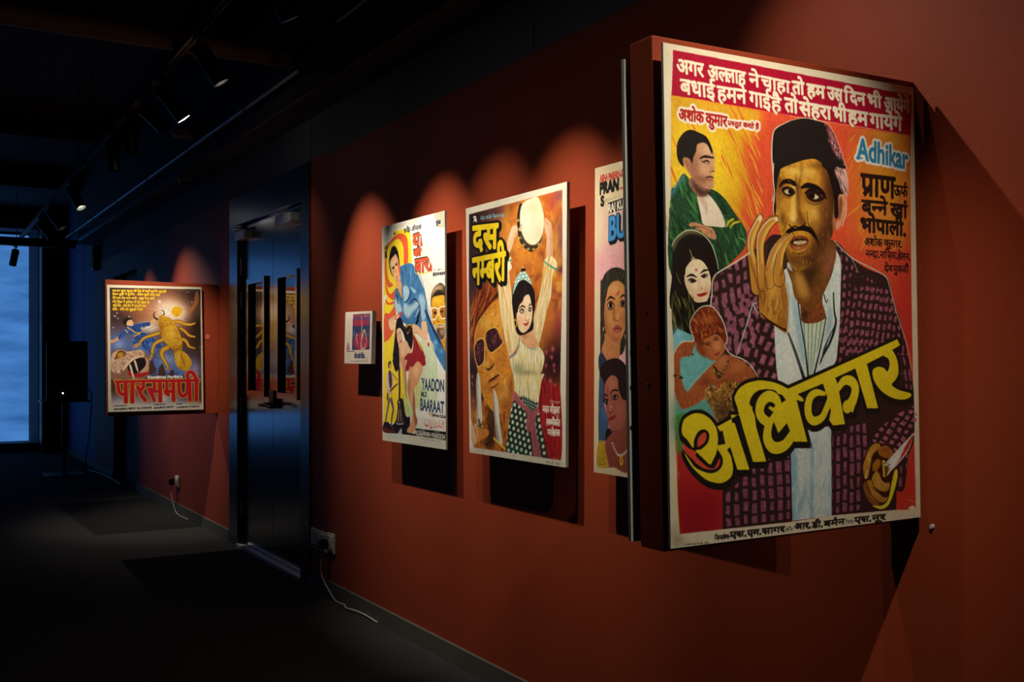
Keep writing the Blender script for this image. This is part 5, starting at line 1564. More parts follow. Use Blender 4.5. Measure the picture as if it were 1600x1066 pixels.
ART['yaad'] = '''
p|c8bc9c|0.6 6|0.12|676 30 1005 29 1326 28 1810 44 1877 84 1604 82 1255 74 1004 102 675 138
p|b8b098|0.85 2|0.12|2598 18 3004 13 3032 213 3000 308 2877 302 2722 231 2628 122
q|f0d42a|1 0|0.05|619 146 1166 144 1464 213 1566 457 1597 799 961 807 849 1156 848 1215 129 1177 124 363 392 344 618 241
q|f0d42a|1 0|0.05|118 1054 813 1094 843 1765 731 2030 671 2521 48 2519
q|f0d42a|1 0|0.05|86 2519 1318 2522 1269 3013 1263 3569 1262 3667 47 3753
p|de5a36|1 0|0.08|179 698 258 484 487 311 748 226 1003 212 1253 272 1392 416 1406 785 1212 798 1180 504 1002 343 821 303 524 355 315 488 275 705 330 900 442 1057 665 1146 403 1178 215 1030
p|de5a36|1 0|0.08|207 1059 328 1189 515 1308 812 1228 810 1403 589 1420 364 1328 232 1198
p|de5a36|1 0|0.08|231 1390 438 1467 736 1446 662 1504 400 1507 249 1459
p|de5a36|1 0|0.08|151 1689 437 1671 624 1597 735 1534 807 1697 769 1897 657 2029 470 2147 243 2191 128 2168
p|eee8dc|1 0|0.12|135 1344 250 1315 288 1352 211 1416 134 1468
p|cdd8b8|1 0|0.1|1986 2236 2315 2177 2475 2180 2663 2381 2708 2525 2686 3062 1910 3077 2050 2440
p|cfdcba|1 3|0.1|1874 2587 2487 2525 2723 2618 2715 3173 2556 3363 1738 3390 1785 3004
q|clip|1 0|0|1749 2427 2803 2433 2713 3358 1738 3390
s|a8c09a 8aa884 e4ecd0 b8cca8|0.45|70 238 12.7 1.55 0.08 61
x
p|c8c870|0.6 6|0.12|1743 3005 1995 2921 2075 3157 1989 3382 1738 3390
p|3d74a8|1 0|0.15|794 1153 775 1224 718 1464 753 1599 880 1658 1095 1824 1515 1941 1989 2017 2316 2037 2506 2291 2724 2499 3029 2736 3047 2517 3004 2370 2760 2121 2479 1865 2321 1659 2227 1377 2097 1225 1933 1054 1800 943 1631 821 1388 791 1177 809 997 850 1031 1078
p|clip|1 0|0|794 1153 775 1224 718 1464 753 1599 880 1658 1095 1824 1515 1941 1989 2017 2316 2037 2506 2291 2724 2499 3029 2736 3047 2517 3004 2370 2760 2121 2479 1865 2321 1659 2227 1377 2097 1225 1933 1054 1800 943 1631 821 1388 791 1177 809 997 850 1031 1078
s|78aad0 2a5484 a8cce0 1c3c66 5a94c4|0.6|150 169 11.7 1.3 0.5 62
p|bcd8e4|0.85 4|0.12|1172 1221 1384 1206 1487 1329 1346 1493 1240 1501
p|c4dce4|0.8 6|0.12|1240 1515 1519 1565 1895 1491 1927 1582 1655 1688 1413 1783 1203 1671
p|bcd8e4|0.75 6|0.12|1929 1415 2095 1385 2225 1505 2223 1683 2254 1810 2057 1855 2010 1649
p|aed0e0|0.8 3|0.12|1523 1214 1796 1306 1727 1354 1591 1282
p|c4dce4|0.8 5|0.12|773 1401 991 1478 1132 1642 880 1673 753 1561
l|14284a|1 0|10.8 17.3 10.8|1240 1501 1381 1468 1556 1359 1522 1279
l|14284a|1 0|10.6 12.8 12.8 10.6|1485 1525 1726 1457 1928 1543 1893 1670 1791 1744
l|14284a|1 0|17.7 22.1 11.0|847 1337 882 1446 954 1516
l|142a50|1 0|10.3 12.4 10.3|1994 1572 2009 1726 2057 1855
l|142a50|0.8 0|30.5 44.7 50.8 40.6|2223 1683 2447 1891 2821 2198 3064 2397
l|3a78b0|0.7 0|26.0 40.0|2446 1992 2758 2271
g|a8c8e0|0.8|2665 2245 56 37 0
g|8ab4d4|0.6|2881 2395 61 36 0
l|e8e0d0|1 0|8.3 12.5|1790 1770 1926 1646
p|12161a|1 0|0.12|1789 1885 1976 1673 1924 1876 1823 1912
x
l|1c2634|0.8 0|5.2 7.3 8.4 7.3 7.3|1801 841 2098 1156 2258 1482 2449 1766 3035 2323
p|e8a868|1 0|0.1|795 1093 1066 1109 1093 1270 1106 1416 992 1318 849 1177
l|c87830|0.6 0|15.5 11.1 6.6|849 1123 993 1265 1081 1402
l|1a1a1a|1 0|5.5 7.8 4.4|805 1148 956 1303 1106 1429
p|efb888|1 0|0.08|483 747 521 668 708 574 854 598 980 742 1015 877 1024 1011 977 1088 849 1114 740 1075 630 987 538 886
p|clip|1 0|0|483 747 521 668 708 574 854 598 980 742 1015 877 1024 1011 977 1088 849 1114 740 1075 630 987 538 886
p|d8562c|0.85 4|0.12|781 579 890 668 889 802 960 941 1024 1025 1053 680
g|f8dcb4|0.6|669 733 111 67 0
g|c87848|0.6|611 959 89 67 0
g|b86038|0.5|886 1070 109 32 0
x
p|161413|1 0|0.12|426 715 447 581 542 452 672 415 801 460 909 562 970 701 990 809 890 668 781 579 689 599 521 668 483 760 575 916 648 1002 500 884
l|161210|1 0|9.0 18.0|575 835 687 808
l|161210|1 0|17.8 8.9|779 774 853 739
p|2a1a14|1 0|0.12|613 830 705 823 687 856
p|2a1a14|1 0|0.12|787 788 860 767 852 800
l|a85c34|0.8 0|4.5 6.7 6.7|724 818 771 902 833 919
l|8a3c28|1 0|6.7 10.0|777 1030 887 996
l|4a2c20|0.5 0|3.4 4.5|668 895 749 887
p|e8a868|1 0|0.1|794 1111 1013 1077 1066 1168 1101 1228 812 1213
l|7a4a30|1 0|38.2 35.9 29.2|528 1945 454 1835 473 1788
l|ecc49a|1 0|31.4 29.2 22.5|528 1945 454 1835 473 1788
l|7a4a30|1 0|38.0 35.8 29.1|602 1960 529 1837 567 1763
l|ecc49a|1 0|31.3 29.1 22.4|602 1960 529 1837 567 1763
l|7a4a30|1 0|37.9 35.7 29.0|658 1948 622 1812 660 1739
l|ecc49a|1 0|31.2 29.0 22.3|658 1948 622 1812 660 1739
l|7a4a30|1 0|37.8 35.5 28.9|725 1896 715 1788 763 1736
l|ecc49a|1 0|31.1 28.9 22.2|725 1896 715 1788 763 1736
p|ecc49a|1 0|0.1|473 1835 770 1790 787 1898 620 2001 509 1944
l|8a5a3a|0.6 0|3.4 3.4|566 1892 548 1810
l|8a5a3a|0.6 0|3.3 3.3|658 1894 630 1786
p|d8342c|1 0|0.12|807 1751 989 1690 1150 1669 1060 1733 915 1794 824 1805
p|f4ece0|0.9 0|0.12|825 1758 988 1710 952 1756 843 1792
l|c8a020|1 0|11.3 11.3|453 1889 472 1944
p|4a3a28|1 0|0.2|2467 1604 2485 1417 2582 1309 2740 1243 2865 1228 2988 1269 3063 1347 3074 1628 2983 1637 2985 1490 2831 1446 2580 1471 2514 1631
p|b89a70|0.8 4|0.12|2501 1442 2582 1309 2771 1257 2987 1293 2895 1325 2708 1340 2581 1396
l|d8c4a0|0.6 0|6.0 8.0 6.0|2581 1371 2739 1317 2956 1341
l|1c1410|0.8 0|19.9 29.8 15.9|2612 1435 2801 1395 3016 1430
p|d8a028|1 0|0.2|2548 1470 2800 1444 3000 1454 3014 1565 3059 1628 3041 1835 3024 1957 3006 2176 2898 2218 2760 2123 2668 2009 2543 1894 2481 1717 2499 1593
g|f0c838|0.7|2736 1528 156 49 0
g|a86818|0.6|2981 1772 61 147 0
g|b87420|0.5|2606 1896 94 62 0
g|e8b838|0.6|2795 1802 74 74 0
p|a86a1c|0.8 0|0.12|2530 1656 2735 1670 2717 1800 2591 1833 2528 1769
p|9a5e1c|0.8 0|0.12|2828 1668 3028 1657 3026 1822 2904 1818 2827 1742
p|3a2010|1 0|0.12|2592 1721 2687 1712 2702 1750 2624 1760
p|3a2010|1 0|0.12|2859 1706 2951 1703 2951 1734 2874 1737
l|f4ece0|1 0|10.0 10.0 10.0 10.0 10.0 10.0 10.0 10.0|2514 1656 2672 1649 2750 1690 2733 1776 2654 1841 2559 1851 2512 1793 2507 1655
l|f4ece0|1 0|9.7 9.7 9.7 9.7 9.7 9.7|3029 1633 2859 1644 2803 1704 2827 1779 2903 1843 3026 1834
l|f4ece0|1 0|7.9 7.9|2735 1670 2813 1667
l|5a3414|1 0|5.9 7.9 7.9|2749 1801 2732 1875 2825 1890
p|c8b8a0|1 0|0.2|2621 1959 2731 1937 2825 1951 2979 1925 3009 1956 2886 2002 2793 1975 2668 1997
l|3a2c24|0.7 0|4.0 5.9 4.0|2637 1978 2793 1957 2994 1956
p|5a4038|1 3|0.3|2699 2022 2886 2002 3008 2030 2991 2176 2898 2218 2791 2148
p|b89a88|0.7 4|0.12|2823 2038 2978 2029 2992 2103 2884 2125
p|c88c28|1 0|0.2|2883 2223 3021 2177 3034 2397 2943 2322
p|1c1310|1 0|0.1|824 1845 915 1781 1042 1765 1148 1828 1236 1936 1377 1913 1584 1906 1652 1972 1667 2179 1579 2359 1442 2306 1303 2200 1164 2040 986 1956 877 2033 911 2207 982 2381 980 2521 652 2521 691 2298 767 2031
p|1c1310|1 0|0.1|643 2521 1097 2522 1051 2621 915 2721 801 2763 710 2705
l|d8b020|1 0|10.7 12.9 12.9 8.6|1306 1964 1446 1915 1584 1919 1584 1971
l|d8b020|0.9 0|6.4 8.6 6.4|1358 2017 1410 2071 1515 1995
p|e8b48c|1 0|0.08|841 2006 950 1962 1057 2024 1135 2118 1127 2210 1036 2289 947 2261 875 2167
g|c8805c|0.6|1091 2210 57 52 0
l|1c1310|1 0|4.4 6.6|869 2073 920 2058
l|1c1310|1 0|6.6 4.4|985 2042 1057 2024
g|1c1310|1|894 2094 21 6 0
g|1c1310|1|1028 2060 21 6 0
p|b83a34|1 0|0.12|983 2215 1084 2183 1055 2220
l|a8684a|0.7 0|3.3 4.4 4.4|967 2088 977 2155 1020 2162
p|eab890|1 0|0.1|983 2288 1162 2211 1339 2200 1477 2307 1613 2412 1509 2523 1368 2671 1014 2699 980 2521
l|b8744c|0.6 0|6.5 10.8 5.4|1232 2304 1336 2436 1476 2411
g|f4d0a8|0.6|1178 2382 70 78 0
g|c8845c|0.6|1034 2500 50 105 0
p|e8b890|1 0|0.1|1636 1920 1789 1918 1989 1980 2185 2112 2411 2254 2378 2316 2298 2265 2054 2135 1787 2078 1685 2128
l|b87850|0.7 0|6.3 8.4 6.3|1685 2051 1854 2067 2119 2174
p|e8b890|1 0|0.1|2057 1880 2254 1873 2317 1988 2331 2140 2250 2189 2088 2059
p|c83028|1 0|0.12|2314 2265 2411 2254 2378 2323
p|9a2228|1 0|0.25|1685 2115 1786 2130 1986 2261 2133 2390 2213 2524 2212 2643 1780 2669 1298 2750 1370 2567 1578 2450 1666 2309
p|clip|1 0|0|1685 2115 1786 2130 1986 2261 2133 2390 2213 2524 2212 2643 1780 2669 1298 2750 1370 2567 1578 2450 1666 2309
s|c43a3c 5a1218 7a1a20 d05048|0.6|40 143 10.4 1.2 0.5 64
x
l|f0d42a|1 0|12.5 16.7 8.4|1736 2103 1886 2221 2084 2389
p|e8dcc8|0.8 2|0.12|2249 2214 2395 2179 2570 2269 2663 2394 2537 2318 2411 2254
p|9a2228|1 0|0.25|1230 2522 1448 2571 1456 2652 1576 2668 1747 2619 2081 2651 2184 2571 2165 2461 1493 2425
p|d8986c|1 0|0.12|1874 2571 2081 2651 2100 2730 1996 2842 1869 2971 1700 3070 1719 3198 1739 3358 1737 3486 1820 3627 1734 3742 1563 3863 1303 3860 1282 3796 1435 3724 1544 3622 1567 3460 1483 3301 1376 3158 1356 3012 1423 2848 1490 2669 1619 2676
p|clip|1 0|0|1874 2571 2081 2651 2100 2730 1996 2842 1869 2971 1700 3070 1739 3358 1737 3486 1820 3627 1734 3742 1563 3863 1303 3860 1435 3724 1567 3460 1483 3301 1376 3158 1356 3012 1423 2848 1490 2669 1619 2676
g|f4c89a|0.7|1788 2732 168 128 0
p|8a4a30|0.7 4|0.12|1700 3070 1737 3486 1841 3626 1734 3742 1652 3553 1612 3297
g|a8643c|0.6|1443 3059 69 194 0
g|e8b488|0.5|1549 3218 60 96 0
x
p|d8986c|1 0|0.12|1074 2522 1252 2522 1293 2735 1313 2947 1333 3175 1310 3273 1245 3210 1180 3015 1139 2736
p|a8643c|0.6 2|0.12|1208 2522 1252 2522 1322 2947 1289 3176
p|b8c88c|1 0|0.2|1311 3176 1483 3285 1589 3427 1609 3523 1480 3576 1328 3566 1264 3438
l|e8f0c8|0.7 0|10.7 16.0 10.7|1354 3256 1482 3398 1524 3542
p|8aa850|0.8 2|0.12|1270 2849 1335 2930 1332 3208 1266 3226
p|4a2a20|0.0 0|0.12|870 2671 1029 2604 1047 3017 1022 3281 1132 3443 1219 3570 1480 3593 1435 3724 1304 3811 1390 3905 1127 3910 65 3915 76 3769 305 3708 399 3738 724 3690 817 3453 841 3320 888 3219
l|3c2018|1 0|46.4 46.4 49.2|960 2704 966 3018 945 3300
l|8a5a40|0.8 0|8.2 8.2|996 2720 991 3266
p|1c1414|1 0|0.15|74 3914 90 3734 305 3716 492 3767 724 3673 840 3453 841 3303 1045 3248 1133 3295 1219 3505 1328 3582 1459 3577 1435 3724 1295 3812 1325 3867 1691 3873 1690 3905 1476 3919 993 3909
p|7a2a20|0.7 3|0.12|74 3914 104 3819 445 3853 767 3904
p|4a3a34|1 0|0.2|840 3453 1020 3438 1086 3592 1129 3705 905 3740 723 3732 793 3587
l|d8c8b8|0.9 0|8.2 11.0|885 3484 861 3667
l|d8c8b8|0.8 0|8.2 8.2|975 3464 1018 3661
l|e0d0c0|0.8 0|6.9 9.7 6.9|746 3722 905 3732 1129 3713
g|e0d4c8|0.9|932 3325 45 26 0
g|d8ccc0|0.8|945 3391 45 13 0
l|5a9a3c|0.8 0|16.2 21.6 10.8|1134 3180 1177 3343 1241 3504
p|2a1a16|1 0|0.12|386 2622 457 2568 540 2579 549 2655 479 2706 399 2690
p|c8906a|1 0|0.12|456 2622 540 2613 539 2689 465 2715 432 2672
p|d8c0a8|1 0|0.2|265 2860 361 2774 502 2740 617 2789 662 2906 615 3024 591 3109 310 3157 239 3099
p|4a2c20|0.9 0|0.12|408 2774 525 2756 593 2941 522 3076 429 3028
l|d8c0a8|1 0|34.0 31.1 22.7|337 2826 274 2996 358 3097
l|3a241c|1 0|8.4 8.4|594 2798 868 2929
p|d8a890|1 0|0.12|334 3114 452 3095 568 3143 544 3211 404 3222 310 3182
l|5a3020|1 0|22.4 16.8 14.0|498 3119 753 3022 935 2969
l|d8a078|1 0|19.2 19.2|867 3003 913 2953
p|e0c028|1 0|0.12|272 3200 544 3185 590 3260 403 3290 285 3268
p|2a1a18|0.8 0|0.12|310 3165 380 3198 309 3318 262 3268
l|5a4050|1 0|47.9 42.3 33.8 25.4|403 3299 331 3436 235 3609 162 3748
l|5a4050|1 0|50.4 47.6 36.4 25.2|520 3295 611 3460 540 3597 493 3733
l|b8a0a8|0.7 0|8.5 11.3|355 3368 259 3574
l|b8a0a8|0.7 0|8.3 11.1|611 3427 550 3597
l|1c1010|1 0|20.0 25.7|138 3758 210 3780
l|6a3420|1 0|25.3 16.8|446 3761 584 3830
q|d5d1c0|1 0|0.06|26 3929 993 3912 1699 3907 3052 3915 3068 4088 -33 4074
p|c4ccc8|0.9 0|0.12|744 3955 994 3802 1015 3924 1082 4003 629 3995
p|b8bcb4|0.4 4|0.12|208 3950 767 3937 675 4009 255 4015
t|1f3560|1|6.3|2045 2876 2978 2892 2043 3074|YAADON
t|2a2a3a|1|7.9|2026 3114 2247 3109 2025 3197|Ki
t|1f3560|1|6.4|1983 3234 2973 3266 1981 3434|BAARAAT
l|1f3560|1 0|10.2 10.2|2028 2881 2119 2878
p|b89a70|0.7 3|0.12|2295 3466 2555 3464 2594 3517 2435 3523
t|1e1a1a|1|3.1|2515 3485 3027 3500 2514 3526|EASTMAN COLOR
l|c8303c|1 0|7.6 12.7 12.7 7.6|2131 3629 2171 3690 2292 3701 2313 3621
l|c8303c|1 0|10.0 10.0|2394 3602 2400 3727
l|c8303c|1 0|8.8 11.3 7.5|2352 3729 2452 3721 2482 3614
l|c8303c|1 0|7.4 11.2 7.4|2512 3706 2591 3718 2585 3594
l|c8303c|1 0|7.4 11.1 8.6|2663 3606 2678 3698 2748 3687
l|c8303c|1 0|7.3 11.0 9.8 7.3|2749 3603 2787 3678 2844 3706 2884 3627
l|c8303c|1 0|9.7 9.7|2923 3580 2940 3731
l|c8303c|1 0|7.2 7.2|2960 3654 2988 3592
g|c8303c|1|2184 3611 20 7 0
g|c8303c|1|2253 3600 20 7 0
g|c8303c|1|2452 3748 19 7 0
g|c8303c|1|2807 3585 19 7 0
g|c8303c|1|2553 3565 19 7 0
q|16161a|1 0|0.12|1700 3773 3053 3771 3044 3916 1690 3902
t|d8d4c8|1|4.8|1725 3807 2359 3813 1724 3884|R.D.BURMAN
t|d8d4c8|1|6.2|2371 3822 2411 3823 2371 3868|-
t|d8d4c8|1|4.7|2439 3815 3000 3823 2438 3893|MAJROOH
t|b8b4a8|1|1.6|1902 3774 2129 3774 1902 3797|music
t|b8b4a8|1|1.5|2571 3777 2785 3777 2570 3799|lyrics
t|4a4840|0.8|0.0|1933 3933 2783 3941 1933 3947|printed at the press works
t|2a2a3a|1|4.0|1176 148 1465 144 1175 230|धमेंद%
t|2a2a3a|1|6.6|1486 175 1534 175 1485 201|-
t|2a2a3a|1|3.9|1569 151 2010 146 1568 226|जीनतअ
t|1f2440|1|5.0|2666 151 2863 146 2665 213|चुपड
p|d8a820|1 0|0.12|2784 238 2862 258 2892 298 2830 286
U
t|0|1|11.7|1643 305 2141 289 1641 534|या
V|e05a34|2a1a28|8.3 -16.8 -11.6
U
t|0|1|11.7|1702 586 2039 594 1701 684|की
V|e05a34|2a1a28|8.3 -16.8 -11.6
U
t|0|1|11.6|1761 765 2557 755 1758 998|बारा
V|e05a34|2a1a28|8.3 -16.8 -11.6
p|e6e4da|1 0|0.03|1983 236 2025 342 2073 449 2155 571 2236 641 2267 714 2380 767 2460 861 2586 957 2774 1007 2960 1001 3144 995 3152 347
q|d4562f|1 0|0.12|2586 988 2681 988 2633 970
l|2a1a28|1 0|6.9 6.9|2743 999 2852 994
q|e0a020|1 0|0.12|2868 1001 2991 1019 2914 986
l|f0d42a|0.8 0|9.5 6.4 5.3 8.5 10.6 8.5|1619 292 1634 541 1734 757 1765 979 2000 1020 2458 1011
t|2a2630|1|2.5|2553 1043 3036 1049 2553 1093|ईस~टमनकलर
t|2a2430|1|5.5|174 394 392 364 173 477|नासि
t|2a2430|1|6.9|162 504 315 488 161 586|हु
t|2a2430|1|4.1|637 175 730 170 637 216|र
'''
ART['bun'] = '''
q|d8a0a4|1 0|0.12|136 1200 2904 1200 2904 3848 136 3848
q|clip|1 0|0|136 1200 2904 1200 2904 3848 136 3848
s|e6bcb4 d08a92 e8c8bc c86878 dba0a0|0.5|120 206 28.3 1.5 0.3 71
g|d8607c|0.7|644 1194 266 158 0
g|e6d0b8|0.6|235 820 140 270 0
x
p|d6a8a0|0.35 10|0.12|141 511 305 532 351 833 258 1093 165 1309 141 1082
p|dba8a4|0.6 14|0.12|480 600 2800 480 2904 1320 136 1360 280 1040
p|dba0a2|0.7 14|0.12|136 1080 2904 920 2904 1600 136 1600
q|b04a4c|1 0|0.12|1680 2080 2880 1880 2880 3840 1520 3840
p|4a2a28|1 0|0.12|1760 2400 2240 2000 2760 2240 2840 3040 2560 3600 1920 3600 1720 3040
p|c8906a|1 0|0.12|1960 2560 2280 2320 2600 2560 2600 3040 2320 3440 2000 3120
p|2c2a1e|1 0|0.25|153 2715 153 1607 188 1514 282 1426 419 1375 555 1372 688 1415 765 1499 797 1606 797 1945 754 2048 666 2492 141 2489
p|clip|1 0|0|153 2715 153 1607 188 1514 282 1426 419 1375 555 1372 688 1415 765 1499 797 1606 797 1945 153 2489
s|5a5a3c 1a1812 6a6a48|0.6|50 180 9.0 1.9 0.4 72
x
p|b87848|1 0|0.2|282 2221 258 2301 188 2463 351 2611 577 2558 622 2334 666 2229
p|c08048|1 0|0.15|305 1723 351 1618 442 1557 555 1544 666 1584 743 1668 765 1761 780 1944 765 2048 732 2165 644 2268 510 2332 374 2290 282 2194 247 2031 258 1856
p|clip|1 0|0|305 1723 351 1618 442 1557 555 1544 666 1584 743 1668 765 1761 780 1944 765 2048 732 2165 644 2268 510 2332 374 2290 282 2194 247 2031 258 1856
g|d8a068|0.6|487 1653 158 79 0
g|7a3c20|0.6|282 2086 92 188 0
g|8a4428|0.6|532 2319 201 53 0
g|d09058|0.6|374 2035 91 80 0
g|a85a38|0.5|688 2046 66 105 0
g|d8a468|0.7|566 2002 31 52 0
g|6a3018|0.5|476 1959 31 93 0
g|9a5030|0.4|419 2250 113 53 0
x
l|2a1810|1 0|7.0 17.6 8.8|316 1791 397 1748 492 1780
l|2a1810|1 0|8.6 15.4 6.9|617 1773 677 1740 743 1759
p|5a3020|1 0|0.12|316 1845 408 1809 492 1859 442 1911 362 1914
p|5a3020|1 0|0.12|604 1838 666 1808 732 1851 699 1895 633 1885
p|c8b89c|1 0|0.12|335 1856 408 1825 469 1865 397 1895
p|c8b89c|1 0|0.12|617 1845 666 1821 719 1855 670 1881
p|140c08|1 0|0.12|360 1854 392 1824 442 1840 442 1877 401 1891 369 1877
p|140c08|1 0|0.12|635 1838 666 1819 706 1839 701 1867 670 1879 644 1865
l|201008|1 0|4.4 7.9 4.4|316 1842 408 1804 492 1853
l|201008|1 0|4.3 7.7 4.3|604 1834 666 1803 732 1844
p|7a3c24|0.9 0|0.12|476 2025 555 2061 622 2030 600 2062 544 2070 492 2055
p|a04a40|1 0|0.12|454 2158 555 2114 655 2163 622 2215 532 2223 465 2198
l|5a1e1c|1 0|3.5 6.1 3.5|465 2165 555 2160 648 2169
g|c8806c|0.6|544 2200 49 10 0
l|b8302a|1 0|10.4 13.8 6.9|539 1729 577 1698 604 1673
l|d8c060|1 0|7.1 8.9|235 2138 224 2179
l|d8b860|1 0|6.8 7.6 7.6 5.9|765 2205 721 2256 743 2316 793 2310
l|9a5a34|0.5 0|5.3 8.8 7.1|305 2302 487 2425 577 2545
p|28324a|1 0|0.2|146 2476 235 2503 339 2625 351 2759 141 2761
p|38506e|1 0|0.25|137 2716 258 2796 235 3121 351 3412 258 3646 118 3669
g|5a6c9a|0.5|235 3283 69 135 0
p|241512|1 0|0.2|141 2716 188 2634 351 2567 577 2553 754 2658 797 2762 797 3089 644 3094 577 3043 442 2980 258 3120 224 3162 235 2877 165 2797
p|241512|1 0|0.12|282 3523 351 3466 465 3513 419 3569 282 3645
p|8a4436|1 0|0.15|258 3687 442 3514 776 3337 797 3976 465 3972 328 3964
p|9a5444|1 0|0.12|247 2945 305 2836 442 2767 555 2818 577 2950 666 3080 786 3089 797 3336 644 3462 499 3517 397 3490 339 3386 305 3280 270 3160
p|clip|1 0|0|247 2945 305 2836 442 2767 555 2818 577 2950 666 3080 786 3089 797 3336 644 3462 499 3517 397 3490 339 3386 305 3280 270 3160
g|b87c58|0.6|419 2887 91 93 0
g|6a2c24|0.5|776 3259 87 209 0
g|ac5c4c|0.5|644 3239 110 92 0
g|5a241e|0.5|510 3510 180 31 0
g|b87058|0.6|385 3183 36 66 0
g|8a3a34|0.4|305 3226 46 80 0
x
p|241512|1 0|0.12|442 2767 555 2792 577 2911 644 3028 797 3089 808 2736 644 2659 419 2687
l|1c0e0c|1 0|7.1 14.2 7.1|235 3040 286 3027 332 3053
l|1c0e0c|1 0|7.0 12.2 10.5 5.2|385 3022 454 2967 544 2964 577 2977
p|2a1410|1 0|0.12|247 3107 300 3075 355 3110 316 3158 270 3153
p|2a1410|1 0|0.12|419 3054 492 3019 577 3043 521 3091 442 3087
p|b8a898|1 0|0.12|270 3115 309 3091 346 3117 309 3138
p|b8a898|1 0|0.12|438 3060 492 3035 550 3054 492 3079
p|140a08|1 0|0.12|282 3114 309 3089 337 3115 309 3137
p|140a08|1 0|0.12|456 3057 492 3032 528 3052 492 3077
l|4a1e18|1 0|4.4 7.9 4.4|351 3238 385 3270 442 3227
p|8a2c28|1 0|0.12|328 3359 431 3301 521 3297 454 3353 362 3374
l|4a1414|1 0|3.5 4.4 2.6|328 3357 431 3321 521 3297
l|2a1010|1 0|4.4 5.3|335 2949 332 2990
g|e0c890|1|401 3185 13 8 0
p|b89028|1 0|0.25|106 3684 235 3641 270 3740 316 3871 339 3983 82 3979
l|7a4a18|0.7 0|5.4 7.2 5.4|130 3920 188 3963 293 3933
g|cfc8bc|1|431 3658 20 14 0
g|cfc8bc|1|455 3695 20 14 0
g|cfc8bc|1|479 3728 20 14 0
g|cfc8bc|1|503 3757 20 14 0
g|cfc8bc|1|527 3782 20 14 0
g|cfc8bc|1|551 3801 20 14 0
g|cfc8bc|1|575 3804 20 14 0
g|cfc8bc|1|599 3802 20 14 0
g|cfc8bc|1|622 3800 20 14 0
g|cfc8bc|1|646 3798 19 14 0
g|cfc8bc|1|670 3783 19 14 0
g|cfc8bc|1|693 3767 19 14 0
g|cfc8bc|1|717 3752 19 14 0
g|cfc8bc|1|740 3737 19 14 0
g|cfc8bc|1|763 3722 19 14 0
g|cfc8bc|1|786 3707 19 14 0
l|d8a828|1 0|10.3 13.7 15.4 12.0 6.9|626 3806 600 3861 622 3925 655 3870 626 3820
g|8a5a18|0.9|626 3879 15 11 0
p|2a6a9a|1 0|0.12|754 3783 797 3754 797 3949 758 3927
t|b8302c|1|5.4|127 117 577 123 127 205|ASHA PAREKH
t|b8302c|1|6.6|584 157 608 158 584 197|-
t|b8302c|1|5.3|613 122 1095 123 613 204|DEBASHREE
t|1e1c1a|1|13.6|132 224 550 221 132 371|PRAN
t|b8302c|1|1.3|566 333 710 334 566 368|Introducing
t|1e1c1a|1|10.9|156 402 226 407 156 526|S
l|4a4440|0.8 0|3.6 3.6|235 469 362 448
l|4a4440|0.8 0|2.7 2.7|235 489 510 452
q|1e1c1a|1 0|0.12|323 510 926 471 926 624 342 651
t|e8dcc8|1|4.0|337 529 916 495 337 639|RAJ KUMAR
U
t|0|1|13.4|369 707 1137 637 369 1009|BURA
V|3f8ac8|141820|13.8 31.4 34.4
'''
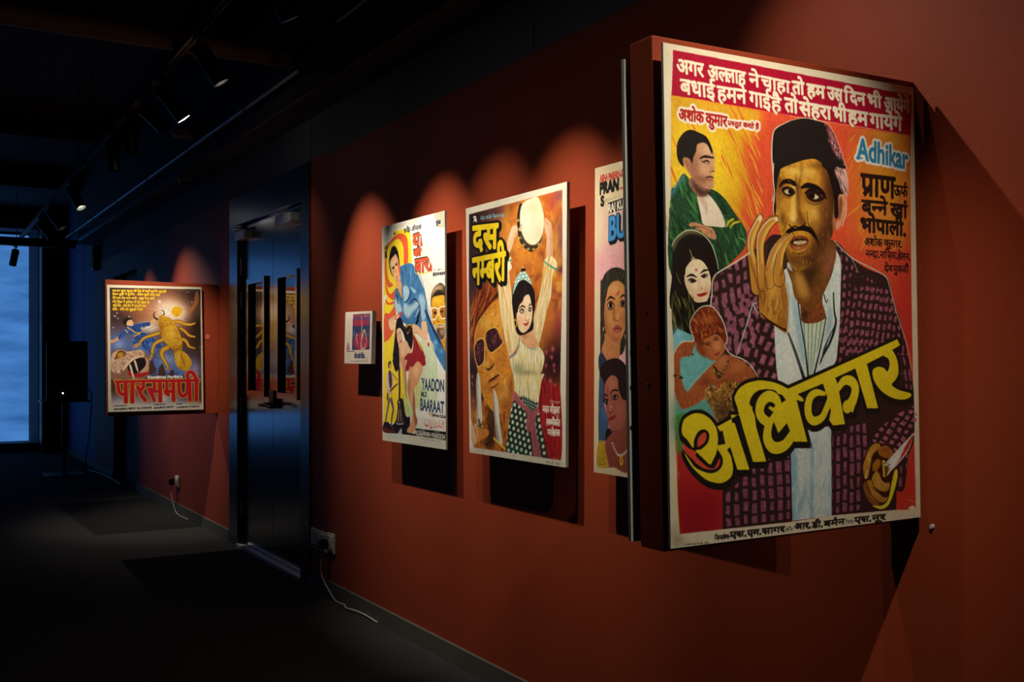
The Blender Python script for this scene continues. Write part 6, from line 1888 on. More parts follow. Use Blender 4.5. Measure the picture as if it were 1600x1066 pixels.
ART['para'] = '''
q|4a2a22|1 0|0.12|85 92 2920 75 2891 4225 96 4142
q|clip|1 0|0|85 92 2920 75 2891 4225 96 4142
s|3a201c 6a3826 5a2c24 2a1a1a|0.5|120 349 46.5 0.8 0.8 81
g|c07a4c|0.75|1848 799 1091 706 0
g|b8683c|0.5|1216 880 446 280 0
g|e8b890|0.85|1961 868 592 424 0
g|f6e8d4|0.9|1848 823 341 329 0
g|f8ecd8|0.85|1255 1346 357 186 0
g|f4e4c8|0.7|2167 841 298 260 0
g|26181a|0.8|210 204 478 369 0
g|2a1a1a|0.9|2778 186 467 382 0
g|22140f|0.9|2830 1379 326 714 0
g|2c1c22|0.8|288 1079 304 253 0
g|5a6ea8|1|280 1861 564 459 0
g|5a7ab8|1|1159 1975 667 371 0
g|8aa4d0|0.7|345 1907 152 160 0
g|4a68b0|1|1599 2558 900 466 0
g|aab8dc|0.6|1827 2373 271 210 0
g|6a80ba|0.9|2279 2681 458 282 0
g|3a5aa0|0.8|2047 2914 341 187 0
g|b8b0cc|0.9|479 3742 870 274 0
g|a8a0c4|0.9|1809 3727 677 279 0
g|9a98c8|0.8|2692 2803 162 331 0
g|d8d4dc|0.9|1358 3948 1338 138 0
g|e0dcd8|0.8|1698 3632 135 116 0
s|7a94cc 3c58a4 a8bce0|0.35|60 163 18.6 0.5 0.8 83
x
q|clip|1 0|0|1085 649 2539 621 2530 1239 1521 1624 1030 1534
l|6a3a2a|0.7 0|4.6 9.3 3.5|1935 887 2542 962
l|6a3a2a|0.7 0|4.6 9.3 3.5|1909 926 2399 1176
l|6a3a2a|0.7 0|4.6 9.3 3.5|1863 953 2138 1328
l|6a3a2a|0.7 0|4.6 9.2 3.5|1804 964 1813 1387
l|6a3a2a|0.7 0|4.6 9.2 3.5|1744 957 1489 1345
l|6a3a2a|0.7 0|4.6 9.2 3.5|1697 932 1228 1209
l|6a3a2a|0.7 0|4.6 9.2 3.5|1669 896 1081 1008
l|6a3a2a|0.7 0|4.6 9.2 3.5|1669 854 1076 780
l|6a3a2a|0.7 0|4.6 9.2 3.5|1694 815 1213 569
l|6a3a2a|0.7 0|4.6 9.2 3.5|1741 788 1467 417
l|6a3a2a|0.7 0|4.6 9.2 3.5|1799 776 1790 353
l|6a3a2a|0.7 0|4.6 9.3 3.5|1859 784 2118 391
l|6a3a2a|0.7 0|4.6 9.3 3.5|1907 808 2385 526
l|6a3a2a|0.7 0|4.6 9.3 3.5|1934 845 2537 730
l|7a4632|0.7 0|6.8 9.1 4.5|1078 1255 1302 1182 1527 1156
l|7a4632|0.7 0|6.8 5.7|1165 1440 1525 1250
l|8a5a40|0.7 0|5.7 5.7|1342 1532 1546 1367
x
g|f4dcb0|0.9|2156 829 206 212 0
p|e0a818|1 0|0.3|1984 867 2020 702 2147 652 2272 685 2317 791 2269 910 2165 995 2073 972
g|f0e6d8|0.9|290 895 19 20 0
g|f0e6d8|0.9|246 999 19 20 0
g|f0e6d8|0.9|321 1067 19 20 0
g|f0e6d8|0.9|661 1005 19 20 0
g|f0e6d8|0.9|213 988 19 20 0
g|f0e6d8|0.9|1602 510 20 21 0
g|f0e6d8|0.9|2633 500 20 21 0
g|f0e6d8|0.9|177 1356 19 20 0
g|f4ece0|0.8|1602 510 40 51 0
p|b06a3a|0.7 3|0.3|2754 187 2848 184 2855 471 2723 713 2605 834 2511 954 2537 763 2679 546
p|d89a6c|1 0|0.12|87 1747 173 1747 337 1642 369 1723 172 1838 97 1838
p|e0a478|0.9 0|0.12|1302 1159 1438 1064 1504 1133 1391 1204 1301 1229
p|24468c|1 0|0.3|326 1654 503 1399 636 1306 812 1258 1257 1171 1301 1252 1256 1299 1010 1348 1075 1487 1252 1579 1474 1741 1563 1858 1652 1951 1516 2021 1361 1812 1249 1859 1291 2115 1069 1998 983 1813 805 1883 762 1814 852 1628 721 1559 611 1537 369 1723
p|clip|1 0|0|326 1654 503 1399 636 1306 812 1258 1257 1171 1075 1487 1474 1741 1652 1951 1291 2115 983 1813 762 1814 611 1537 369 1723
s|3c68b8 142a5c 5a84c8|0.6|50 140 18.6 0.6 0.6 84
x
l|d8a028|1 0|15.8 18.0 15.8 11.3|613 1352 810 1489 875 1535 1075 1487
l|d8a028|1 0|15.7 15.7|525 1434 612 1502
l|d8a028|1 0|15.8 13.6|808 1628 986 1534
p|1a1214|1 0|0.12|472 1215 484 1099 573 1041 704 1050 770 1119 726 1108 615 1144 592 1260 526 1295
p|e4b488|1 0|0.12|581 1260 615 1144 726 1108 786 1211 768 1293 658 1294
l|2a1810|1 0|4.5 4.5|637 1167 677 1157
l|2a1810|1 0|4.5 4.5|714 1157 743 1156
l|a83028|1 0|5.6 5.6|713 1240 751 1230
p|d88a28|1 0|0.12|760 2033 827 1906 916 1859 1004 1859 1037 1894 937 1929 870 1998 826 1964
l|5a3a10|1 0|57.4 57.4 52.8 45.9 36.7|1567 1530 1342 1602 1140 1673 1028 1766 982 1859
l|c08a20|1 0|45.9 45.9 41.3 34.4 25.3|1567 1530 1342 1602 1140 1673 1028 1766 982 1859
l|e4b848|0.7 0|13.8 13.8 12.4 10.3 7.6|1567 1530 1342 1602 1140 1673 1028 1766 982 1859
l|5a3a10|1 0|69.0 62.1 57.5 57.5 46.0|1677 1740 1518 1811 1405 1928 1358 2115 1333 2277
l|c08a20|1 0|57.5 50.6 46.0 46.0 34.5|1677 1740 1518 1811 1405 1928 1358 2115 1333 2277
l|e4b848|0.7 0|17.3 15.2 13.8 13.8 10.4|1677 1740 1518 1811 1405 1928 1358 2115 1333 2277
l|5a3a10|1 0|80.7 76.1 69.2 62.3 41.5|1832 1998 1695 2068 1648 2232 1758 2466 1846 2630
l|c08a20|1 0|69.2 64.6 57.6 50.7 30.0|1832 1998 1695 2068 1648 2232 1758 2466 1846 2630
l|e4b848|0.7 0|20.8 19.4 17.3 15.2 9.0|1832 1998 1695 2068 1648 2232 1758 2466 1846 2630
l|5a3a10|1 0|58.0 62.7 58.0 53.4 34.8|2048 1150 2208 1148 2391 1217 2576 1238 2716 1189
l|c08a20|1 0|46.4 51.1 46.4 41.8 23.2|2048 1150 2208 1148 2391 1217 2576 1238 2716 1189
l|e4b848|0.7 0|13.9 15.3 13.9 12.5 7.0|2048 1150 2208 1148 2391 1217 2576 1238 2716 1189
l|5a3a10|1 0|51.3 53.6 51.3 35.0|2251 1360 2388 1454 2525 1595 2709 1641
l|c08a20|1 0|39.6 41.9 39.6 23.3|2251 1360 2388 1454 2525 1595 2709 1641
l|e4b848|0.7 0|11.9 12.6 11.9 7.0|2251 1360 2388 1454 2525 1595 2709 1641
l|5a3a10|1 0|58.3 58.3 51.3 30.3|2315 1714 2429 1785 2519 1950 2704 2021
l|c08a20|1 0|46.6 46.6 39.6 18.6|2315 1714 2429 1785 2519 1950 2704 2021
l|e4b848|0.7 0|14.0 14.0 11.9 5.6|2315 1714 2429 1785 2519 1950 2704 2021
l|3a2a20|1 0|29.9 25.3 16.1 9.2|1527 1086 1438 1017 1417 900 1485 852
l|3a2a20|1 0|25.3 20.7 13.8 9.2|1619 991 1733 919 1734 824 1667 779
l|c08a20|1 0|22.8 18.2 9.1|1311 2277 1243 2393 1355 2347
l|c08a20|1 0|23.0 18.4 9.2|1835 2630 1778 2700 1868 2677 1959 2702
l|c08a20|1 0|22.7 18.1 9.1|982 1859 782 1975 871 1929
p|5a3a10|1 0|0.12|1573 1062 1619 967 1687 931 1823 988 1981 1080 2093 1244 2204 1479 2303 1762 2312 1974 2241 2116 2080 2139 1923 1998 1789 1857 1678 1694 1612 1530 1559 1249
p|c89222|1 0|0.3|1573 1062 1619 967 1687 931 1823 988 1981 1080 2093 1244 2204 1479 2303 1762 2312 1974 2241 2116 2080 2139 1923 1998 1789 1857 1678 1694 1612 1530 1559 1249
p|clip|1 0|0|1573 1062 1619 967 1687 931 1823 988 1981 1080 2093 1244 2204 1479 2303 1762 2312 1974 2241 2116 2080 2139 1923 1998 1789 1857 1678 1694 1612 1530 1559 1249
s|e4b848 8a5a14 d8a430 a87018|0.55|70 140 18.6 0.4 0.5 85
l|6a4410|0.8 0|6.9 8.0 5.7|1581 1343 1796 1270 2070 1244
l|6a4410|0.7 0|5.7 6.9 5.7|1612 1530 1908 1434 2182 1432
l|6a4410|0.7 0|5.8 6.9 5.8|1790 1763 2064 1692 2269 1738
g|7a4e12|0.5|1636 1436 67 328 0
g|e8c050|0.5|1975 1527 113 282 0
p|6a4410|0.5 3|0.12|1833 1928 1967 2092 2241 2092 2313 1856 2151 1998 1968 1998
x
p|a87018|1 0|0.12|2058 2092 2196 2045 2287 2068 2262 2210 2147 2257 2034 2209
p|5a3a10|1 0|0.12|2057 2192 2172 2110 2287 2098 2401 2169 2514 2288 2593 2454 2567 2619 2462 2724 2347 2747 2233 2710 2120 2592 2054 2404
p|c8961e|1 0|0.25|2057 2192 2172 2110 2287 2098 2401 2169 2514 2288 2593 2454 2567 2619 2462 2724 2347 2747 2233 2710 2120 2592 2054 2404
p|clip|1 0|0|2057 2192 2172 2110 2287 2098 2401 2169 2514 2288 2593 2454 2567 2619 2462 2724 2347 2747 2233 2710 2120 2592 2054 2404
l|7a5010|0.8 0|11.6 20.9 11.6|2264 2122 2284 2310 2394 2618
g|e8c050|0.6|2169 2357 68 188 0
g|e0b040|0.5|2466 2453 46 141 0
g|8a5c14|0.5|2187 2686 137 70 0
x
p|d4ccbc|0.75 14|0.12|89 3761 697 3753 1359 3827 2035 3785 2909 3806 2950 4162 64 4079
p|d4ccbc|0.9 6|0.12|66 3874 2931 3913 2950 4162 64 4101
p|4a2c24|0.95 0|0.12|1237 2840 1241 2562 1309 2446 1376 2447 1419 2587 1462 2750 1371 2842
g|3a2420|0.9|1343 2435 35 37 0
p|4a2c24|0.95 0|0.12|1549 2960 1552 2681 1621 2565 1689 2565 1732 2706 1775 2870 1684 2962
g|3a2420|0.9|1655 2553 36 37 0
p|4a2c24|0.95 0|0.12|1862 3151 1866 2871 1935 2754 2004 2755 2047 2896 2091 3061 1998 3153
g|3a2420|0.9|1970 2743 36 37 0
l|4a2c24|1 0|10.3 8.0|1354 2400 1560 2074
l|4a2c24|1 0|9.1 8.0|1246 2121 1579 2378
l|4a2c24|1 0|11.4 9.1|1485 2703 1418 2633
l|3a3a5a|1 0|11.5 9.2 6.9|1830 2168 1919 2262 1850 2356
p|8a6450|1 0|0.3|102 2348 169 2142 322 2028 583 2108 980 2062 1200 2213 1243 2399 1228 2701 1260 2794 1058 3000 486 2992 118 3010 95 2622
p|c8a084|1 0|0.25|102 2348 169 2142 279 2051 431 2039 583 2120 759 2097 980 2062 1090 2120 1111 2260 978 2236 800 2374 623 2488 534 2626 380 2716 380 2808 228 2806 110 2691
p|clip|1 0|0|102 2348 169 2142 279 2051 431 2039 583 2120 759 2097 980 2062 1090 2120 1111 2260 978 2236 800 2374 623 2488 534 2626 380 2716 380 2808 228 2806 110 2691
s|5a3428 e8ccb0 a07860 f0dcc4|0.6|70 138 11.5 0.5 0.6 86
p|3a2018|0.7 2|0.12|210 2371 299 2142 431 2074 560 2189 406 2303 276 2349
x
l|e8c8a8|1 0|29.1 33.5 26.8 20.1|468 2694 623 2488 822 2328 1089 2260
l|4a2a20|0.8 0|8.9 11.1 6.7|169 2142 300 2051 453 2039 583 2120
g|d8881c|1|375 2223 95 82 0
g|f0c020|1|375 2223 56 64 0
g|5a2010|1|375 2223 21 27 0
l|2a1410|1 0|6.7 11.1 6.7|265 2280 343 2142 474 2131
p|1c1214|1 0|0.12|622 2557 800 2397 1021 2329 1132 2376 1152 2538 1061 2723 883 2813 751 2858 642 2788 599 2649
p|c89878|1 0|0.2|1155 2306 1242 2446 1228 2724 1060 2792 972 2768 1106 2630 1164 2492
p|b02028|1 0|0.12|576 2764 642 2742 751 2835 971 2814 1260 2771 1237 2840 1059 2931 838 2940 662 2903
g|d83030|0.9|620 2764 35 36 0
p|e8c8b8|1 0|0.12|644 2546 710 2581 793 2951 760 2985 718 2858
p|e8c8b8|1 0|0.12|789 2397 854 2444 917 2721 906 2779 841 2628
l|d8a898|0.7 0|11.3 15.8|972 2803 1105 2723
t|e8e4dc|1|7.0|1210 2910 2287 2904 1209 2984|Kantibhai Parikh\'s
U
q|0|1 0|0.12|193 3034 2504 3024 2851 3036 2838 3119 2502 3126 1056 3116 225 3126
l|0|1 0|64.9|529 3131 533 3715
l|0|1 0|67.4|737 3111 724 3719
l|0|1 0|61.7|1581 3124 1584 3716
l|0|1 0|62.3|1999 3118 2002 3703
l|0|1 0|62.9|2514 3114 2517 3703
l|0|1 0|63.2|2735 3046 2729 3708
l|0|1 0|55.7 60.1 55.7 44.5|300 3127 320 3356 405 3472 525 3463
l|0|1 0|54.3 61.1 56.6 45.2|1067 3139 1055 3277 965 3368 910 3321
l|0|1 0|60.8 65.4 58.6|900 3252 986 3484 1116 3683
l|0|1 0|52.4 54.7 50.1|1401 3144 1399 3330 1231 3327
l|0|1 0|56.7 61.3 52.2|1231 3327 1340 3537 1394 3700
l|0|1 0|50.0 50.0|1364 3422 1588 3391
l|0|1 0|52.8 52.8 50.5|1794 3150 1796 3337 1813 3477
p|0|1 0|0.12|1690 3393 1769 3336 1847 3431 1891 3549 1811 3570 1733 3499
q|0|1 0|0.12|1791 3372 2007 3352 2006 3458 1824 3477
l|0|1 0|55.6 60.2 57.9 57.9 57.9 53.3|2181 3121 2182 3414 2244 3556 2358 3558 2440 3419 2452 3125
l|0|1 0|53.6 58.3 60.6 60.6 62.9|2492 3043 2448 2877 2542 2789 2645 2856 2735 3046
V|b8182c|d8a818|20.3 0.0 0.0
q|d6d0c0|0.0 0|0.12|86 4068 96 3943 2953 3949 2950 4150
t|3a3a44|1|2.3|185 3827 565 3828 185 3859|PRODUCED BY
t|2a2a34|1|4.5|184 3927 1314 3902 184 3978|BACHUBHAI MISTRY  B.H. MADHUR
t|3a3a44|1|2.3|1393 3828 1752 3816 1392 3858|DIRECTED BY
t|2a2a34|1|4.6|1391 3920 2011 3897 1391 3967|BABUBHAI MISTRY
t|3a3a44|1|2.3|2080 3822 2274 3815 2080 3852|MUSIC
t|2a2a34|1|4.7|2090 3922 2826 3904 2090 3969|LAXMIKANT PYARELAL
t|d8b020|1|3.7|163 155 1822 144 162 217|उजाला हुआ सूरज की तेज़ से सारी दुनिया सुनहरी
t|d8b020|1|3.7|162 263 1628 257 161 326|रोशन दुखी ये दुनिया - रोशन दुखी सारा जहां
t|d8b020|1|3.7|161 386 1446 379 160 448|मेरे पास तेरा साथ आये - बहुत याद आये
t|d8b020|1|3.7|164 510 1288 509 163 572|मेरे िदल में हमेशा वो ही रहता है
t|d8b020|1|3.7|173 625 1186 623 173 687|अई गीत - अई मीत में प~यार ही प~यार
t|d8b020|1|3.7|166 747 1084 742 165 809|धीरे - धीरे जो तुझसे िमले
l|9a8a80|0.6 0|5.8 5.8|2177 118 2872 131
'''
ART['small'] = '''
q|3a3458|1 0|0.3|405 58 1227 51 1229 798 386 809
q|clip|1 0|0|405 58 1227 51 1229 798 386 809
p|a83c50|0.8 2|0.12|398 85 750 65 835 128 466 167 402 148
p|b85a5c|0.8 2|0.12|914 68 1196 64 1200 134 918 138
p|b03048|0.9 2|0.3|425 193 631 151 1121 159 1204 204 1169 291 805 322 474 309
p|4a4878|0.7 2|0.12|464 131 1119 124 1161 160 466 179
p|2a4060|0.8 3|0.12|433 318 1170 309 1175 414 439 425
p|a83450|0.9 2|0.3|450 622 608 480 771 446 1062 553 1187 624 1153 729 955 799 668 799 498 729
p|5a6a90|0.8 2|0.12|417 407 544 444 446 550
g|5a5a9a|0.7|1143 186 80 105 0
g|6a6a98|0.7|1139 484 56 87 0
x
l|d8ac88|1 0|10.8 13.5 18.9 16.2|813 92 845 305 839 552 843 623
l|d8ac88|1 0|29.6 24.2 10.7|859 552 973 395 1086 606
l|d8ac88|1 0|24.2 32.3 24.2 10.8|824 658 852 782 974 781 1060 659
l|d8ac88|1 0|19.0 16.3 10.9|608 480 571 551 662 693
p|a87090|1 0|0.12|102 809 190 639 271 800
l|3a3860|0.8 0|9.7 9.7|147 842 504 835
t|3a4060|1|8.9|497 857 998 855 504 974|doshila
l|6a6a78|0.7 0|6.9 6.9|307 1047 1170 1034
l|5a5a68|1 0|5.3 5.3|1066 974 1126 974
'''
# width and height in mm, canvas pixels per mm, paper colour, fold lines, seed
PRINTS = {
    'adhikar': (760, 1020, 1.6, 'dfd2b4', (340, 678), 3),
    'dus': (760, 1020, 1.0, 'd8d0bc', (), 4),
    'yaad': (760, 1020, 1.0, 'e4e2d8', (), 5),
    'bun': (760, 1020, 1.0, 'd2bf9c', (), 6),
    'para': (740, 1010, 1.0, 'd2c8ae', (), 7),
    'small': (330, 275, 1.4, 'd8cab8', (), 8),
}



def paint_grid(key):
    wmm, hmm, res, paper, folds, seed = PRINTS[key]
    p = Painter(wmm, hmm, res, paper)
    p.run(ART[key])
    img = p.finish(seed, folds)
    h, w_ = p.H // 2 * 2, p.W // 2 * 2
    img = img[:h, :w_].reshape(h // 2, 2, w_ // 2, 2, 3).mean((1, 3))
    return np.where(img <= .04045, img / 12.92, ((img + .055) / 1.055) ** 2.4).astype(np.float32)


def sheet(name, parent, corners, normal, key=None, bulge=.003, seed=1, base=Vector((0, 0, 0))):
    """a printed sheet: a fine grid spanning four corners (TL, TR, BR, BL), a little wavy"""
    img = paint_grid(key) if key else None
    h, w_ = img.shape[:2] if key else (20, 16)
    TL, TR, BR, BL = [np.array(c, float) - np.array(base) for c in corners]
    v, u = np.meshgrid(np.linspace(0, 1, h), np.linspace(0, 1, w_), indexing='ij')
    u, v = u[..., None], v[..., None]
    P = (TL * (1 - u) + TR * u) * (1 - v) + (BL * (1 - u) + BR * u) * v
    k = bulge * (np.sin(v * 5 + seed) * .5 + np.sin(u * 7 + seed * 2) * .25 + np.sin(u * 3 + v * 4) * .25)
    k += bulge
    edge = np.minimum(np.minimum(u, 1 - u), np.minimum(v, 1 - v))
    k = k * np.clip(edge * 8, 0, 1)
    P = P + k * np.array(normal)
    me = bpy.data.meshes.new(name)
    me.vertices.add(h * w_)
    me.vertices.foreach_set('co', P.astype(np.float32).ravel())
    i = np.arange(h * w_).reshape(h, w_)
    F = np.stack([i[:-1, :-1], i[1:, :-1], i[1:, 1:], i[:-1, 1:]], -1).reshape(-1, 4)
    me.loops.add(F.size)
    me.loops.foreach_set('vertex_index', F.ravel().astype(np.int32))
    me.polygons.add(len(F))
    me.polygons.foreach_set('loop_start', np.arange(0, F.size, 4, dtype=np.int32))
    me.polygons.foreach_set('use_smooth', np.ones(len(F), bool))
    if key:
        at = me.color_attributes.new('paint', 'FLOAT_COLOR', 'POINT')
        at.data.foreach_set('color', np.concatenate([img, np.ones((h, w_, 1), np.float32)], -1).ravel())
    me.update(calc_edges=True)
    me.materials.append(M['poster'] if key else M['reverse'])
    o = bpy.data.objects.new(name, me)
    COL.objects.link(o)
    o.parent = parent
    return o


def poster(label, corners, normal, key, group, thick=.008, stand=0., bulge=.003, seed=1, cat='poster'):
    c = [Vector(p) for p in corners]
    n = Vector(normal)
    base = (c[2] + c[3]) / 2
    t = empty('poster', base)
    tag(t, label, cat, group)
    sheet('print', t, [p + n * .0006 for p in c], n, key, bulge, seed, base)
    bm = bmesh.new()
    fr = [bm.verts.new(p - base) for p in c]
    bk = [bm.verts.new(p - base - n * thick) for p in c]
    bm.faces.new(fr)
    bm.faces.new(bk[::-1])
    for i in range(4):
        bm.faces.new([fr[i], bk[i], bk[(i + 1) % 4], fr[(i + 1) % 4]])
    link('backing_board', bm, M['foam'], t)
    if stand > 0:                       # two blocks that hold the board off what it hangs on
        up = (c[0] - c[3]).normalized()
        rt = (c[1] - c[0]).normalized()
        wd, ht = (c[1] - c[0]).length, (c[0] - c[3]).length
        for f in (.3, .7):
            q = c[3] + rt * wd * f + up * ht * .62 - base
            bm = bmesh.new()
            V_ = []
            for dz in (0, 1):
                for a, b in ((-1, -1), (1, -1), (1, 1), (-1, 1)):
                    V_.append(bm.verts.new(q + rt * a * .03 + up * b * min(.1, ht * .2) - n * (thick + dz * (stand - thick))))
            for f_ in [(0, 3, 2, 1), (4, 5, 6, 7), (0, 1, 5, 4), (1, 2, 6, 5), (2, 3, 7, 6), (3, 0, 4, 7)]:
                bm.faces.new([V_[i] for i in f_])
            link('mounting_block', bm, M['batten'], t)
    return t


# ---------------------------------------------------------------- projecting panels on the wall
def panel(label, y0, y1, TLx, TLz, TRz, BLx, BLz, BRz):
    t = empty('display_panel', (0, (y0 + y1) / 2, BRz))
    tag(t, label, 'display panel', 'boxed panels standing out from the red wall')
    bm = bmesh.new()
    pf = [(TLx, TLz), (0, TRz), (0, BRz), (BLx, BLz)]
    b0 = Vector(t.location)
    f = [bm.verts.new(Vector((x, y0, z)) - b0) for x, z in pf]
    k = [bm.verts.new(Vector((x, y1, z)) - b0) for x, z in pf]
    bm.faces.new(f)
    bm.faces.new(k[::-1])
    for i in range(4):
        bm.faces.new([f[i], k[i], k[(i + 1) % 4], f[(i + 1) % 4]])
    link('panel_box', bm, M['terra'], t, bevel=.003)
    return t


PG = 'film posters along the wall'
p1 = panel('large terracotta box panel projecting from the wall, nearest the camera', 1.64, 1.715, -.812, 2.013, 2.030, -.782, .956, .960)
for z in (1.45, 1.38, 1.30):
    bm = tube(bmesh.new(), [(-.8015, 1.675, z), (-.790, 1.675, z)], .0022, 8)
    o = link('screw', bm, M['dark'], p1)
    o.matrix_parent_inverse = Matrix.Translation(-Vector(p1.location))
p2 = panel('terracotta box panel projecting from the wall beyond the steel door', 7.96, 8.035, -.822, 1.942, 1.935, -.812, .937, .941)
o = link('sticker', lathe(bmesh.new(), [(0, .002), (.02, .002), (.02, 0), (0, 0)], 16), M['red_dot'], p2)
o.parent = p2
o.location = Vector((-.08, 7.9585, 1.53)) - Vector(p2.location)
o.rotation_euler = (math.radians(90), 0, 0)
o['label'] = 'pale red round sticker'

poster('big red film poster of a man in a black cap on the nearest panel',
       [(-.81, 1.608, 1.989), (-.042, 1.608, 2.003), (-.016, 1.608, .972), (-.79, 1.608, .969)], (0, -1, 0), 'adhikar', PG, .006, .03, .004, 1)
poster('poster seen edge-on behind the nearest panel, only its pale edge showing',
       [(-.05, 1.737, 1.985), (-.817, 1.737, 1.985), (-.797, 1.737, .966), (-.05, 1.737, .966)], (0, 1, 0), None, PG, .009, .021, .002, 2)
poster('poster of a golden scorpion and fanged monster on the far panel',
       [(-.815, 7.93, 1.901), (-.133, 7.93, 1.908), (-.118, 7.93, .973), (-.806, 7.93, .971)], (0, -1, 0), 'para', PG, .006, .028, .002, 3)
X = -.08
poster('poster of a dancer raising a tambourine above a man in dark glasses',
       [(X, 3.788, 1.987), (X, 3.03, 1.987), (X, 3.039, .966), (X, 3.754, .965)], (-1, 0, 0), 'dus', PG, .012, .08, .004, 4)
poster('white and yellow poster of a man in a blue suit, its top corner torn pale',
       [(X, 4.655, 2.006), (X, 3.981, 2.003), (X, 3.969, .960), (X, 4.647, .956)], (-1, 0, 0), 'yaad', PG, .008, .08, .006, 5)
poster('poster with two big faces of women, half hidden by the nearest panel',
       [(X, 2.859, 2.007), (X, 2.106, 2.006), (X, 2.106, .966), (X, 2.866, .966)], (-1, 0, 0), 'bun', PG, .010, .08, .003, 6)
poster('small pale booklet with a purple picture, between the door and the blue suited poster',
       [(X, 5.133, 1.606), (X, 4.774, 1.598), (X, 4.79, 1.331), (X, 5.151, 1.333)], (-1, 0, 0), 'small', None, .022, .08, .001, 7, 'booklet')


# ---------------------------------------------------------------- lighting track and its spotlights
TX = -.85
TG = 'ceiling lighting tracks'


def track_z(y):
    """the near track hangs a little higher at the camera end, the far one droops to the window"""
    return 2.99 + (5.2 - y) * .016 if y < 8.7 else 2.925 - (y - 9.0) * .021


def track(y0, y1, label, x=TX):
    ym = (y0 + y1) / 2
    t = empty('lighting_track', (x, ym, track_z(ym)))
    tag(t, label, 'lighting track', TG)
    k = (track_z(y1) - track_z(y0)) / (y1 - y0)
    a, b = y0 - ym, y1 - ym
    bm = B(-.018, .018, a, b, -.012, .012)
    box(bm, -.018, -.010, a, b, -.022, -.012)
    box(bm, .010, .018, a, b, -.022, -.012)
    for v in bm.verts:
        v.co.z += v.co.y * k
    link('rail', bm, M['black'], t)
    n = max(2, int((y1 - y0) / 2))
    for i in range(n):
        y = a + .3 + (b - a - .6) * i / (n - 1)
        link('hanger_rod', tube(bmesh.new(), [(0, y, .010 + y * k), (0, y, ZC - track_z(ym))], .005, 6), M['black'], t)
    return t


track(-1.0, 8.6, 'black lighting track hanging above the near posters')
track(-1.0, 4.0, 'added black fill track, out of view to the left of the camera', -2.4)  # invented track, only carries the fill spotlight
track(8.75, 14.4, 'black lighting track continuing to the far window')
LABELS = {}


def spotlight(y, aim, power, label, on=True, cone=52, blend=.7, length=.21, rad=.043, x=TX, recess=.035):
    t = empty('track_spotlight', (x, y, track_z(y) - .0242))
    tag(t, label, 'spotlight', 'black track spotlights')
    link('track_adapter', B(-.016, .016, -.05, .05, -.03, 0), M['black'], t, bevel=.003)
    aimv = Vector(aim)
    piv = Vector((0, 0, -.075))
    dirv = (aimv - (Vector(t.location) + piv)).normalized()
    link('arm', tube(bmesh.new(), [(0, 0, -.028), (0, 0, -.06), tuple(piv + dirv * .04)], .008, 8), M['black'], t)
    r = rad
    bm = lathe(bmesh.new(), [(0, .0), (r * .8, .0), (r, -.012), (r, -length), (r * .93, -length), (r * .90, -length + recess), (0, -length + recess + .001)], 28)
    for q in range(3):                              # cooling rings at the back
        lathe(bm, [(r, -.02 - q * .012), (r + .003, -.022 - q * .012), (r + .003, -.027 - q * .012), (r, -.029 - q * .012)], 28)
    body = link('lamp_body', bm, M['black'], t, smooth=True)
    body.rotation_mode = 'QUATERNION'
    body.rotation_quaternion = dirv.to_track_quat('-Z', 'Y')
    body.location = piv + Vector((0, 0, .02))
    lens = link('lens', lathe(bmesh.new(), [(0, -.003), (r * .86, 0), (r * .86, .003), (0, .003)], 24), M['lens_on'] if on else M['lens_off'], body)
    lens.location = (0, 0, -length + recess - .005)
    if on and power:
        ld = bpy.data.lights.new('bulb', 'SPOT')
        ld.energy = power
        ld.color = WARM
        ld.spot_size = math.radians(cone)
        ld.spot_blend = blend
        ld.shadow_soft_size = .012
        lo = bpy.data.objects.new('bulb', ld)
        COL.objects.link(lo)
        lo.parent = body
        lo.location = (0, 0, -length - .004)
    return t


NEAR = 'track spotlight above the nearest panel, out over the big red and yellow poster'
spotlight(.72, (-.52, 1.60, 1.47), 110, NEAR, cone=50, blend=.9)
spotlight(2.28, (-.14, 1.72, 1.78), 33, 'track spotlight behind the nearest panel, aimed at its back', cone=74, blend=1)
spotlight(2.66, (-.02, 2.62, 1.45), 58, 'track spotlight above the poster of two women', cone=48, blend=1)
spotlight(3.02, (-.02, 3.15, 1.47), 128, 'track spotlight above the tambourine dancer poster, nearer of two', cone=49, blend=1)
spotlight(3.50, (-.02, 3.70, 1.54), 68, 'track spotlight above the tambourine dancer poster, further of two', cone=48, blend=1)
spotlight(4.05, (-.02, 4.20, 1.49), 145, 'track spotlight above the blue suited poster', cone=49, blend=1)
spotlight(5.15, (-.02, 4.98, 1.54), 125, 'big black spotlight nearest the camera, in front of the ceiling pipe', cone=50, blend=1)
spotlight(6.00, (-.02, 6.02, 1.85), 18, 'black spotlight with a thin bright sliver of lit lens', cone=60, blend=1, recess=.003)
spotlight(6.50, (-.10, 5.75, 1.90), 0, 'dark spotlight just beyond the one with the bright sliver', on=False)
spotlight(6.95, (-.47, 7.93, 1.45), 135, 'spotlight aimed at the scorpion poster on the far panel', cone=50, blend=.9)
spotlight(7.50, (-.75, 7.45, 1.2), 0, 'black spotlight hanging nearly straight down mid-track', on=False)
spotlight(9.50, (-.05, 8.75, .95), 95, 'spotlight with its bright lens glaring towards the camera', cone=84, blend=1)
spotlight(10.9, (-.02, 10.35, 1.45), 52, 'first dark spotlight beyond the glaring one', cone=60, blend=1, recess=.12)
spotlight(11.7, (-.02, 11.2, 1.50), 0, 'second dark spotlight beyond the glaring one', on=False)
spotlight(14.2, (-1.2, 13.9, 1.0), 0, 'dark spotlight at the end of the track against the blue window', on=False)
spotlight(1.8, (-.80, 1.70, 1.75), 14, 'added fill spotlight on the unseen track, to the left', cone=44, blend=1, x=-2.4)  # added weak fill to brighten the nearest panel's dark side


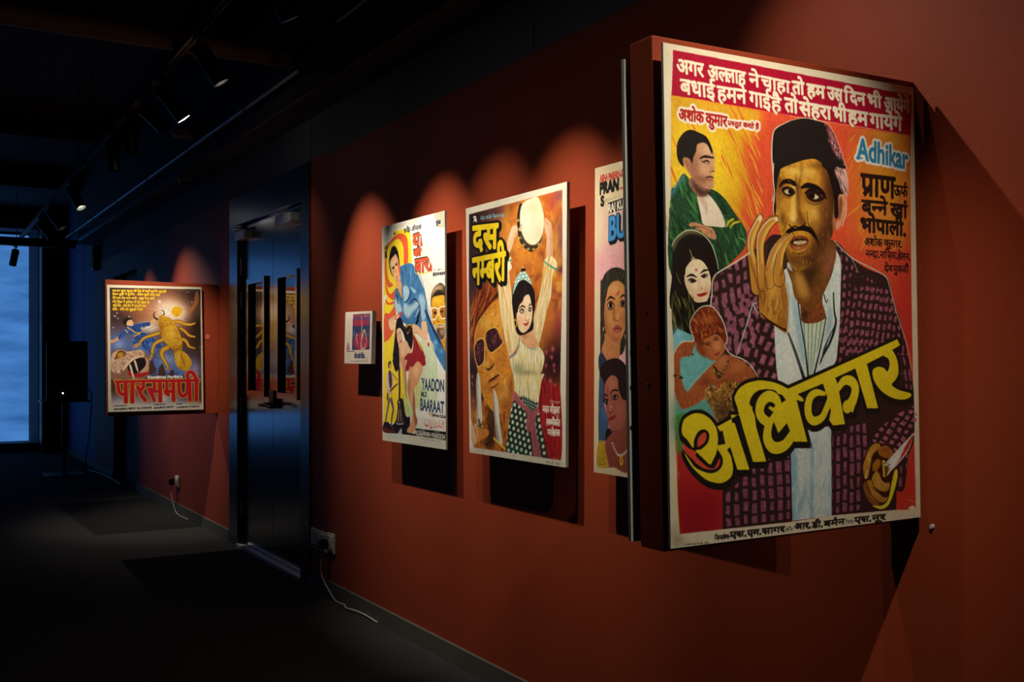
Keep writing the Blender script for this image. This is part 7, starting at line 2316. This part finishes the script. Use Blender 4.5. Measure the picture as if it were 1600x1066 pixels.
# ---------------------------------------------------------------- pipes and ceiling fittings
t = empty('conduit_pipe', (-.31, 10.4, 2.885))
tag(t, 'long thin blue-lit conduit pipe running beside the ceiling soffit', 'pipe')
link('pipe_run', tube(bmesh.new(), [(0, -5.2, 0), (0, 3.4, 0)], .016, 12), M['pipe'], t, smooth=True)
for y in (-4.2, -2.8, -1.4, 0, 1.4, 2.8):
    bm = tube(bmesh.new(), [(0, y - .012, 0), (0, y + .012, 0)], .021, 12)
    box(bm, -.006, .09, y - .008, y + .008, .012, .022)
    link('clamp', bm, M['black'], t)
t = empty('conduit_pipe', (-.31, 4.3, 2.985))
tag(t, 'short conduit pipe over the near end of the soffit', 'pipe')
link('pipe_run', tube(bmesh.new(), [(0, -.75, 0), (0, .35, 0)], .014, 12), M['pipe'], t, smooth=True)
link('clamp', B(-.006, .09, -.01, .01, .012, .022), M['black'], t)
t = empty('ceiling_pipe', (-3.0, 5.55, 3.04))
tag(t, 'thick brown-grey pipe crossing under the ceiling to the soffit', 'pipe')
link('pipe_run', tube(bmesh.new(), [(-3.9, 0, 0), (2.78, 0, 0)], .055, 20), M['duct'], t, smooth=True)
for x in (-2.5, -.4, 1.0, 2.2):
    bm = tube(bmesh.new(), [(x - .02, 0, 0), (x + .02, 0, 0)], .060, 20)
    tube(bm, [(x, 0, .05), (x, 0, ZC - 3.04)], .006, 6)
    link('pipe_hanger', bm, M['black'], t)
t = empty('ceiling_bar', (-3.0, 13.75, 2.79))
tag(t, 'black steel bar crossing in front of the blue window', 'bar')
bm = B(-4.0, 2.78, -.04, .04, -.05, .05)
link('bar_run', bm, M['black'], t)
for x in (-3.0, -.5, 1.4):
    link('hanger_rod', tube(bmesh.new(), [(x, 0, .05), (x, 0, ZC - 2.79)], .008, 6), M['black'], t)
t = empty('ceiling_detector', (-.31, 7.75, 3.03))
tag(t, 'pale round-edged detector box hanging beside the soffit', 'detector')
o = link('detector_body', lathe(bmesh.new(), [(0, .03), (.06, .03), (.085, .015), (.085, -.012), (.07, -.03), (0, -.032)], 24), M['cable'], t, smooth=True)
link('bracket', B(-.02, .092, -.03, .03, .03, .05), M['black'], t)
t = empty('dome_camera', (-.15, 8.40, ZB))
tag(t, 'small dome camera fixed under the soffit above the door', 'camera')
link('camera_base', lathe(bmesh.new(), [(0, 0), (.05, 0), (.05, -.02), (.045, -.026), (0, -.026)], 24), M['cable'], t, smooth=True)
link('camera_dome', lathe(bmesh.new(), [(.040, -.026)] + [(.040 * math.cos(a), -.026 - .04 * math.sin(a)) for a in [k * math.pi / 16 for k in range(1, 8)]] + [(0, -.066)], 24), M['blackpl'], t, smooth=True)
for x, y, lb in ((-1.9, 5.0, 'small sprinkler head hanging left of the lighting track'), (-2.1, 6.1, 'small sprinkler head hanging further left under the dark ceiling')):
    t = empty('sprinkler_head', (x, y, ZC))
    tag(t, lb, 'sprinkler', 'ceiling sprinklers')
    link('drop_pipe', tube(bmesh.new(), [(0, 0, 0), (0, 0, -.42)], .010, 8), M['duct'], t)
    link('deflector', lathe(bmesh.new(), [(0, -.42), (.012, -.42), (.012, -.45), (.03, -.455), (.03, -.46), (0, -.46)], 16), M['black'], t)
t = empty('wall_speaker', (0, 13.48, 2.46))
tag(t, 'slim dark column speaker high on the far end of the wall', 'speaker')
link('speaker_body', B(-.07, 0, -.10, .10, 0, .31), M['blackpl'], t, bevel=.008)
link('speaker_grille', B(-.074, -.070, -.08, .08, .02, .29), M['dark'], t)

# ---------------------------------------------------------------- loudspeaker on its stand
SY = 13.06
st = empty('speaker_stand', (-.44, SY, 0))
tag(st, 'black pole stand with a flat top under the loudspeaker', 'stand')
link('base_plate', B(-.22, .22, -.22, .22, 0, .012), M['black'], st, bevel=.003)
link('pole', tube(bmesh.new(), [(0, 0, .012), (0, 0, .86)], [.024, .024], 16), M['pipe'], st, smooth=True)
link('collar', tube(bmesh.new(), [(0, 0, .40), (0, 0, .47)], .032, 16), M['blackpl'], st)
link('top_plate', B(-.26, .26, -.2, .2, .86, .882), M['black'], st, bevel=.003)
sp = empty('loudspeaker', (-.425, SY, .882))
tag(sp, 'big black loudspeaker on a stand at the far end, one white light lit', 'speaker')
bm = bmesh.new()
pf = [(-.225, -.16), (.225, -.16), (.19, .16), (-.19, .16)]
lo_ = [bm.verts.new((x, y, 0)) for x, y in pf]
hi_ = [bm.verts.new((x, y + (.0 if y < 0 else 0), .69)) for x, y in pf]
bm.faces.new(lo_[::-1])
bm.faces.new(hi_)
for i in range(4):
    bm.faces.new([lo_[i], lo_[(i + 1) % 4], hi_[(i + 1) % 4], hi_[i]])
link('cabinet', bm, M['blackpl'], sp, bevel=.012)
link('grille', B(-.205, .205, -.168, -.161, .14, .66), M['dark'], sp, bevel=.004)
link('control_strip', B(-.205, .205, -.166, -.161, .02, .12), M['black'], sp)
link('power_light', lathe(bmesh.new(), [(0, .003), (.008, .003), (.008, 0), (0, 0)], 12), M['led'], sp)
o = [c for c in sp.children if c.name.startswith('power_light')][0]
o.location = (-.05, -.168, .085)
o.rotation_euler = (math.radians(90), 0, 0)
link('side_handle', B(.205, .235, -.05, .06, .30, .42), M['black'], sp, bevel=.005)
t = link('speaker_cable', tube(bmesh.new(), smoothpath([(-.172, SY + .02, 1.02), (-.13, SY + .03, .90), (-.15, SY + .04, .55), (-.185, SY + .1, .15), (-.185, SY + .2, .010), (-.12, SY + .3, .009), (-.05, SY - .5, .009), (-.06, SY - 1.4, .009)]), .007, 6), M['blackpl'])
tag(t, 'black cable drooping from the loudspeaker to the floor', 'cable')
t = link('hanging_wire', tube(bmesh.new(), [(-.20, 13.2, ZB), (-.20, 13.2, 1.4), (-.215, 13.2, 1.2)], .004, 6), M['blackpl'])
tag(t, 'thin dark wire hanging down beside the loudspeaker', 'wire')

# ---------------------------------------------------------------- switches, sockets, cables


def plate(name, y0, y1, z0, z1, label, cat, parts):
    t = empty(name, (0, (y0 + y1) / 2, z0))
    tag(t, label, cat)
    yc = (y0 + y1) / 2
    link('cover_plate', B(-.012, 0, y0 - yc, y1 - yc, 0, z1 - z0), M['white'], t, bevel=.003)
    parts(t, y1 - y0, z1 - z0)
    return t


def sw(t, w_, h):
    for k in range(4):
        a = -w_ / 2 + .03 + k * (w_ - .06) / 4
        link('blank_module', B(-.016, -.010, a + .002, a + (w_ - .06) / 4 - .002, .028, h - .014), M['white'], t, bevel=.0015)
    link('label_slot', B(-.0135, -.010, -w_ / 2 + .03, w_ / 2 - .03, .012, .020), M['dark'], t)


def so(t, w_, h):
    link('socket_face', B(-.017, -.010, -w_ * .38, w_ * .38, .014, h - .014), M['white'], t, bevel=.002)
    link('rocker_switch', B(-.022, -.016, -w_ * .32, -w_ * .08, .03, h - .03), M['white'], t, bevel=.002)


plate('switch_plate', 5.600, 5.860, .238, .352, 'wide white blank switch plate low on the wall beside the steel door', 'switch', sw)
plate('wall_socket', 5.480, 5.590, .250, .362, 'white wall socket with a black plug, right beside the switch plate', 'socket', so)
plate('wall_socket', 9.205, 9.335, .228, .328, 'small white wall socket beyond the steel door, under the far panel', 'socket', so)


def cord(plug, path, label):
    t = empty('power_cord', plug)
    tag(t, label, 'power cord')
    bm = B(-.05, -.004, -.022, .022, -.028, .028)
    link('plug', bm, M['blackpl'], t, bevel=.006)
    b = Vector(plug)
    link('cord', tube(bmesh.new(), [p - b for p in smoothpath(path)], .0042, 8), M['cable'], t, smooth=True)


cord((-.018, 5.563, .300), [(-.045, 5.563, .275), (-.05, 5.575, .20), (-.05, 5.57, .12), (-.035, 5.48, .04), (-.03, 5.40, .006), (-.022, 5.30, .0055), (-.05, 5.20, .012), (-.04, 5.12, .016), (-.022, 5.02, .012), (-.020, 4.85, .006)],
     'pale power cord dropping from the black plug near the door, along the skirting')
cord((-.018, 9.32, .275), [(-.045, 9.32, .25), (-.05, 9.30, .16), (-.04, 9.24, .06), (-.03, 9.15, .006), (-.024, 8.8, .0055)],
     'pale power cord dropping from the far socket beyond the door')
t = link('wall_screw', lathe(bmesh.new(), [(0, .006), (.005, .006), (.006, 0), (0, 0)], 12), M['cable'])
t.location = (0, 1.586, .951)
t.rotation_euler = (0, math.radians(-90), 0)
tag(t, 'tiny pale screw in the red wall just below and right of the nearest panel', 'screw')
